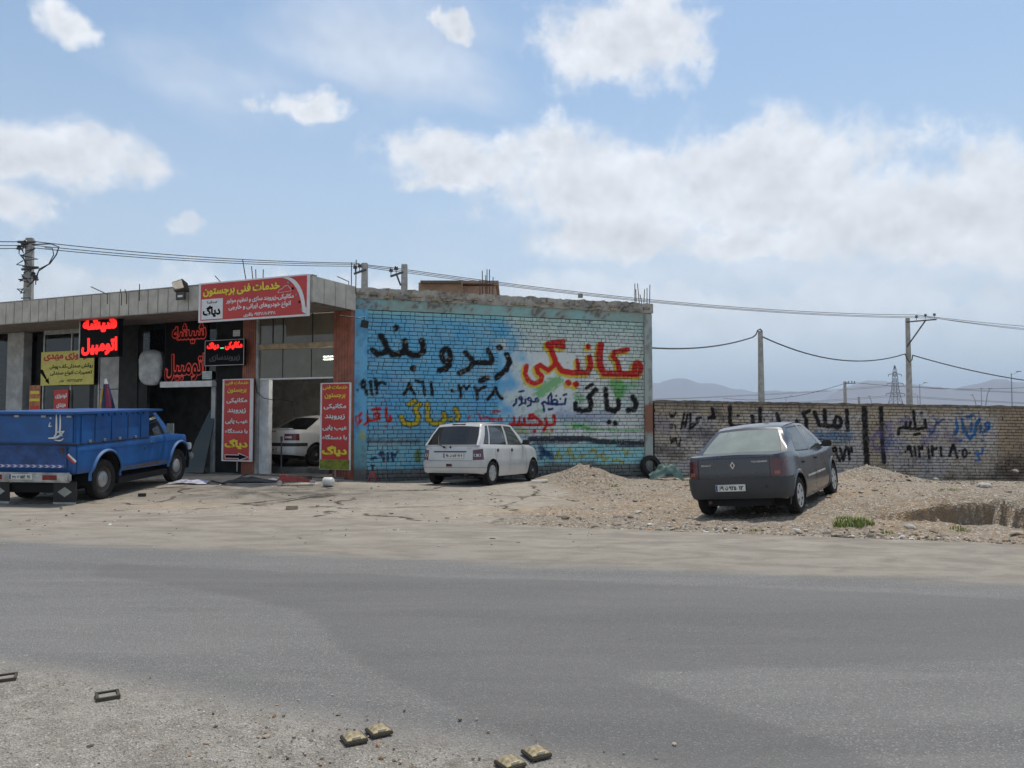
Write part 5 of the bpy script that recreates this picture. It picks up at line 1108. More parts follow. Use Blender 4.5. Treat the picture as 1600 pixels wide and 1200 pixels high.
    b = MB(); b.tube([(-1.6, .45, .30), (-2.05, .45, .29)], .026, 12); b.build('exhaust_pipe', M_rust, root)
    for sd in (-1, 1): b = MB(); B.patch(b, B.u_x(1.82), B.u_x(1.82) + .18, .62, .76, .008, side=sd, n=4, m=2); b.build('headlamp', M_lensw, root)
    for xx in (xr, xf):
        b = MB()
        for sd in (-1, 1):
            P = []
            for k in range(25):
                a = -.25 + (math.pi + .5) * k / 24; row = []
                for rr, off in ((Rw - .004, .004), (Rw + .012, .016), (Rw + .045, .012), (Rw + .06, .001)):
                    X = xx + rr * math.cos(a); Z = r + .01 + rr * math.sin(a); row.append(B.pt(B.u_x(X), z=Z, off=off, side=sd))
                P.append(row)
            b = MB(); b.grid(P if sd > 0 else [q[::-1] for q in P]); b.build('wheel_arch_lip', m, root, smooth=50)
    a = 34
    RR = on_ground(1247, 804, -.012); RR = Vector((RR.x, RR.y, hz(RR.x, RR.y)))
    f = Vector((math.sin(R(a)), math.cos(R(a)), 0)); l = Vector((-f.y, f.x, 0))
    RL = RR + l * tr; RL.z = RR.z - .115; FR = RR + f * wb; FR.z = RR.z + .105
    place_car(root, RR, RL, FR, wb, tr + .03); root.scale = (.955, .955, .955)
grey_saloon()

# ------------------------------------------------------------------ silver hatchback by the mural
def silver_hatch():
    m = mat('silver_white_car_paint', (.56, .56, .55), .32, .15, var=.04, scale=2, coat=.5, dust=.22, dustc=(.42, .38, .32))
    root = tag(empty('parked_car'), 'silver-white five-door hatchback parked beside the mural wall', 'car')
    wb, tr, r = 2.345, 1.40, .272; xr, xf = -wb / 2, wb / 2
    B = Body([(-1.80, 0), (-1.79, .45), (-1.745, .66), (-1.65, .755), (-1.45, .79), (-.9, .805), (0, .807), (.9, .80), (1.4, .77), (1.68, .66), (1.80, .4), (1.83, 0)],
             [(-1.9, .915), (-1.6, .92), (-1.0, .915), (0, .90), (.75, .90), (.95, .905), (1.4, .83), (1.7, .74), (1.9, .62)],
             [(-2, .30), (-1.5, .25), (-1.0, .19), (1.0, .19), (1.5, .22), (2, .24)],
             [(0, .06), (.10, .025), (.3, .004), (.5, 0), (.6, .01), (.75, .022), (.9, .035), (.97, .05), (1, .07)])
    Rw = .325; B.build(root, m, [(xr, r + .005, Rw), (xf, r + .005, Rw)], Rw, crown=.02)
    for x in (xr, xf):
        for y in (-.705, .705): wheel(root, x, y, r, .165, 'cover7' if x < 0 else 'steel')
    gl = glass('tinted_car_glass', (.40, .46, .47), .55, (.03, .035, .038), .2, (.2, .2, .19)); rg = glass('black_tinted_glass', (.1, .1, .1), .12, (.012, .012, .013), .12, (.08, .08, .08))
    zr = lambda x: float(np.interp(x, [-1.5, -1.1, -.4, .2, .4], [1.37, 1.405, 1.425, 1.40, 1.37])); wt = lambda x: float(np.interp(x, [-1.4, -.4, .4], [.55, .58, .55]))
    cabin(root, B, m, gl, [-1.72, -1.50, -1.485, -1.27, -1.255, -1.19, -1.175, -.33, -.315, -.22, -.205, .62, .635, .86], [-1.30, -1.14, -1.125, -1.06, -1.045, -1.0, -.985, -.36, -.345, -.25, -.235, .13, .145, .27], ['b', 's', 'g', 's', 'b', 's', 'g', 's', 'b', 's', 'g', 's', 'b'], wt, zr, rear_bow=.05, front_bow=.10, rear_glass=rg,
          rt=(-1, -.93, -.91, 0, .91, .93, 1), rear_k=(0, .02, .04, .5, .86, .88, 1))
    seats(root, (-.9, .0), .33, .86, 1.08)
    b = MB(); B.patch(b, 0, B.u_x(-1.50), .285, .545, .030, both=True, n=16, m=6); bu = b.build('rear_bumper', m, root, smooth=45)
    b = MB(); B.patch(b, 0, B.u_x(-1.5), .405, .412, .032, both=True, n=16, m=1); b.build('bumper_groove', M_rubber, bu)
    b = MB(); p = B.pt(0, z=.46, off=.034); b.box(p, (.012, .14, .06)); b.build('fog_lamp', mat('dark_reflector', (.05, .01, .01), .3), bu)
    for sd in (-1, 1):
        b = MB(); B.patch(b, B.u_y(.58), B.u_x(-1.60), .575, .80, .006, side=sd, n=8, m=6, z1b=.83, z0b=.585); t = b.build('tail_lamp', M_lens if False else mat('maroon_lens', (.10, .018, .02), .2, coat=.5), root, smooth=60)
        b = MB(); B.patch(b, B.u_y(.60), B.u_x(-1.68), .655, .715, .008, side=sd, n=6, m=3); b.build('clear_lens', M_lensw, t)
        for yy in (.635, .71): b = MB(); p = B.pt(B.u_y(yy), z=.685, off=.009, side=sd); b.lathe([(.024, 0), (.018, .005), (.001, .005)], 12, frame(p, (0, -1, 0))); b.build('bulb_ring', mat('dark_ring', (.05, .02, .02), .4), t)
    b = MB(); B.patch(b, 0, B.u_y(.42), .752, .778, .012, both=True, n=8, m=1); b.build('tailgate_trim', M_rubber, root)
    plate(root, B.pt(0, z=.675, off=.016)[0], -.10, .675, .52, .112, [('۹۱', -.30, .13), ('ن', -.12, .10), ('۱۸۲', .07, .20), ('۶۷', .27, .12), ('۰', .41, .05)])
    b = MB(); p = B.pt(0, z=.865, off=.004); b.lathe([(.026, 0), (.02, .012), (.001, .014)], 12, frame(p, (0, -1, 0))); b.build('tailgate_lock', M_rubber, root)
    b = MB(); b.tube([(-1.795, .14, .875), (-1.765, .30, .93), (-1.62, .40, 1.06), (-1.56, .415, 1.13)], .011, 6); b.lathe([(.03, 0), (.024, .03), (.001, .035)], 12, frame((-1.80, .14, .87), (0, -1, 0))); b.build('rear_wiper', M_rubber, root)
    b = MB(); b.box((-1.335, 0, 1.395), (.05, .34, .028)); b.build('high_brake_lamp', mat('dark_red_strip', (.06, .01, .01), .3), root)
    b = MB(); Mx = frame((B.pt(0, z=.845, off=.004)[0] + .006, 0, .845), (0, -1, 0)); letters(b, 'Pride', .50, 0, .11, .03, Mx, 0, .02, raw=True); letters(b, 'SAIPA', -.52, -.01, .08, .018, Mx, 0, .02, raw=True); b.build('tailgate_lettering', M_steel, root)
    seam(root, B, (-1.02, -.275, .70), .27, 2.0, mm=mat('seam_grey', (.12, .12, .12), .8))
    b = MB(); B.patch(b, 0, B.u_y(.56), .560, .566, .003, both=True, n=8, m=1); b.build('tailgate_seam', MATS['seam_grey'], root)
    for x in (-.90, -.13):
        for sd in (-1, 1): b = MB(); p = B.pt(B.u_x(x), z=.79, off=.008, side=sd); b.lathe([(.045, 0), (.035, .012), (.001, .012)], 12, Matrix.Translation(p) @ Matrix.Rotation(-sd * math.pi / 2, 4, 'X')); b.build('door_handle', M_rubber, root)
    b = MB(); B.patch(b, B.u_x(-.80), B.u_x(.74), .475, .487, .006, both=True, n=12, m=1); b.build('side_moulding', mat('bright_trim', (.62, .62, .6), .35, .4), root)
    for y in (-.745, .745): mirror(root, .60, y, .975, M_rubber)
    b = MB(); b.tube([(-1.4, -.40, .25), (-1.82, -.40, .245)], .024, 12); b.build('exhaust_pipe', M_rust, root)
    for sd in (-1, 1): b = MB(); B.patch(b, B.u_x(1.55), B.u_x(1.55) + .16, .58, .70, .008, side=sd, n=4, m=2); b.build('headlamp', M_lensw, root)
    a = 25; RR = on_ground(765, 757, 0.0); f = Vector((math.sin(R(a)), math.cos(R(a)), 0)); l = Vector((-f.y, f.x, 0))
    g = lambda p: Vector((p.x, p.y, hz(p.x, p.y))); RR = g(RR); RL = g(RR + l * tr); FR = g(RR + f * wb); FR.z = max(FR.z, RR.z - .08)
    place_car(root, RR, RL, FR, wb, tr)
silver_hatch()

# ------------------------------------------------------------------ white saloon in the garage
def white_saloon():
    m = mat('white_car_paint', (.66, .66, .64), .35, 0, var=.03, coat=.4, dust=.15)
    root = tag(empty('car_in_garage'), 'white saloon with black bumper strip inside the garage bay', 'car')
    wb, tr, r = 2.67, 1.44, .30; xr, xf = -wb / 2, wb / 2
    B = Body([(-2.16, 0), (-2.155, .5), (-2.10, .74), (-1.98, .82), (-1.6, .84), (0, .85), (1.2, .84), (1.9, .74), (2.15, .45), (2.2, 0)],
             [(-2.3, .985), (-2.1, 1.0), (-1.6, 1.0), (-1.2, .96), (0, .92), (.9, .92), (1.2, .92), (1.8, .80), (2.2, .66)],
             [(-2.3, .34), (-1.7, .28), (-1.2, .2), (1.2, .2), (2.2, .25)], [(0, .08), (.12, .03), (.4, 0), (.6, .01), (.85, .02), (.96, .03), (1, .06)])
    Rw = .36; B.build(root, m, [(xr, r, Rw), (xf, r, Rw)], Rw, crown=.015)
    for x in (xr, xf):
        for y in (-.745, .745): wheel(root, x, y, r, .18, 'steel')
    zr = lambda x: float(np.interp(x, [-1.0, -.6, 0, .4], [1.33, 1.37, 1.385, 1.34])); wt = lambda x: .56
    cabin(root, B, m, MATS['tinted_car_glass'], [-1.60, -1.2, -1.18, -.25, -.23, -.13, -.11, .82, .84, 1.05], [-.95, -.80, -.78, -.28, -.26, -.16, -.14, .2, .22, .36], ['b', 's', 'g', 's', 'b', 's', 'g', 's', 'b'], wt, zr, rear_glass=MATS['black_tinted_glass'])
    b = MB(); B.patch(b, 0, B.u_x(-1.70), .33, .62, .035, both=True, n=14, m=6); bu = b.build('rear_bumper', m, root, smooth=45)
    b = MB(); B.patch(b, 0, B.u_x(-1.69), .56, .65, .04, both=True, n=14, m=2); b.build('bumper_strip', M_rubber, bu)
    for sd in (-1, 1):
        b = MB(); B.patch(b, B.u_y(.46), B.u_x(-1.93), .72, .90, .008, side=sd, n=8, m=4); t = b.build('tail_lamp', mat('dim_red_lens', (.16, .03, .03), .2), root, smooth=60)
        b = MB(); B.patch(b, B.u_y(.50), B.u_y(.72), .78, .83, .010, side=sd, n=4, m=2); b.build('reverse_lens', M_lensw, t)
    plate(root, B.pt(0, z=.46, off=.045)[0], .0, .47, .50, .11, [('۳۸', -.3, .13), ('ب', -.12, .1), ('۶۱۳', .08, .2), ('۲۴', .34, .12)])
    b = MB(); b.box((-2.02, 0, 1.035), (.16, 1.15, .03)); b.build('boot_spoiler', m, root, bevel=.01)
    b = MB(); b.box((-2.165, 0, .965), (.012, .22, .02)); b.build('boot_handle', M_rubber, root)
    b = MB(); B.patch(b, B.u_x(-1.55), B.u_x(-1.38), .76, .90, .004, side=-1, n=3, m=3); b.build('fuel_flap', m, root)
    a = 36; f = Vector((math.sin(R(a)), math.cos(R(a)), 0)); l = Vector((-f.y, f.x, 0)); RR = at_depth(491, 700, 21.5); RR.z = FZ + .175
    place_car(root, RR, RR + l * tr, RR + f * wb, wb, tr)
white_saloon()

# ------------------------------------------------------------------ blue pick-up with sheet-metal canopy
def blue_pickup():
    m = mat('blue_truck_paint', (.006, .088, .29), .45, 0, var=.13, scale=2.2, coat=.15, dust=.07, bump=.012, bscale=1.8, dustc=(.12, .16, .22)); mtg = mat('faded_blue_tailgate', (.02, .07, .22), .6, 0, var=.2, scale=4, dust=.15, dustc=(.16, .15, .15))
    root = tag(empty('pickup_truck'), 'blue pick-up truck with tall sheet-metal bed canopy in front of the shops', 'truck')
    wb, tr, r = 2.80, 1.36, .375; xr, xf = -wb / 2, wb / 2
    B = Body([(-2.36, 0), (-2.358, .62), (-2.345, .77), (-2.28, .83), (-2.1, .845), (0, .85), (1.3, .845), (1.75, .80), (1.93, .62), (1.97, 0)],
             [(-2.4, 1.08), (-1.2, 1.08), (0.2, 1.09), (.45, 1.10), (.9, 1.10), (1.3, 1.09), (1.8, 1.05), (2.0, .99)],
             [(-2.4, .56), (-1.9, .55), (-1.0, .48), (1.3, .45), (2.0, .5)], [(0, .05), (.08, .015), (.2, 0), (.8, 0), (.92, .008), (1, .03)])
    Rw = .46; B.build(root, m, [(xr, r + .07, Rw), (xf, r + .07, Rw)], Rw, crown=.03)
    for x in (xr, xf):
        for y in (-.70, .70): wheel(root, x, y, r, .20, 'truck')
    for xx in (xr, xf):
        b = MB()
        for sd in (-1, 1):
            P = []
            for k in range(25):
                a = -.1 + (math.pi + .2) * k / 24; P.append([B.pt(B.u_x(xx + rr * math.cos(a)), z=r + .07 + rr * math.sin(a), off=off, side=sd) for rr, off in ((Rw - .004, .004), (Rw + .004, .035), (Rw + .022, .035), (Rw + .05, .001))])
            b = MB(); b.grid(P if sd > 0 else [q[::-1] for q in P]); b.build('wheel_arch_lip', mat('worn_blue_lip', (.03, .13, .34), .5, dust=.12), root, smooth=50)
    gl = glass('dim_truck_glass', (.3, .33, .33), .55, (.02, .022, .024), .15, (.12, .12, .12))
    zr = lambda x: 1.585; wt = lambda x: .66
    cabin(root, B, m, gl, [.02, .10, .115, .78, .795, 1.06], [.10, .17, .185, .52, .535, .66], ['b', 's', 'g', 's', 'b'], wt, zr, rear_bow=.01, front_bow=.06)
    seats(root, (.2,), .34, 1.0, 1.33)
    b = MB(); b.box((.66, 0, 1.13), (.2, 1.3, .12)); b.build('dashboard', M_int, root)
    b = MB(); b.tube([(.35 + .16 * math.cos(t), .34 + .17 * math.sin(t) * 1, 1.21 + .10 * math.cos(t)) for t in [k * .3306 for k in range(20)]], .014, 6); b.build('steering_wheel', M_rubber, root)
    # canopy over the bed
    can = MB(); can.box((-1.12, 0, 1.355), (2.44, 1.66, .53)); c = can.build('canopy', m, root, bevel=.012)
    b = MB(); b.box((-.94, 0, 1.645), (3.02, 1.74, .05)); b.build('canopy_roof', m, c, bevel=.012)
    b = MB()
    for sd in (-1, 1): b.box((-1.12, sd * .832, 1.092), (2.46, .02, .02))
    b.box((-2.342, 0, 1.092), (.02, 1.66, .022)); b.build('canopy_bottom_rail', mat('dark_gap_rail', (.03, .035, .05), .7), c)
    b = MB()
    for x in (-1.78, -.70): 
        for sd in (-1, 1): b.box((x, sd * .833, 1.36), (.012, .012, .50))
    b.build('canopy_seam', MATS['dark_gap_rail'], c)
    rk = random.Random(5)
    for x in (-2.18, -1.24, -.22):
        for sd in (-1, 1): b = MB(); b.box((x, sd * .838, 1.36), (.05, .016, .49)); b.build('canopy_rib', m, c, bevel=.006)
    for x in (-1.95, -1.5, -1.0, -.45): b = MB(); b.box((x, -.846, 1.13), (.07, .022, .05)); b.build('canopy_latch', M_steel, c, bevel=.004)
    for y in (-.72, -.25, .25, .72): b = MB(); b.box((-2.366, y, 1.585), (.02, .09, .035)); b.build('door_hinge', M_steel, c, bevel=.004)
    for y in (-.62, .62): b = MB(); b.box((-2.388, y, .99), (.02, .05, .10)); b.build('tailgate_latch', M_rust, root, bevel=.004)
    b = MB(); B.patch(b, B.u_x(-2.2), B.u_x(1.6), .965, .975, .004, side=-1, n=30, m=1); b.build('side_crease', m, root)
    b = MB(); B.patch(b, B.u_x(-.9), B.u_x(.8), .50, .56, .004, side=-1, n=14, m=2); b.build('rusty_sill', mat('rusty_blue_sill', (.05, .09, .16), .7, var=.3, scale=5, c2=(.12, .06, .03), dust=.2), root)
    for k in range(9):
        b = MB(); b.box((-1.7 + k * .2, -.842, 1.60), (.09 + rk.uniform(0, .05), .03, .045)); b.build('canopy_clip', m, c, bevel=.006)
    b = MB(); b.box((-2.352, 0, 1.36), (.02, 1.58, .47)); cd = b.build('canopy_door', m, c, bevel=.006)
    b = MB(); Mx = frame((-2.362, .70, 1.49), (0, -1, 0)); b.lathe([(.055, 0), (.052, .004), (.001, .004)], 18, Mx); em = b.build('round_emblem', mat('grey_emblem', (.30, .31, .32), .5, var=.3, scale=60), cd)
    b = MB(); b.lathe([(.038, .004), (.036, .007), (.016, .007), (.014, .0045)], 18, Mx); b.build('emblem_ring', M_black, em)
    b = MB(); b.box((0, -.14, .002), (.05, .07, .004), Mx); b.box((0.0, -.24, .002), (.06, .02, .004), Mx); b.build('small_sticker', mat('pale_violet_sticker', (.40, .36, .55), .6), cd)
    # white brush calligraphy on the canopy door
    Mx = frame((-2.3635, -.50, 1.36), (0, -1, 0)); b = MB()
    def brush(pts, w):
        pts = catmull(pts, 6); L_, R_ = [], []
        for i, p in enumerate(pts):
            d = (pts[min(i + 1, len(pts) - 1)] - pts[max(i - 1, 0)]).normalized(); n_ = Vector((-d.y, d.x, 0)); ww = w * (.35 + .65 * math.sin(math.pi * min(max(i / (len(pts) - 1), .12), .88)))
            L_.append((p.x + n_.x * ww / 2, p.y + n_.y * ww / 2, .001)); R_.append((p.x - n_.x * ww / 2, p.y - n_.y * ww / 2, .001))
        b.grid([[Mx @ Vector(q) for q in R_], [Mx @ Vector(q) for q in L_]])
    for pts, w in (([(-.02, .30), (-.015, .1), (-.02, -.08), (-.06, -.13)], .035), ([(.05, .30), (.055, .08), (.05, -.06), (.10, -.12)], .032), ([(-.16, -.16), (-.04, -.15), (.05, -.11), (.13, -.03)], .036), ([(.13, -.03), (.02, -.05), (-.02, -.02)], .022), ([(-.13, .12), (-.15, .05), (-.10, .06)], .024), ([(-.14, .20), (-.11, .19)], .03), ([(-.05, -.19), (.06, -.20), (.12, -.16)], .02)):
        brush(pts, w)
    b.build('calligraphy', M_white, cd)
    # tailgate, bumper, lamps
    b = MB(); b.box((-2.368, 0, .865), (.03, 1.40, .40)); tg = b.build('tailgate', mtg, root, bevel=.012)
    b = MB(); b.box((-2.386, 0, 1.035), (.012, 1.34, .03)); b.build('tailgate_rib', mtg, tg, bevel=.004)
    b = MB(); b.box((-2.3845, 0, .705), (.006, 1.30, .055)); b.build('reflective_strip', mat('strip_violet_blue', (.14, .14, .36), .4), tg)
    b = MB()
    Mx = frame((-2.389, 0, .705), (0, -1, 0))
    for k in range(11):
        x = -.60 + k * .118; b.prism([(x, 0), (x + .05, .024), (x + .085, .024), (x + .04, 0), (x + .085, -.024), (x + .05, -.024)][::-1], .001, Mx @ Matrix.Rotation(math.pi, 4, 'Y') @ Matrix.Translation((-2 * x - .04, 0, -.001)))
    b.build('arrow_mark', M_white, tg)
    for sd in (-1, 1):
        b = MB(); Mx = frame((-2.372, sd * .775, .84), (0, -1, 0)) @ Matrix.Rotation(sd * .75 if sd < 0 else .75, 4, 'Z')
        b.box((0, .02, .004), (.20, .035, .004), Mx); s_ = b.build('warning_stripe', M_white, root); b = MB(); b.box((0, -.018, .004), (.20, .034, .004), Mx); b.build('warning_stripe_red', mat('stripe_red', (.45, .03, .03), .5), s_)
    b = MB(); b.box((-2.50, 0, .52), (.10, 1.70, .17)); b.box((-2.42, .72, .52), (.14, .08, .08)); b.box((-2.42, -.72, .52), (.14, .08, .08)); bp = b.build('rear_bumper', mat('scuffed_chrome', (.45, .45, .45), .4, .6, var=.2, dust=.35), root, bevel=.03, smooth=40)
    for sd in (-1, 1): b = MB(); b.box((-2.553, sd * .50, .525), (.012, .26, .085)); b.build('tail_lamp', M_lens, bp, bevel=.004)
    plate(root, -2.556, .02, .535, .42, .095, [('۳۱', -.28, .15), ('ب', -.1, .1), ('۵۵۲', .1, .22), ('۴۸', .36, .14)])
    for sd in (-1, 1):
        b = MB(); b.box((-2.30, sd * .62, .25), (.02, .42, .36)); mf = b.build('mud_flap', M_rubber, root)
        Mx = frame((-2.312, sd * .62, .245), (0, -1, 0)); b = MB(); b.prism([(-.13, 0), (0, -.09), (.13, 0), (0, .09)], .003, Mx); b.build('diamond_mark', mat('dirty_white_mark', (.42, .41, .38), .7), mf)
        b = MB(); b.box((0, -.20, .002), (.42, .035, .006), Mx); b.build('flap_hem', MATS['dirty_white_mark'], mf)
    seam(root, B, (.02, .88), .55, 2.0, mm=MATS['dark_gap_rail'])
    b = MB(); p = B.pt(B.u_x(.16), z=.99, off=.02, side=-1); b.box(p, (.13, .03, .03)); b.build('door_handle', M_chrome, root, bevel=.008)
    b = MB(); B.patch(b, B.u_x(-.12), B.u_x(-.06), .84, .90, .003, side=-1, n=2, m=2); b.build('fuel_flap', MATS['dark_gap_rail'], root)
    b = MB(); b.box((.74, -.84, 1.18), (.05, .02, .06)); b.box((.78, -.93, 1.24), (.05, .16, .22)); mi = b.build('wing_mirror', M_chrome, root, bevel=.015)
    for y in (-.70, .70): b = MB(); b.box((1.95, y, .78), (.12, .22, .16)); b.build('headlamp_surround', M_white, root, bevel=.02)
    b = MB(); b.box((2.0, 0, .55), (.12, 1.68, .16)); b.build('front_bumper', MATS['scuffed_chrome'], root, bevel=.03)
    b = MB(); b.box((1.25, 0, 1.13), (.5, .5, .03)); b.build('bonnet_vent', M_rubber, root, bevel=.01)
    b = MB(); b.tube([(-2.0, 0, r), (-.2, 0, .42)], .05, 10); b.tube([(xr, -.6, r), (xr, .6, r)], .06, 10); b.lathe([(.001, -.14), (.10, -.1), (.14, 0), (.10, .1), (.001, .14)], 12, Matrix.Translation((xr, 0, r)) @ Matrix.Rotation(math.pi / 2, 4, 'Y')); b.build('rear_axle', M_under, root)
    a = 3.6; RR = on_ground(154, 779, 0.0); f = Vector((math.sin(R(a)), math.cos(R(a)), 0)); l = Vector((-f.y, f.x, 0)); g = lambda p: Vector((p.x, p.y, hz(p.x, p.y)))
    RR = g(RR); RL = g(RR + l * tr); FR = g(RR + f * wb); place_car(root, RR, RL, FR, wb, tr)
blue_pickup()

# ================================================================== SIGNS
V_red = mat('red_banner_vinyl', (.55, .035, .03), .5, var=.07, scale=2, dust=.08); V_white = mat('white_vinyl', (.72, .71, .69), .5, var=.04, dust=.08); V_yel = mat('yellow_print', (.80, .60, .04), .5, var=.03)
V_blk = mat('black_print', (.008, .008, .008), .8, spec=.12); V_ysign = mat('yellow_sign_board', (.66, .58, .12), .5, var=.06, dust=.08); V_redp = mat('red_print', (.55, .03, .02), .5, var=.04); V_green = mat('olive_banner_foot', (.20, .22, .02), .6, var=.2, scale=6)
LED_on = mat('lit_red_led', (.25, .006, .004), .4, var=0, emit=(1.0, .012, .008), es=1.25); LED_half = mat('dull_red_led', (.45, .05, .035), .5, var=.05, emit=(1.0, .06, .03), es=.12); LED_off = mat('unlit_led', (.045, .045, .05), .5); LED_green = mat('lit_green_led', (.1, .6, .3), .4, emit=(.1, 1, .4), es=1.0)
class Sign:
    def __init__(s, name, label, px0, px1, py0, py1, out, m, depth=.03, cat='sign', yaw=0, group=None):
        pm = (px0 + px1) / 2; sa, sb = S(px0, out), S(px1, out); z1 = fsz(pm, py0, out)[1]; z0 = fsz(pm, py1, out)[1]
        s.w = abs(sa - sb); s.h = z1 - z0; c = fpt((sa + sb) / 2, (z0 + z1) / 2, out)
        s.M = frame(c, -FU) @ Matrix.Rotation(yaw, 4, 'Y'); base = s.M @ Vector((0, -s.h / 2, 0))
        s.root = wroot(name, base, label, cat, group); b = MB(); b.box((0, 0, -depth / 2), (s.w, s.h, depth), s.M); s.face = b.build('panel', m, s.root, bevel=.004)
    def xy(s, u, v): return (u - .5) * s.w, (.5 - v) * s.h
    def text(s, t, u0, u1, v, h, m, bold=.055, outline=None, z=.002, ob=.05, raw=False):
        cx, cy = s.xy((u0 + u1) / 2, v)
        if outline is not None:
            b = MB(); letters(b, t, cx, cy, (u1 - u0) * s.w * (1 + ob * .35), h * s.h * (1 + ob * 1.8), s.M, z, bold + ob, raw=raw); b.build('lettering_outline', outline, s.root); z += .003
        b = MB(); letters(b, t, cx, cy, (u1 - u0) * s.w, h * s.h, s.M, z, bold, raw=raw); return b.build('lettering', m, s.root)
    def rect(s, name, u0, u1, v0, v1, m, z=.002, d=.003):
        b = MB(); (x0, y0), (x1, y1) = s.xy(u0, v0), s.xy(u1, v1); b.box(((x0 + x1) / 2, (y0 + y1) / 2, z), (abs(x1 - x0), abs(y1 - y0), d), s.M); return b.build(name, m, s.root)
    def poly(s, name, pts, m, z=.002, d=.002):
        b = MB(); P = [s.xy(*p) for p in pts]; ar = sum(P[i][0] * P[(i + 1) % len(P)][1] - P[(i + 1) % len(P)][0] * P[i][1] for i in range(len(P)))
        b.prism(P if ar > 0 else P[::-1], d, s.M @ Matrix.Translation((0, 0, z))); return b.build(name, m, s.root)
# large red banner over the garage bay
g = Sign('shop_sign', 'large red banner sign with yellow headline mounted on the canopy above the garage bay', 307, 480, 435.5, 499, 1.70, V_white, .06)
g.rect('red_field', .022, .985, .035, .955, V_red)
g.poly('curved_band', [(.755, .04)] + [(.755 + .195 * math.sin(t), .04 + .92 * (1 - math.cos(t))) for t in np.linspace(.15, 1.5, 9)] + [(.985, .955), (.985, .80)] + [(.81 + .165 * math.sin(t), .04 + .84 * (1 - math.cos(t))) for t in np.linspace(1.45, .1, 9)], V_white, .004)
g.text('خدمات فنی برجستون', .045, .755, .235, .27, V_yel, .045, V_blk, .006, .022)
g.text('مکانیکی،زیروبند سازی و تنظیم موتور', .265, .875, .52, .165, V_white, .034, None, .006)
g.text('انواع خودروهای ایرانی و خارجی', .29, .85, .69, .165, V_white, .034, None, .006)
g.text('۰۹۱۳۸۶۱۰۳۳۸ باقری', .43, .72, .875, .125, V_white, .034, None, .006)
g.rect('white_box', .032, .235, .42, .93, V_white, .005); g.text('عیب یابی با', .085, .185, .50, .085, V_blk, .04, None, .0075); g.text('دیاگ', .045, .215, .73, .30, V_blk, .055, None, .0075)
b = MB(); car = [(.735, .40), (.75, .33), (.775, .31), (.79, .25), (.82, .235), (.84, .30), (.85, .33), (.85, .38)]
P = [g.M @ Vector(g.xy(*p) + (.007,)) for p in car]; b.tube(P, .006, 5); b.tube([P[1], P[4]], .004, 5); b.tube([P[0], P[-1]], .004, 5); b.build('car_outline', V_white, g.root)
for i, (u, v) in enumerate(((.825, .17), (.865, .32), (.895, .48), (.925, .66), (.945, .85))):
    b = MB(); x, y = g.xy(u, v); k = 6 if i % 2 else 4; b.prism([(x + .035 * math.cos(6.2832 * q / k), y + .035 * math.sin(6.2832 * q / k)) for q in range(k)], .002, g.M @ Matrix.Translation((0, 0, .007))); b.build('small_logo', V_blk if i % 2 else mat('grey_print', (.25, .27, .3), .5), g.root)
# two upright red banners
def upright(px0, px1, py0, py1, label, arrow, green):
    g = Sign('banner_stand', label, px0, px1, py0, py1, .22, V_white, .025); vs = [.05, .145, .265, .39, .515, .635, .79] if arrow else [.055, .155, .275, .395, .52, .63, .785]
    g.rect('red_field', .065, .90 if arrow else .95, .012, .985 if not green else .885, V_red)
    for (t, w, h, c), v in zip((('خدمات فنی', .82, .055, V_yel), ('برجستون', .68, .062, V_yel), ('مکانیکی', .74, .07, V_white), ('زیروبند', .66, .065, V_white), ('عیب یابی', .80, .07, V_white), ('با دستگاه', .80, .065, V_white), ('دیاگ', .82, .125, V_yel)), vs):
        k = .92 if arrow else 1; g.text(t, .495 - w * k / 2 - (.01 if arrow else 0), .495 + w * k / 2 - (.01 if arrow else 0), v, h, c, .06 if t == 'دیاگ' else .038, V_blk, .006, .016)
    if arrow:
        g.poly('arrow_border', [(.12, .918), (.56, .918), (.56, .895), (.90, .945), (.56, .995), (.56, .968), (.12, .968)], V_white, .004); g.poly('arrow', [(.14, .926), (.58, .926), (.58, .908), (.86, .944), (.58, .98), (.58, .96), (.14, .96)], V_blk, .007)
    if green: g.rect('olive_foot', .02, .97, .886, .995, V_green, .003, .006)
    b = MB(); b.box((0, 0, -.03), (.03, g.h * 1.0, .02), g.M); b.box((0, -g.h * .5 - .12, -.03), (.03, .30, .02), g.M); b.box((0, g.h * .4, -.03), (g.w * .95, .03, .02), g.M); b.build('stand_frame', M_steel, g.root)
    for u in (.03, .94):
        for v in np.linspace(.03, .97, 6): b = MB(); x, y = g.xy(u, v); b.lathe([(.012, 0), (.010, .004), (.001, .005)], 8, g.M @ Matrix.Translation((x, y, .001))); b.build('rivet', M_steel, g.root)
upright(347, 395, 592, 721, 'upright red banner with black arrow left of the garage bay', True, False)
upright(500, 548, 598, 734, 'upright red banner with olive bottom edge right of the garage bay', False, True)
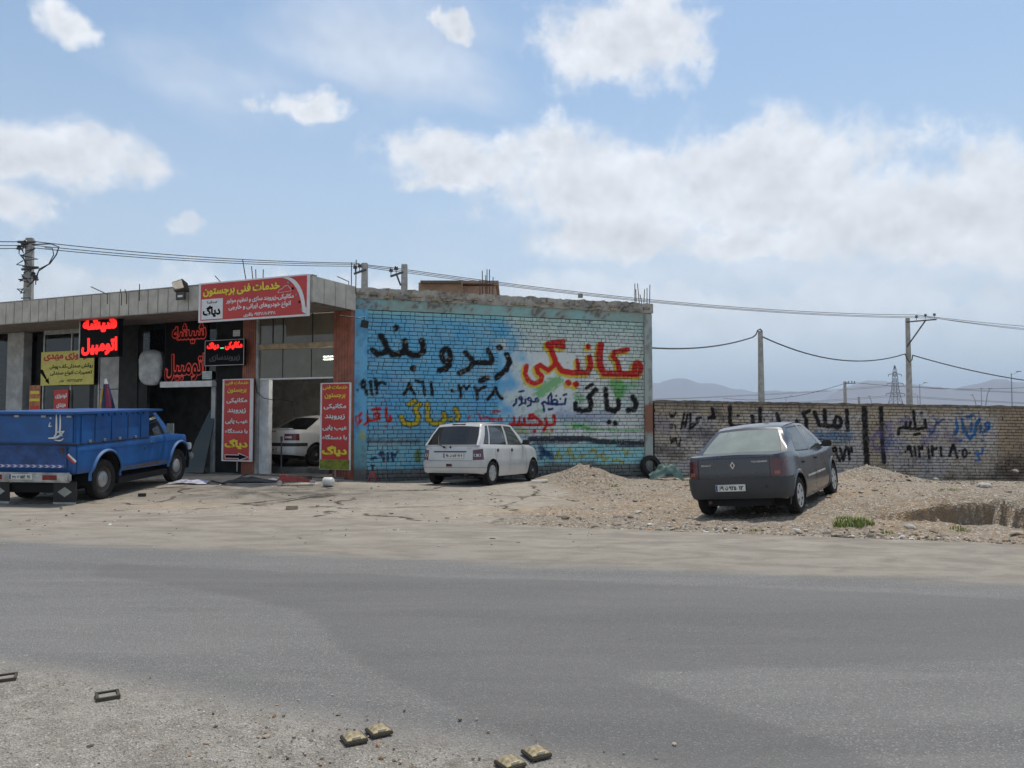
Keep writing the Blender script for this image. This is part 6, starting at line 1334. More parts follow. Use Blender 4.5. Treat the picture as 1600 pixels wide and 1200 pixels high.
# LED and painted boards
g = Sign('led_sign', 'black LED box sign with two lines of lit red letters under the canopy', 122.5, 183, 495, 558, 1.25, V_blk, .14); g.text('شیشه', .06, .95, .20, .38, LED_on, .07, None, .004); g.text('اتومبیل', .04, .97, .735, .44, LED_on, .06, None, .004)
b = MB(); b.box((-g.w / 2 - .02, 0, -.05), (.04, g.h, .12), g.M); b.build('side_frame', M_steel, g.root); b = MB()
for u in (-.3, .3): b.tube([g.M @ Vector((u * g.w, g.h / 2, -.07)), g.M @ Vector((u * g.w, g.h / 2 + .06, -.07))], .012, 6)
b.build('hanger', M_steel, g.root)
g = Sign('led_sign', 'small black LED sign with one lit red line on the corrugated sheet', 318.5, 380, 531, 571, .28, V_blk, .08); g.text('مکانیکی', .52, .96, .24, .34, LED_on, .07, None, .004); g.text('دیاگ', .05, .37, .22, .32, LED_on, .08, None, .004); g.rect('green_dash', .40, .49, .30, .335, LED_green); g.text('زیروبندسازی', .12, .90, .70, .30, LED_off, .04, None, .004)
for nm, a in (('frame_edge', (0, 1, 0, .018)), ('frame_edge', (0, 1, .98, 1)), ('frame_edge', (0, .012, 0, 1)), ('frame_edge', (.988, 1, 0, 1))): g.rect(nm, a[0], a[1], a[2], a[3], M_steel, .003, .008)
g = Sign('shop_sign', 'yellow board with red and black lettering hung in the upholstery shop window', 62, 145, 548.5, 601.5, .12, V_ysign, .02); g.text('تودوزی مهدی', .05, .93, .16, .25, V_redp, .055); g.text('روکش صندلی،کف پوش', .17, .985, .46, .16, V_blk, .035); g.text('تعمیرات انواع صندلی', .18, .97, .66, .16, V_blk, .035); g.text('۰۹۱۳۳۷۱۵۴۱۳', .50, .80, .87, .10, V_blk, .02); g.text('مهدی', .36, .45, .89, .09, V_blk, .02)
g.poly('arrow', [(.0, .52), (.04, .52), (.13, .82), (.155, .77), (.175, .97), (.085, .86), (.11, .85), (.0, .62)], V_blk, .003)
g = Sign('shop_sign', 'small red sign with two white lines low in the upholstery shop window', 83.5, 106, 609, 642, .06, V_redp, .015); g.text('تودوزی', .1, .92, .30, .25, V_white, .05); g.text('مهدی', .2, .85, .75, .25, V_white, .05)
g = Sign('poster', 'orange and red product poster beside the upholstery shop door', 45, 62.5, 602, 642, .02, mat('orange_poster', (.45, .16, .05), .5, var=.25, scale=7), .01, 'poster'); g.rect('poster_band', .1, .9, .22, .34, V_yel); g.rect('poster_band', .05, .95, .52, .62, V_yel, .0025); g.rect('poster_foot', .1, .9, .80, .95, V_redp)
# letters fixed to the dark glass of the auto-glass shop
g = Sign('window_lettering', 'two lines of big red tube letters across the dark shop window', 256, 322, 503, 596, .04, mat('dark_acrylic', (.010, .010, .010), .85, spec=.1), .006, 'sign')
g.text('شیشه', .16, .98, .20, .36, LED_half, .075, None, .004); g.text('شیشه', .175, .965, .20, .33, V_blk, .018, None, .009); g.text('اتومبیل', .0, .98, .77, .48, LED_half, .07, None, .004); g.text('اتومبیل', .012, .968, .77, .455, V_blk, .014, None, .009)
for px0, px1, py0, py1, out, lab in ((362, 373, 516, 525.5, .06, 'small white paper notice stuck high on the corrugated sheet'), (315, 330, 580, 592.5, .07, 'small pale green notice card above the white door lintel')):
    g = Sign('paper_notice', lab, px0, px1, py0, py1, out, V_white if px0 > 350 else mat('pale_green_card', (.55, .62, .58), .6), .004, 'notice')
    for v in (.25, .5, .75): g.rect('print_line', .1, .9, v - .03, v + .03, mat('grey_print', (.25, .27, .3), .5))

# ================================================================== LAMPS AND SMALL THINGS ON THE FACADE
c = fpt(S(281, 1.75), fsz(281, 455, 1.75)[1], 1.78); fl = wroot('floodlight', c - Vector((0, 0, .2)), 'dark brown floodlight on a bracket on the canopy fascia', 'floodlight'); Mf = frame(c, -FU)
mfl = mat('brown_lamp_housing', (.05, .04, .035), .6, dust=.2)
b = MB(); b.hexa([Mf @ Vector(p) for p in ((-.20, -.02, .05), (.17, .03, .05), (.17, -.02, -.12), (-.20, -.06, -.12))], [Mf @ Vector(p) for p in ((-.14, .20, .20), (.24, .27, .20), (.17, .20, -.05), (-.18, .14, -.05))]); b.build('housing', mfl, fl, bevel=.015)
b = MB(); b.hexa([Mf @ Vector(p) for p in ((-.165, .02, .075), (.165, .065, .075), (.165, .07, .08), (-.165, .03, .08))], [Mf @ Vector(p) for p in ((-.125, .18, .195), (.205, .24, .195), (.205, .24, .20), (-.125, .18, .20))]); b.build('lamp_glass', glass('lamp_pane', (.5, .5, .48), .2, (.2, .19, .17), .5, (.35, .33, .3)), fl)
b = MB(); b.box((-.01, -.13, 0), (.30, .20, .06), Mf); b.build('bracket', mfl, fl, bevel=.01); b = MB(); b.box((0, -.14, .032), (.16, .05, .005), Mf); b.build('rating_label', V_white, fl)
P = on_plane(569, 505, W0 + WN * .25, WN); la = wroot('spot_lamp', P, 'small black spotlight on an arm in front of the blue pilaster', 'spotlight'); Ml = frame(P, WU)
b = MB(); b.hexa([Ml @ Vector(p) for p in ((-.10, -.10, .05), (.09, -.13, .05), (.09, -.13, -.03), (-.10, -.10, -.03))], [Ml @ Vector(p) for p in ((-.07, .08, .09), (.11, .05, .09), (.11, .05, .0), (-.07, .08, .0))]); b.build('housing', M_black, la, bevel=.01)
b = MB(); pa = [P + Vector((0, 0, .07)), P + Vector((0, 0, .16)), on_plane(560, 497, W0 + WN * .3, WN), on_plane(523, 492, W0 + WN * .6, WN)]; b.tube(pa, .014, 6); b.build('arm', M_black, la)
def blob(name, label, cat, px0, px1, py0, py1, Y, dz, m, seed, amp=.18, box=.7, group=None, subd=3):
    c = at_depth((px0 + px1) / 2, (py0 + py1) / 2, Y); rx = (px1 - px0) / 2 / F * Y; rz = (py1 - py0) / 2 / F * Y
    bm = bmesh.new(); bmesh.ops.create_icosphere(bm, subdivisions=subd, radius=1); rs = np.random.RandomState(seed)
    for v in bm.verts:
        n = v.co.copy(); q = Vector([math.copysign(abs(t) ** box, t) for t in n]); k = 1 + amp * (float(fbm(np.array([n.x * 2 + n.z + seed]), np.array([n.y * 2 - n.z]), 3, seed).item()) - .5) * 2; q *= k; v.co = (q.x * rx, q.y * dz, q.z * rz)
    lo = min(v.co.z for v in bm.verts)
    for v in bm.verts: v.co.z -= lo
    me = bpy.data.meshes.new(name); bm.to_mesh(me); bm.free(); me.polygons.foreach_set('use_smooth', [True] * len(me.polygons))
    o = link(me, name, m); o.location = c + Vector((0, 0, lo)); return tag(o, label, cat, group)
Yf = fpt(S(235), 0, .2).y
blob('wrapped_bundle', 'pale plastic-wrapped bundle hanging beside the red window letters', 'bundle', 217, 253, 547, 602, Yf, .13, mat('cloudy_plastic', (.50, .51, .50), .45, var=.14, scale=4, coat=.2, bump=.006, bscale=7), 3, .16, .6)
# folded parasol with its yellow pole
um = wroot('folded_parasol', on_ground(166, 745, 0.0) if False else Vector((at_depth(166, 640, 19.2).x, 19.2, .05)), 'folded maroon and blue parasol with white tip behind the blue truck', 'parasol')
top = at_depth(165, 592, 19.2); bot = at_depth(171, 660, 19.2); b = MB(); ax = (bot - top)
for col_, k0, k1, nm in ((V_white, 0, .14, 'tip'),): b.tube([top, top + ax * .14], [.022, .05], 10); b.build(nm, col_, um)
for i, mm in enumerate((mat('maroon_canvas', (.22, .03, .06), .8), mat('dark_blue_canvas', (.03, .04, .12), .8), MATS['maroon_canvas'], mat('violet_canvas', (.16, .04, .13), .8), MATS['dark_blue_canvas'])):
    a = -.9 + i * 1.257; b = MB(); pts = [top + ax * t + Vector((math.cos(a), math.sin(a), 0)) * (.02 + .10 * t) for t in (.12, .4, .7, 1.0)]; b.tube(pts, [.03, .055, .075, .06], 8); b.build('canvas_fold', mm, um, smooth=60)
b = MB(); b.tube([bot, Vector((bot.x, bot.y, .04))], .02, 8); b.build('pole', M_white, um)
yp = wroot('yellow_stick', Vector((at_depth(150, 660, 19.1).x, 19.1, .05)), 'yellow stick leaning beside the folded parasol', 'stick'); b = MB(); b.tube([at_depth(160, 606, 19.1), Vector((at_depth(148, 690, 19.1).x, 19.1, .05))], .025, 8); b.build('shaft', mat('yellow_stick_paint', (.60, .38, .04), .5), yp)
# leaning glass sheet, jack, stand, canister, cloth
def gpt(px, py, z=0.0):
    p = on_ground(px, py, z); 
    for _ in range(4): z = hz(p.x, p.y); p = on_ground(px, py, z)
    return p
p = Vector((fpt(S(322), 0, .35).x, fpt(S(322), 0, .35).y, FZ + .01)); q = wroot('glass_sheet', p, 'dark green glass sheet leaning by the shop doorway', 'glass'); Mq = frame(p, -FU) @ Matrix.Rotation(-.22, 4, 'X')
b = MB(); b.prism([(-.42, 0), (.30, 0), (.34, 1.5), (.12, 1.75), (-.20, .9)], .012, Mq); b.build('pane', glass('green_sheet', (.2, .32, .26), .4, (.012, .022, .018), .1, (.1, .12, .1)), q); b = MB(); b.tube([Mq @ Vector(v) for v in ((-.42, 0, 0), (-.20, .9, 0), (.12, 1.75, 0), (.34, 1.5, 0))], .012, 6); b.build('edge_trim', M_black, q)
pj = gpt(462, 758); jk = wroot('trolley_jack', pj, 'red trolley jack with upright black lever in front of the garage bay', 'jack'); M_jr = mat('worn_red_paint', (.28, .025, .03), .5, var=.2, scale=12, dust=.2)
Mj = frame(pj, (.95, .2, 0)); b = MB()
for sd in (-1, 1): b.prism([(-.36, .05), (.10, .06), (.38, .04), (.40, .09), (.08, .16), (-.30, .18), (-.38, .12)], .02, Mj @ Matrix.Translation((0, .02, sd * .12)))
b.build('chassis', M_jr, jk); b = MB(); b.box((-.26, .16, .01), (.16, .16, .16), Mj); b.build('pump_body', M_jr, jk, bevel=.02); b = MB(); b.box((.10, .14, .01), (.5, .05, .10), Mj); b.lathe([(.06, 0), (.055, .03), (.001, .03)], 12, Mj @ Matrix.Translation((.30, .17, .01)) @ Matrix.Rotation(-math.pi / 2, 4, 'X')); b.build('lift_arm', M_black, jk)
for x in (-.33, .36):
    for sd in (-1, 1): b = MB(); b.lathe([(.001, -.02), (.055, -.02), (.06, 0), (.055, .02), (.001, .02)], 14, Mj @ Matrix.Translation((x, .06, .01 + sd * .15))); b.build('castor', M_steel, jk)
lv = at_depth(440, 682, pj.y); b = MB(); b.tube([Mj @ Vector((-.30, .18, .01)), Vector((lv.x, pj.y, pj.z + .5)), lv], .018, 8); b.lathe([(.03, 0), (.03, .1), (.001, .11)], 8, Matrix.Translation(lv - Vector((0, 0, .1)))); b.build('lever', M_black, jk)
b = MB(); b.tube([Mj @ Vector((.1, .05, .2)), Mj @ Vector((.5, .03, .22)), gpt(504, 757) + Vector((0, 0, .05))], .008, 6); b.build('air_hose', M_steel, jk)
pc = gpt(513, 760); ca = wroot('white_canister', pc, 'white plastic canister lying on the apron beside the trolley jack', 'canister'); Mc = Matrix.Translation(pc + Vector((0, 0, .10))) @ Matrix.Rotation(math.pi / 2, 4, 'Y') @ Matrix.Rotation(.3, 4, 'X'); b = MB(); b.lathe([(.001, -.11), (.085, -.11), (.10, -.09), (.10, .08), (.085, .11), (.03, .12), (.03, .135), (.001, .135)], 20, Mc); b.build('body', mat('white_plastic', (.70, .68, .62), .45, var=.06, dust=.15), ca, smooth=40); b = MB(); b.tube([Mc @ Vector(v) for v in ((.1, 0, -.08), (.16, 0, -.03), (.16, 0, .03), (.1, 0, .07))], .008, 6); b.build('handle', M_steel, ca)
ps = gpt(582, 753); js = wroot('jack_stand', ps, 'small red jack stand at the foot of the blue pilaster', 'jack stand'); b = MB()
for k in range(4): a = .785 + k * 1.571; b.tube([ps + Vector((.15 * math.cos(a), .15 * math.sin(a), .01)), ps + Vector((.03 * math.cos(a), .03 * math.sin(a), .27))], .018, 6)
b.build('leg_frame', M_jr, js); b = MB(); b.tube([ps + Vector((0, 0, .22)), ps + Vector((0, 0, .40))], .028, 8); b.box(ps + Vector((0, 0, .41)), (.12, .05, .03)); b.build('ratchet_post', M_black, js)
b = MB(); b.lathe([(.001, .105), (.10, .105), (.045, .27), (.001, .27)], 4, Matrix.Translation(ps) @ Matrix.Rotation(.785, 4, 'Z')); b.build('side_plates', M_jr, js)
def cloth(name, label, px, py, rx, ry, h, m, seed, cat='cloth'):
    p = gpt(px, py); n = 22; V = []
    for i in range(n + 1):
        for j in range(n + 1):
            x = -1 + 2 * i / n; y = -1 + 2 * j / n; r = math.hypot(x, y); e = 1 + .35 * (float(vnoise(np.array([math.atan2(y, x) * 1.3 + seed]), np.array([seed * 1.])).item()) - .5)
            X, Y = x * rx * e, y * ry * e; k = max(0, 1 - r * r * .6); z = h * k * (.25 + 1.2 * float(fbm(np.array([x * 2.4 + seed]), np.array([y * 2.4]), 3, seed).item())); V.append((X, Y, max(z, .008)))
    w = n + 1; i = (np.arange(n)[:, None] * w + np.arange(n)[None, :]).ravel(); o = npmesh(name, V, np.stack([i, i + w, i + w + 1, i + 1], 1), m, None, None, True); o.location = p; return tag(o, label, cat)
cloth('rag_heap', 'crumpled pale lilac cloth on the ground in front of the truck', 297, 755, .42, .30, .10, mat('lilac_cloth', (.36, .36, .44), .9, var=.25, scale=8), 3)
cloth('rag_heap', 'dark crumpled cover on the ground left of the trolley jack', 395, 753, .55, .35, .10, mat('dark_cloth', (.045, .045, .05), .9, var=.2), 8)
cloth('paper_scrap', 'crumpled white scrap on the apron beside the dark cover', 425, 751, .14, .09, .06, V_white, 5, 'litter')
cloth('green_sack', 'dark green sack slumped at the foot of the long wall', 1042, 750, .46, .30, .42, mat('green_tarp', (.035, .085, .075), .6, var=.2, scale=6), 11, 'sack')
pt = on_plane(1017, 748, W0 + WN * .15, WN); pt.z = hz(pt.x, pt.y); ty = wroot('old_tyre', pt, 'worn black tyre leaning on the concrete column foot', 'tyre'); b = MB(); prof = [(.20, -.08), (.29, -.09), (.325, -.05), (.33, 0), (.325, .05), (.29, .09), (.20, .08), (.19, 0), (.20, -.08)]; b.lathe(prof, 26, Matrix.Translation(pt + Vector((0, 0, .31))) @ Matrix.Rotation(math.atan2(WN.y, WN.x), 4, 'Z') @ Matrix.Rotation(math.pi / 2 - .3, 4, 'Y')); b.build('tread', M_tyre, ty, smooth=40)
# loose cable strung across the garage bay
hb = [fpt(S(px), fsz(px, py)[1], .08) for px, py in ((401, 590), (404, 612), (414, 622), (430, 625), (446, 625), (462, 628), (464, 650))]
o = wroot('hanging_cable', hb[0], 'black cable drooping across the garage bay opening', 'cable'); b = MB(); b.tube([Vector((p.x, p.y, p.z)) for p in catmull([(0, 0)], 2)[:0]] or hb, .010, 6); b.build('strand', M_black, o)
hb = [gpt(px, py) + Vector((0, 0, .015)) for px, py in ((330, 752), (350, 757), (372, 748), (390, 740), (402, 735))]; o = wroot('air_hose', hb[0], 'black hose snaking over the oily apron near the brown pillar', 'hose'); b = MB(); b.tube(hb, .014, 6); b.build('hose', M_black, o)

# ================================================================== ROAD STUDS, RUBBLE, WEEDS
M_stud = mat('weathered_brass_stud', (.36, .29, .16), .55, .3, var=.25, scale=40, dust=.3); M_studd = mat('dirty_stud_base', (.07, .058, .04), .85, var=.2)
def stud(px, py, rot, label, k=1.0):
    p = on_ground(px, py, .012); o = empty('road_stud', p, rot); tag(o, label, 'road stud', 'square studs set in the near road edge')
    b = MB(); b.box((0, 0, .009), (.105 * k, .105 * k, .018)); b.build('base', M_studd, o, bevel=.004); b = MB(); a, c = .046 * k, .022 * k
    b.hexa([(-a, -a, .018), (a, -a, .018), (a, a, .018), (-a, a, .018)], [(-c, -c, .036), (c, -c, .036), (c, c, .036), (-c, c, .036)]); b.build('cap', M_stud, o, bevel=.003)
    b = MB(); b.box((0, -.040 * k, .026), (.04 * k, .004, .010)); b.build('reflector', mat('pale_reflector', (.6, .52, .35), .3), o)
for a in ((592, 1145, .55, 'right one of the pair of brass road studs nearest the picture centre'), (553, 1157, .5, 'left one of the pair of brass road studs nearest the picture centre'), (838, 1180, .5, 'upper brass road stud of the pair at the bottom edge of the picture'), (797, 1196, .6, 'lower brass road stud of the pair cut by the bottom edge')): stud(*a)
def flat_stud(px, py, rot, label):
    p = on_ground(px, py, .012); o = empty('road_stud', p, rot); tag(o, label, 'road stud', 'square studs set in the near road edge'); b = MB()
    for x, y, w, h in ((0, -.05, .115, .014), (0, .05, .115, .014), (-.05, 0, .014, .1), (.05, 0, .014, .1)): b.box((x, y, .012), (w, h, .024))
    b.build('frame', M_studd, o); b = MB(); b.box((0, 0, .008), (.086, .086, .012)); b.build('dust_fill', mat('grey_dust_fill', (.27, .255, .225), .9), o)
flat_stud(168, 1091, .55, 'flat square stud frame alone on the near road edge'); flat_stud(8, 1063, .5, 'flat square stud frame cut by the left picture edge')
rk = np.random.RandomState(44); M_st = [mat('pale_rubble', (.42, .39, .34), .9, var=.15, scale=12, bump=.004), mat('brown_rubble', (.26, .19, .13), .9, var=.18, scale=12, bump=.004), mat('grey_rubble', (.24, .225, .205), .9, var=.15, scale=12, bump=.004)]
def stone(px, py, r, m, label, flat=.6, cat='stone'):
    p = gpt(px, py); bm = bmesh.new(); bmesh.ops.create_icosphere(bm, subdivisions=2, radius=1.0); s = rk.rand() * 50; sx, sy = rk.uniform(.8, 1.5), rk.uniform(.7, 1.1); a = rk.uniform(0, 3.1)
    dirs = [Vector(d).normalized() for d in rk.randn(7, 3)]; cut = rk.uniform(.55, .85, 7)
    for v in bm.verts:
        q = v.co.copy()
        for d, c in zip(dirs, cut):
            t = q.dot(d)
            if t > c: q -= d * (t - c)
        q = Matrix.Rotation(a, 3, 'Z') @ Vector((q.x * sx, q.y * sy, q.z * flat)); v.co = q * r
    me = bpy.data.meshes.new('rubble_stone'); bm.to_mesh(me); bm.free(); o = link(me, 'rubble_stone', m); o.location = p + Vector((0, 0, r * flat * .35)); return tag(o, label, cat, 'larger loose stones on the dirt lot')
for px, py, r, k, lab in ((1422, 826, .09, 0, 'pale angular stone in front of the dug bank'), (1405, 803, .11, 2, 'round grey stone lodged low in the dug bank'), (1375, 800, .13, 1, 'brown boulder at the left end of the dug bank'), (1390, 806, .08, 1, 'small brown stone beside the bank boulder'), (1436, 795, .06, 0, 'pale stone sticking out of the middle of the bank'), (1552, 806, .15, 2, 'big grey stone at the bank corner on the right'), (1537, 762, .13, 0, 'white broken slab lying on the rubble near the wall'), (1430, 838, .07, 1, 'flat brown stone near the road edge below the bank'), (1460, 833, .07, 1, 'brown clod left of the bank corner near the road'),
                           (997, 803, .085, 0, 'pale stone with flat top on the gravel left of the grey car'), (985, 808, .06, 2, 'grey stone just left of the flat-topped pale one'), (965, 809, .06, 2, 'small grey stone at the left end of the three on the gravel'), (992, 783, .06, 2, 'dark stone alone on the dirt between the two parked cars'), (1078, 785, .05, 1, 'brown stone close to the grey car rear wheel'), (873, 808, .05, 2, 'dark chip on the orange sand patch'), (1462, 750, .08, 0, 'white stone on top of the rubble spread by the wall'), (1590, 812, .08, 0, 'pale stone at the right picture edge below the bank'), (1345, 770, .05, 0, 'pale stone on the dirt slope right of the grey car'), (1570, 745, .16, 1, 'brown clod on the heap at the right edge'), (1585, 738, .14, 2, 'grey lump on top of the heap at the right edge')): stone(px, py, r, M_st[k], lab)
# half brick and litter on the apron
for px, py, lab, m, sz in ((456, 796, 'half brick lying on the apron in front of the garage', mat('dusty_brick', (.33, .26, .19), .9, var=.15), (.19, .10, .06)), (222, 776, 'dark bottle-sized litter near the truck rear wheel', M_black, (.14, .06, .06)), (843, 751, 'white flat sheet of litter under the silver car front', V_white, (.42, .16, .012)), (1425, 812, 'white crumpled packet standing before the bank', V_white, (.12, .03, .10)), (740, 763, 'white paper strip on the apron in front of the silver car', V_white, (.16, .05, .006))):
    p = gpt(px, py); b = MB(); b.box((0, 0, sz[2] / 2), sz, None, .3); o = b.build('half_brick' if 'brick' in lab else 'litter', m, None, bevel=.006); o.location = p + Vector((0, 0, .004)); tag(o, lab, 'brick' if 'brick' in lab else 'litter')
def weed(px, py, rad, h, n, label, seed):
    p = gpt(px, py); r = random.Random(seed); o = empty('weed_clump', p); tag(o, label, 'weeds'); b = MB()
    for k in range(n):
        a = r.uniform(0, 6.28); d = rad * math.sqrt(r.random()); x, y = d * math.cos(a) * 1.5, d * math.sin(a); hh = h * r.uniform(.4, 1) * (1 - .5 * d / rad); l = r.uniform(.2, .9) * hh; w = r.uniform(.004, .009); t = r.uniform(0, 6.28); dx, dy = math.cos(t), math.sin(t); z0 = hz(p.x + x, p.y + y) - p.z
        b.add([(x - dy * w, y + dx * w, z0), (x + dy * w, y - dx * w, z0), (x + dx * l * .5 + dy * w, y + dy * l * .5 - dx * w, z0 + hh * .7), (x + dx * l * .5 - dy * w, y + dy * l * .5 + dx * w, z0 + hh * .7), (x + dx * l, y + dy * l, z0 + hh)], [(0, 1, 2, 3), (3, 2, 4)])
    b.build('leaves', mat('weed_green', (.16, .23, .055), .8, var=.3, scale=20, c2=(.22, .20, .07)), o)
weed(1334, 822, .19, .20, 300, 'bright green weed clump at the gravel edge right of the grey car', 2); weed(1318, 812, .09, .09, 90, 'small green weed tuft behind the larger clump', 4); weed(1311, 736, .14, .09, 60, 'sparse weeds at the foot of the earth heap by the wall', 6)
for px, py, r_, h_, n_, lab in ((1500, 828, .10, .10, 40, 'dry weed sprig in front of the middle of the dug bank'), (1385, 834, .07, .08, 30, 'tiny weed just right of the bright green clump'), (1075, 752, .12, .12, 50, 'dusty weeds beside the green sack at the wall foot'), (1180, 830, .06, .06, 24, 'tiny weed in the gravel strip below the grey car'), (960, 752, .10, .10, 40, 'dusty weeds at the right foot of the grit heap'), (1480, 768, .10, .10, 34, 'dry weeds on top of the bank by the rubble')): weed(px, py, r_, h_, n_, lab, int(px))

# ================================================================== POLES, WIRES, FAR THINGS
M_pole = mat('concrete_pole', (.40, .385, .345), .9, var=.12, scale=5, bump=.003); M_ins = mat('dark_insulator', (.05, .035, .03), .3); M_iron = mat('pole_ironwork', (.10, .10, .10), .6, .4); M_wire = mat('overhead_wire', (.06, .06, .065), .6, .3)
def pole(px, ytop, Y, wt_, wb_, label, arms=(), group='concrete utility poles'):
    t = at_depth(px, ytop, Y); base = Vector((t.x, t.y, -.2)); o = wroot('utility_pole', base, label, 'utility pole', group); b = MB(); d = t.z - base.z
    q = lambda w, z: [(t.x - w / 2, t.y - w * .35, z), (t.x + w / 2, t.y - w * .35, z), (t.x + w / 2, t.y + w * .35, z), (t.x - w / 2, t.y + w * .35, z)]
    b.hexa(q(wb_, -.2), q(wt_, t.z)); b.build('shaft', M_pole, o, bevel=.02)
    for a0, a1, ins in arms:                                 # crossarm from pixel a0 to a1, insulators at pixels
        A, C = at_depth(*a0, Y - .12), at_depth(*a1, Y - .12); b = MB(); b.tube([A, C], .05, 6); b.build('crossarm', M_iron, o)
        for ip in ins:
            P = at_depth(*ip, Y - .12); b = MB(); b.lathe([(.015, -.22), (.02, -.06), (.09, -.05), (.10, 0), (.06, .05), (.09, .07), (.05, .12), (.001, .13)], 10, Matrix.Translation(P)); b.build('insulator', M_ins, o, smooth=50)
    return o
def wire(pts, r, label, group=None):
    b = MB(); b.tube(pts, r, 5); o = wroot('overhead_cable', pts[0], label, 'cable', group); b.build('strand', M_wire, o); return o
def span(a, c, sag, n=14): return [a.lerp(c, k / n) - Vector((0, 0, sag * 4 * (k / n) * (1 - k / n))) for k in range(n + 1)]
YL, YM, YR = 29.0, 34.0, 52.0
pl = pole(47, 372, YL, .26, .42, 'tall concrete pole with tangled wires rising behind the left roof', [((28, 378), (55, 378), ((30, 388), (36, 384), (40, 380))), ((34, 421), (60, 418), ((52, 430), (56, 436)))])
b = MB(); rr = random.Random(4)
for k in range(16):
    y = rr.uniform(380, 470); x = 47 - (y - 372) * .07; a = at_depth(x - rr.uniform(3, 9), y, YL - .3); c = at_depth(x - rr.uniform(8, 20) if rr.random() < .6 else x + rr.uniform(6, 16), y + rr.uniform(-4, 8), YL - .3); e = at_depth(x + rr.uniform(-10, 6), y + rr.uniform(4, 16), YL - .35); b.tube([a, c, e], .022, 5)
b.build('wire_tangle', M_wire, pl)
b = MB(); b.tube([at_depth(px, py, YL - .3) for px, py in ((50, 382), (80, 381), (92, 386), (88, 398), (78, 412), (62, 420), (55, 436), (48, 444))], .025, 6); b.tube([at_depth(px, py, YL - .3) for px, py in ((70, 387), (82, 388), (84, 398), (76, 413), (60, 424), (56, 440))], .02, 6); b.build('looped_cable', M_wire, pl)
pole(570, 411, YM, .26, .4, 'concrete pole just left of its twin above the mural wall corner', [((553, 428), (572, 421), ((555, 418), (562, 416)))])
pole(632, 413, YM, .26, .4, 'concrete pole with crossarm standing right of its twin behind the mural wall', [((610, 432), (630, 425), ((611, 423), (619, 420)))])
p6 = bpy.data.objects.get('utility_pole.002')
b = MB(); b.tube([at_depth(620, 430, YM - .12), at_depth(626, 446, YM - .12)], .04, 6); b.build('arm_brace', M_iron, p6)
pole(1188, 517, 41.0, .22, .36, 'plain concrete pole standing alone behind the long wall'); pr = pole(1418, 497, YR, .24, .40, 'concrete pole with crossarm and three insulators behind the long wall', [((1417, 503), (1463, 499), ((1432, 495), (1446, 493), (1460, 492)))])
b = MB(); b.tube([at_depth(1417, 542, YR - .12), at_depth(1446, 501, YR - .12)], .05, 6); b.build('arm_brace', M_iron, pr)
for k, (yl, y1, y2, y3, y0, y4) in enumerate(((377, 411, 418, 490, 374, 506), (383, 413, 421, 493, 380, 511), (387, 416, 424, 495, 386, 514))):
    nm = ('top', 'middle', 'lowest')[k]
    pts = span(at_depth(-60, y0, YL - 1), at_depth(50, yl, YL), .05, 4) + span(at_depth(50, yl, YL), at_depth(556 + 4 * k, y1, YM), .18, 14)[1:] + span(at_depth(556 + 4 * k, y1, YM), at_depth(612 + 4 * k, y2, YM), .02, 3)[1:] + span(at_depth(612 + 4 * k, y2, YM), at_depth(1432 + 14 * k, y3 + 2, YR), .50, 22)[1:] + span(at_depth(1432 + 14 * k, y3 + 2, YR), at_depth(1720, y4 + 11, YR + 8), .15, 10)[1:]
    wire(pts, .016 if k else .018, '%s of three thin bare wires running above the shops to the right pole' % nm, 'bare line wires')
Y2 = 41.0
wire(span(at_depth(1010, 543, 30), at_depth(1176, 527, Y2), .25) + [at_depth(1181, 523, Y2), at_depth(1184, 516, Y2), at_depth(1188, 514, Y2 - .2), at_depth(1191, 518, Y2 - .2)], .035, 'thick black cable from the building corner up to the plain pole')
wire(span(at_depth(1191, 526, Y2), at_depth(1414, 553, YR), .85, 20) + [at_depth(1417, 560, YR - .3), at_depth(1421, 566, YR - .3), at_depth(1425, 562, YR - .3), at_depth(1426, 555, YR - .3)], .038, 'thick black cable sagging between the two right poles')
wire(span(at_depth(1426, 555, YR - .3), at_depth(1760, 605, YR + 6), .6, 16), .038, 'thick black cable running from the armed pole off the right edge')
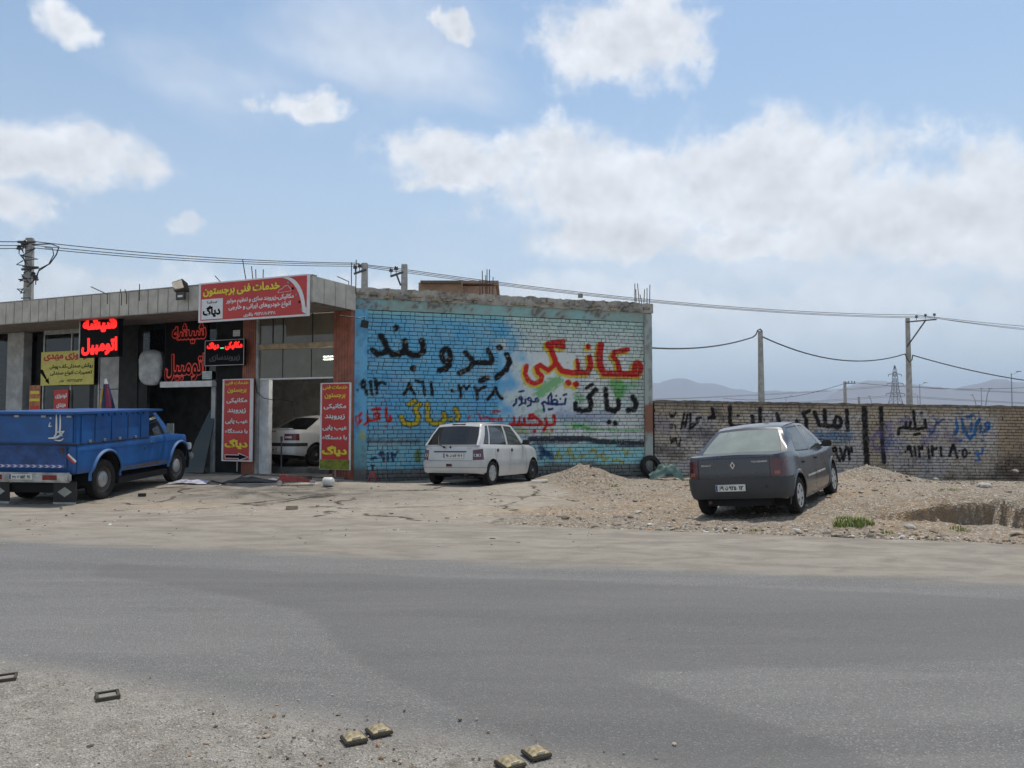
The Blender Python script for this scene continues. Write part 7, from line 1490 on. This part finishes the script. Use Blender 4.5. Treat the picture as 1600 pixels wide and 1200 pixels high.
# far lattice pylon
def pylon(px, ytop, Y):
    t = at_depth(px, ytop, Y); H = t.z; o = wroot('pylon', Vector((t.x, t.y, 0)), 'distant steel lattice power pylon beyond the long wall', 'pylon'); b = MB()
    lv = [(0, 4.6), (H * .45, 1.9), (H * .62, 1.25), (H * .78, 1.0), (H * .9, .7), (H, .12)]; C = lambda z, w: [Vector((t.x + sx * w, t.y + sy * w, z)) for sx, sy in ((-1, -1), (1, -1), (1, 1), (-1, 1))]
    for (z0, w0), (z1, w1) in zip(lv[:-1], lv[1:]):
        n = max(1, round((z1 - z0) / 3.2))
        for k in range(n):
            a0, a1 = k / n, (k + 1) / n; A = C(z0 + (z1 - z0) * a0, w0 + (w1 - w0) * a0); D = C(z0 + (z1 - z0) * a1, w0 + (w1 - w0) * a1)
            for i in range(4): b.tube([A[i], D[i]], .13, 4); b.tube([A[i], D[(i + 1) % 4]], .08, 4); b.tube([A[(i + 1) % 4], D[i]], .08, 4)
    b.build('tower', M_iron, o)
    for k, (z, w) in enumerate(((H * .50, 5.0), (H * .68, 4.4), (H * .84, 3.6))):
        b = MB()
        for sd in (-1, 1): b.tube([Vector((t.x, t.y, z + 1.0)), Vector((t.x + sd * w, t.y, z))], .10, 4); b.tube([Vector((t.x, t.y, z - .2)), Vector((t.x + sd * w, t.y, z))], .10, 4)
        ca = b.build('crossarm', M_iron, o)
        for sd in (-1, 1): b = MB(); b.tube([Vector((t.x + sd * w, t.y, z)), Vector((t.x + sd * w, t.y, z - 1.2))], .14, 5); b.build('insulator', M_ins, ca)
    return [Vector((t.x + sd * w, t.y, z - 1.2)) for z, w in ((H * .50, 5.0), (H * .68, 4.4)) for sd in (-1, 1)]
ends = pylon(1398, 571, 420)
for k, e in enumerate(ends): wire(span(e + Vector((-420, 60, 2)), e, 9, 12) + span(e, e + Vector((330, -40, -2)), 6, 10)[1:], .09, 'hair-thin power line strung across the far lattice pylon', 'pylon lines')
M_lampp = mat('grey_lamp_post', (.30, .31, .32), .6, .4)
def street_lamp(px, ytop, Y, arm, label, curved=False):
    t = at_depth(px, ytop, Y); o = wroot('street_lamp', Vector((t.x, t.y, 0)), label, 'street lamp', 'far street lamps'); a = arm / F * Y; b = MB()
    if curved: b.tube([Vector((t.x - a, t.y, 0)), Vector((t.x - a * .9, t.y, t.z * .5)), Vector((t.x - a * .5, t.y, t.z * .85)), t], [.12, .10, .08, .06], 6); b.build('post', M_lampp, o); e = t
    else:
        b.tube([Vector((t.x, t.y, 0)), t], [.11, .07], 6); b.build('post', M_lampp, o); e = t + Vector((a, 0, abs(a) * .22)); b = MB(); b.tube([t - Vector((0, 0, .3)), e], .045, 5); b.build('arm', M_lampp, o)
    b = MB(); b.box(e, (.75, .28, .12)); b.build('lamp_head', M_lampp, o, bevel=.03)
street_lamp(1580, 583, 125, 12, 'tallest street lamp with arm to the right near the right edge'); street_lamp(1437, 600, 160, 9, 'street lamp just right of the armed concrete pole'); street_lamp(1533, 607, 190, 0.5, 'straight street lamp between two curved ones'); street_lamp(1547, 607, 150, 9, 'curved street lamp bending to the right', True); street_lamp(1519, 617, 170, -8, 'curved street lamp bending to the left', True); street_lamp(1358, 619, 200, -6, 'short curved street lamp left of the pylon', True); street_lamp(1228, 620, 220, 8, 'tiny street lamp left of the small crossarm pole'); street_lamp(1434, 617, 230, -5, 'lower lamp with left arm beside the armed concrete pole')
pole(1320, 596, 95, .3, .4, 'small far pole with flat crossarm left of the pylon', [((1320, 599), (1337, 599), ((1326, 597), (1331, 597), (1335, 597)))]); pole(1342, 620, 120, .3, .36, 'short far pole stub just above the long wall')
wire(span(at_depth(1337, 598, 95), at_depth(1640, 603, 110), .6, 16), .03, 'thin far wire from the small crossarm pole to the right edge'); wire(span(at_depth(1130, 622, 110), at_depth(1326, 597, 95), 1.0, 14), .03, 'thin far wire rising from behind the wall to the small crossarm pole')
# building behind the roof
bb = wroot('brick_building', Vector((-3, 46, 0)), 'tan brick building top showing behind the mural wall', 'building'); M_tan = mat('tan_brick_far', (.34, .22, .14), .9, var=.1, scale=2)
YB = 45.0
def blk(px0, px1, py, y0, y1, m, nm, z0=0):
    a, c = at_depth(px0, py, YB), at_depth(px1, py, YB); b = MB(); b.box(((a.x + c.x) / 2, YB + (y0 + y1) / 2, (a.z + z0) / 2), (c.x - a.x, y1 - y0, a.z - z0)); return b.build(nm, m, bb)
blk(654, 722, 441.5, 0, 8, M_tan, 'wall'); blk(722, 774, 443, .8, 8, mat('pinkish_render', (.42, .28, .20), .9, var=.08), 'stair_tower'); a = at_depth(657, 438.5, YB - .2); c = at_depth(720, 441, YB - .2)
b = MB(); b.box(((a.x + c.x) / 2, YB + 4, c.z + .02), (c.x - a.x, 8.6, .14)); b.build('roof_coping', mat('dark_coping', (.16, .11, .07), .8), bb)
b = MB(); a = at_depth(722, 441, YB + .5); c = at_depth(775, 443, YB + .5); b.box(((a.x + c.x) / 2, YB + 4.2, c.z + .08), (c.x - a.x + .3, 7.6, .16)); b.build('tower_coping', M_tan, bb)

# ================================================================== AIR: thin haze in which the far ridges fade
def make_haze():
    m = bpy.data.materials.new('haze_air'); m.use_nodes = True; T = NT(m.node_tree)
    v = T.n('ShaderNodeVolumePrincipled', {'Color': (.62, .77, 1.0), 'Density': HAZE_D, 'Anisotropy': .3})
    T.n('ShaderNodeOutputMaterial', {'Volume': v})
    b = MB(); b.box((0, 4200, 220), (13000, 9200, 450)); o = b.build('haze', m); o['kind'] = 'stuff'; o['label'] = 'thin pale blue summer haze filling the open distance'; o['category'] = 'haze'
HAZE_D = 1.7e-4
make_haze()

bpy.data.scenes.remove(TMPS)
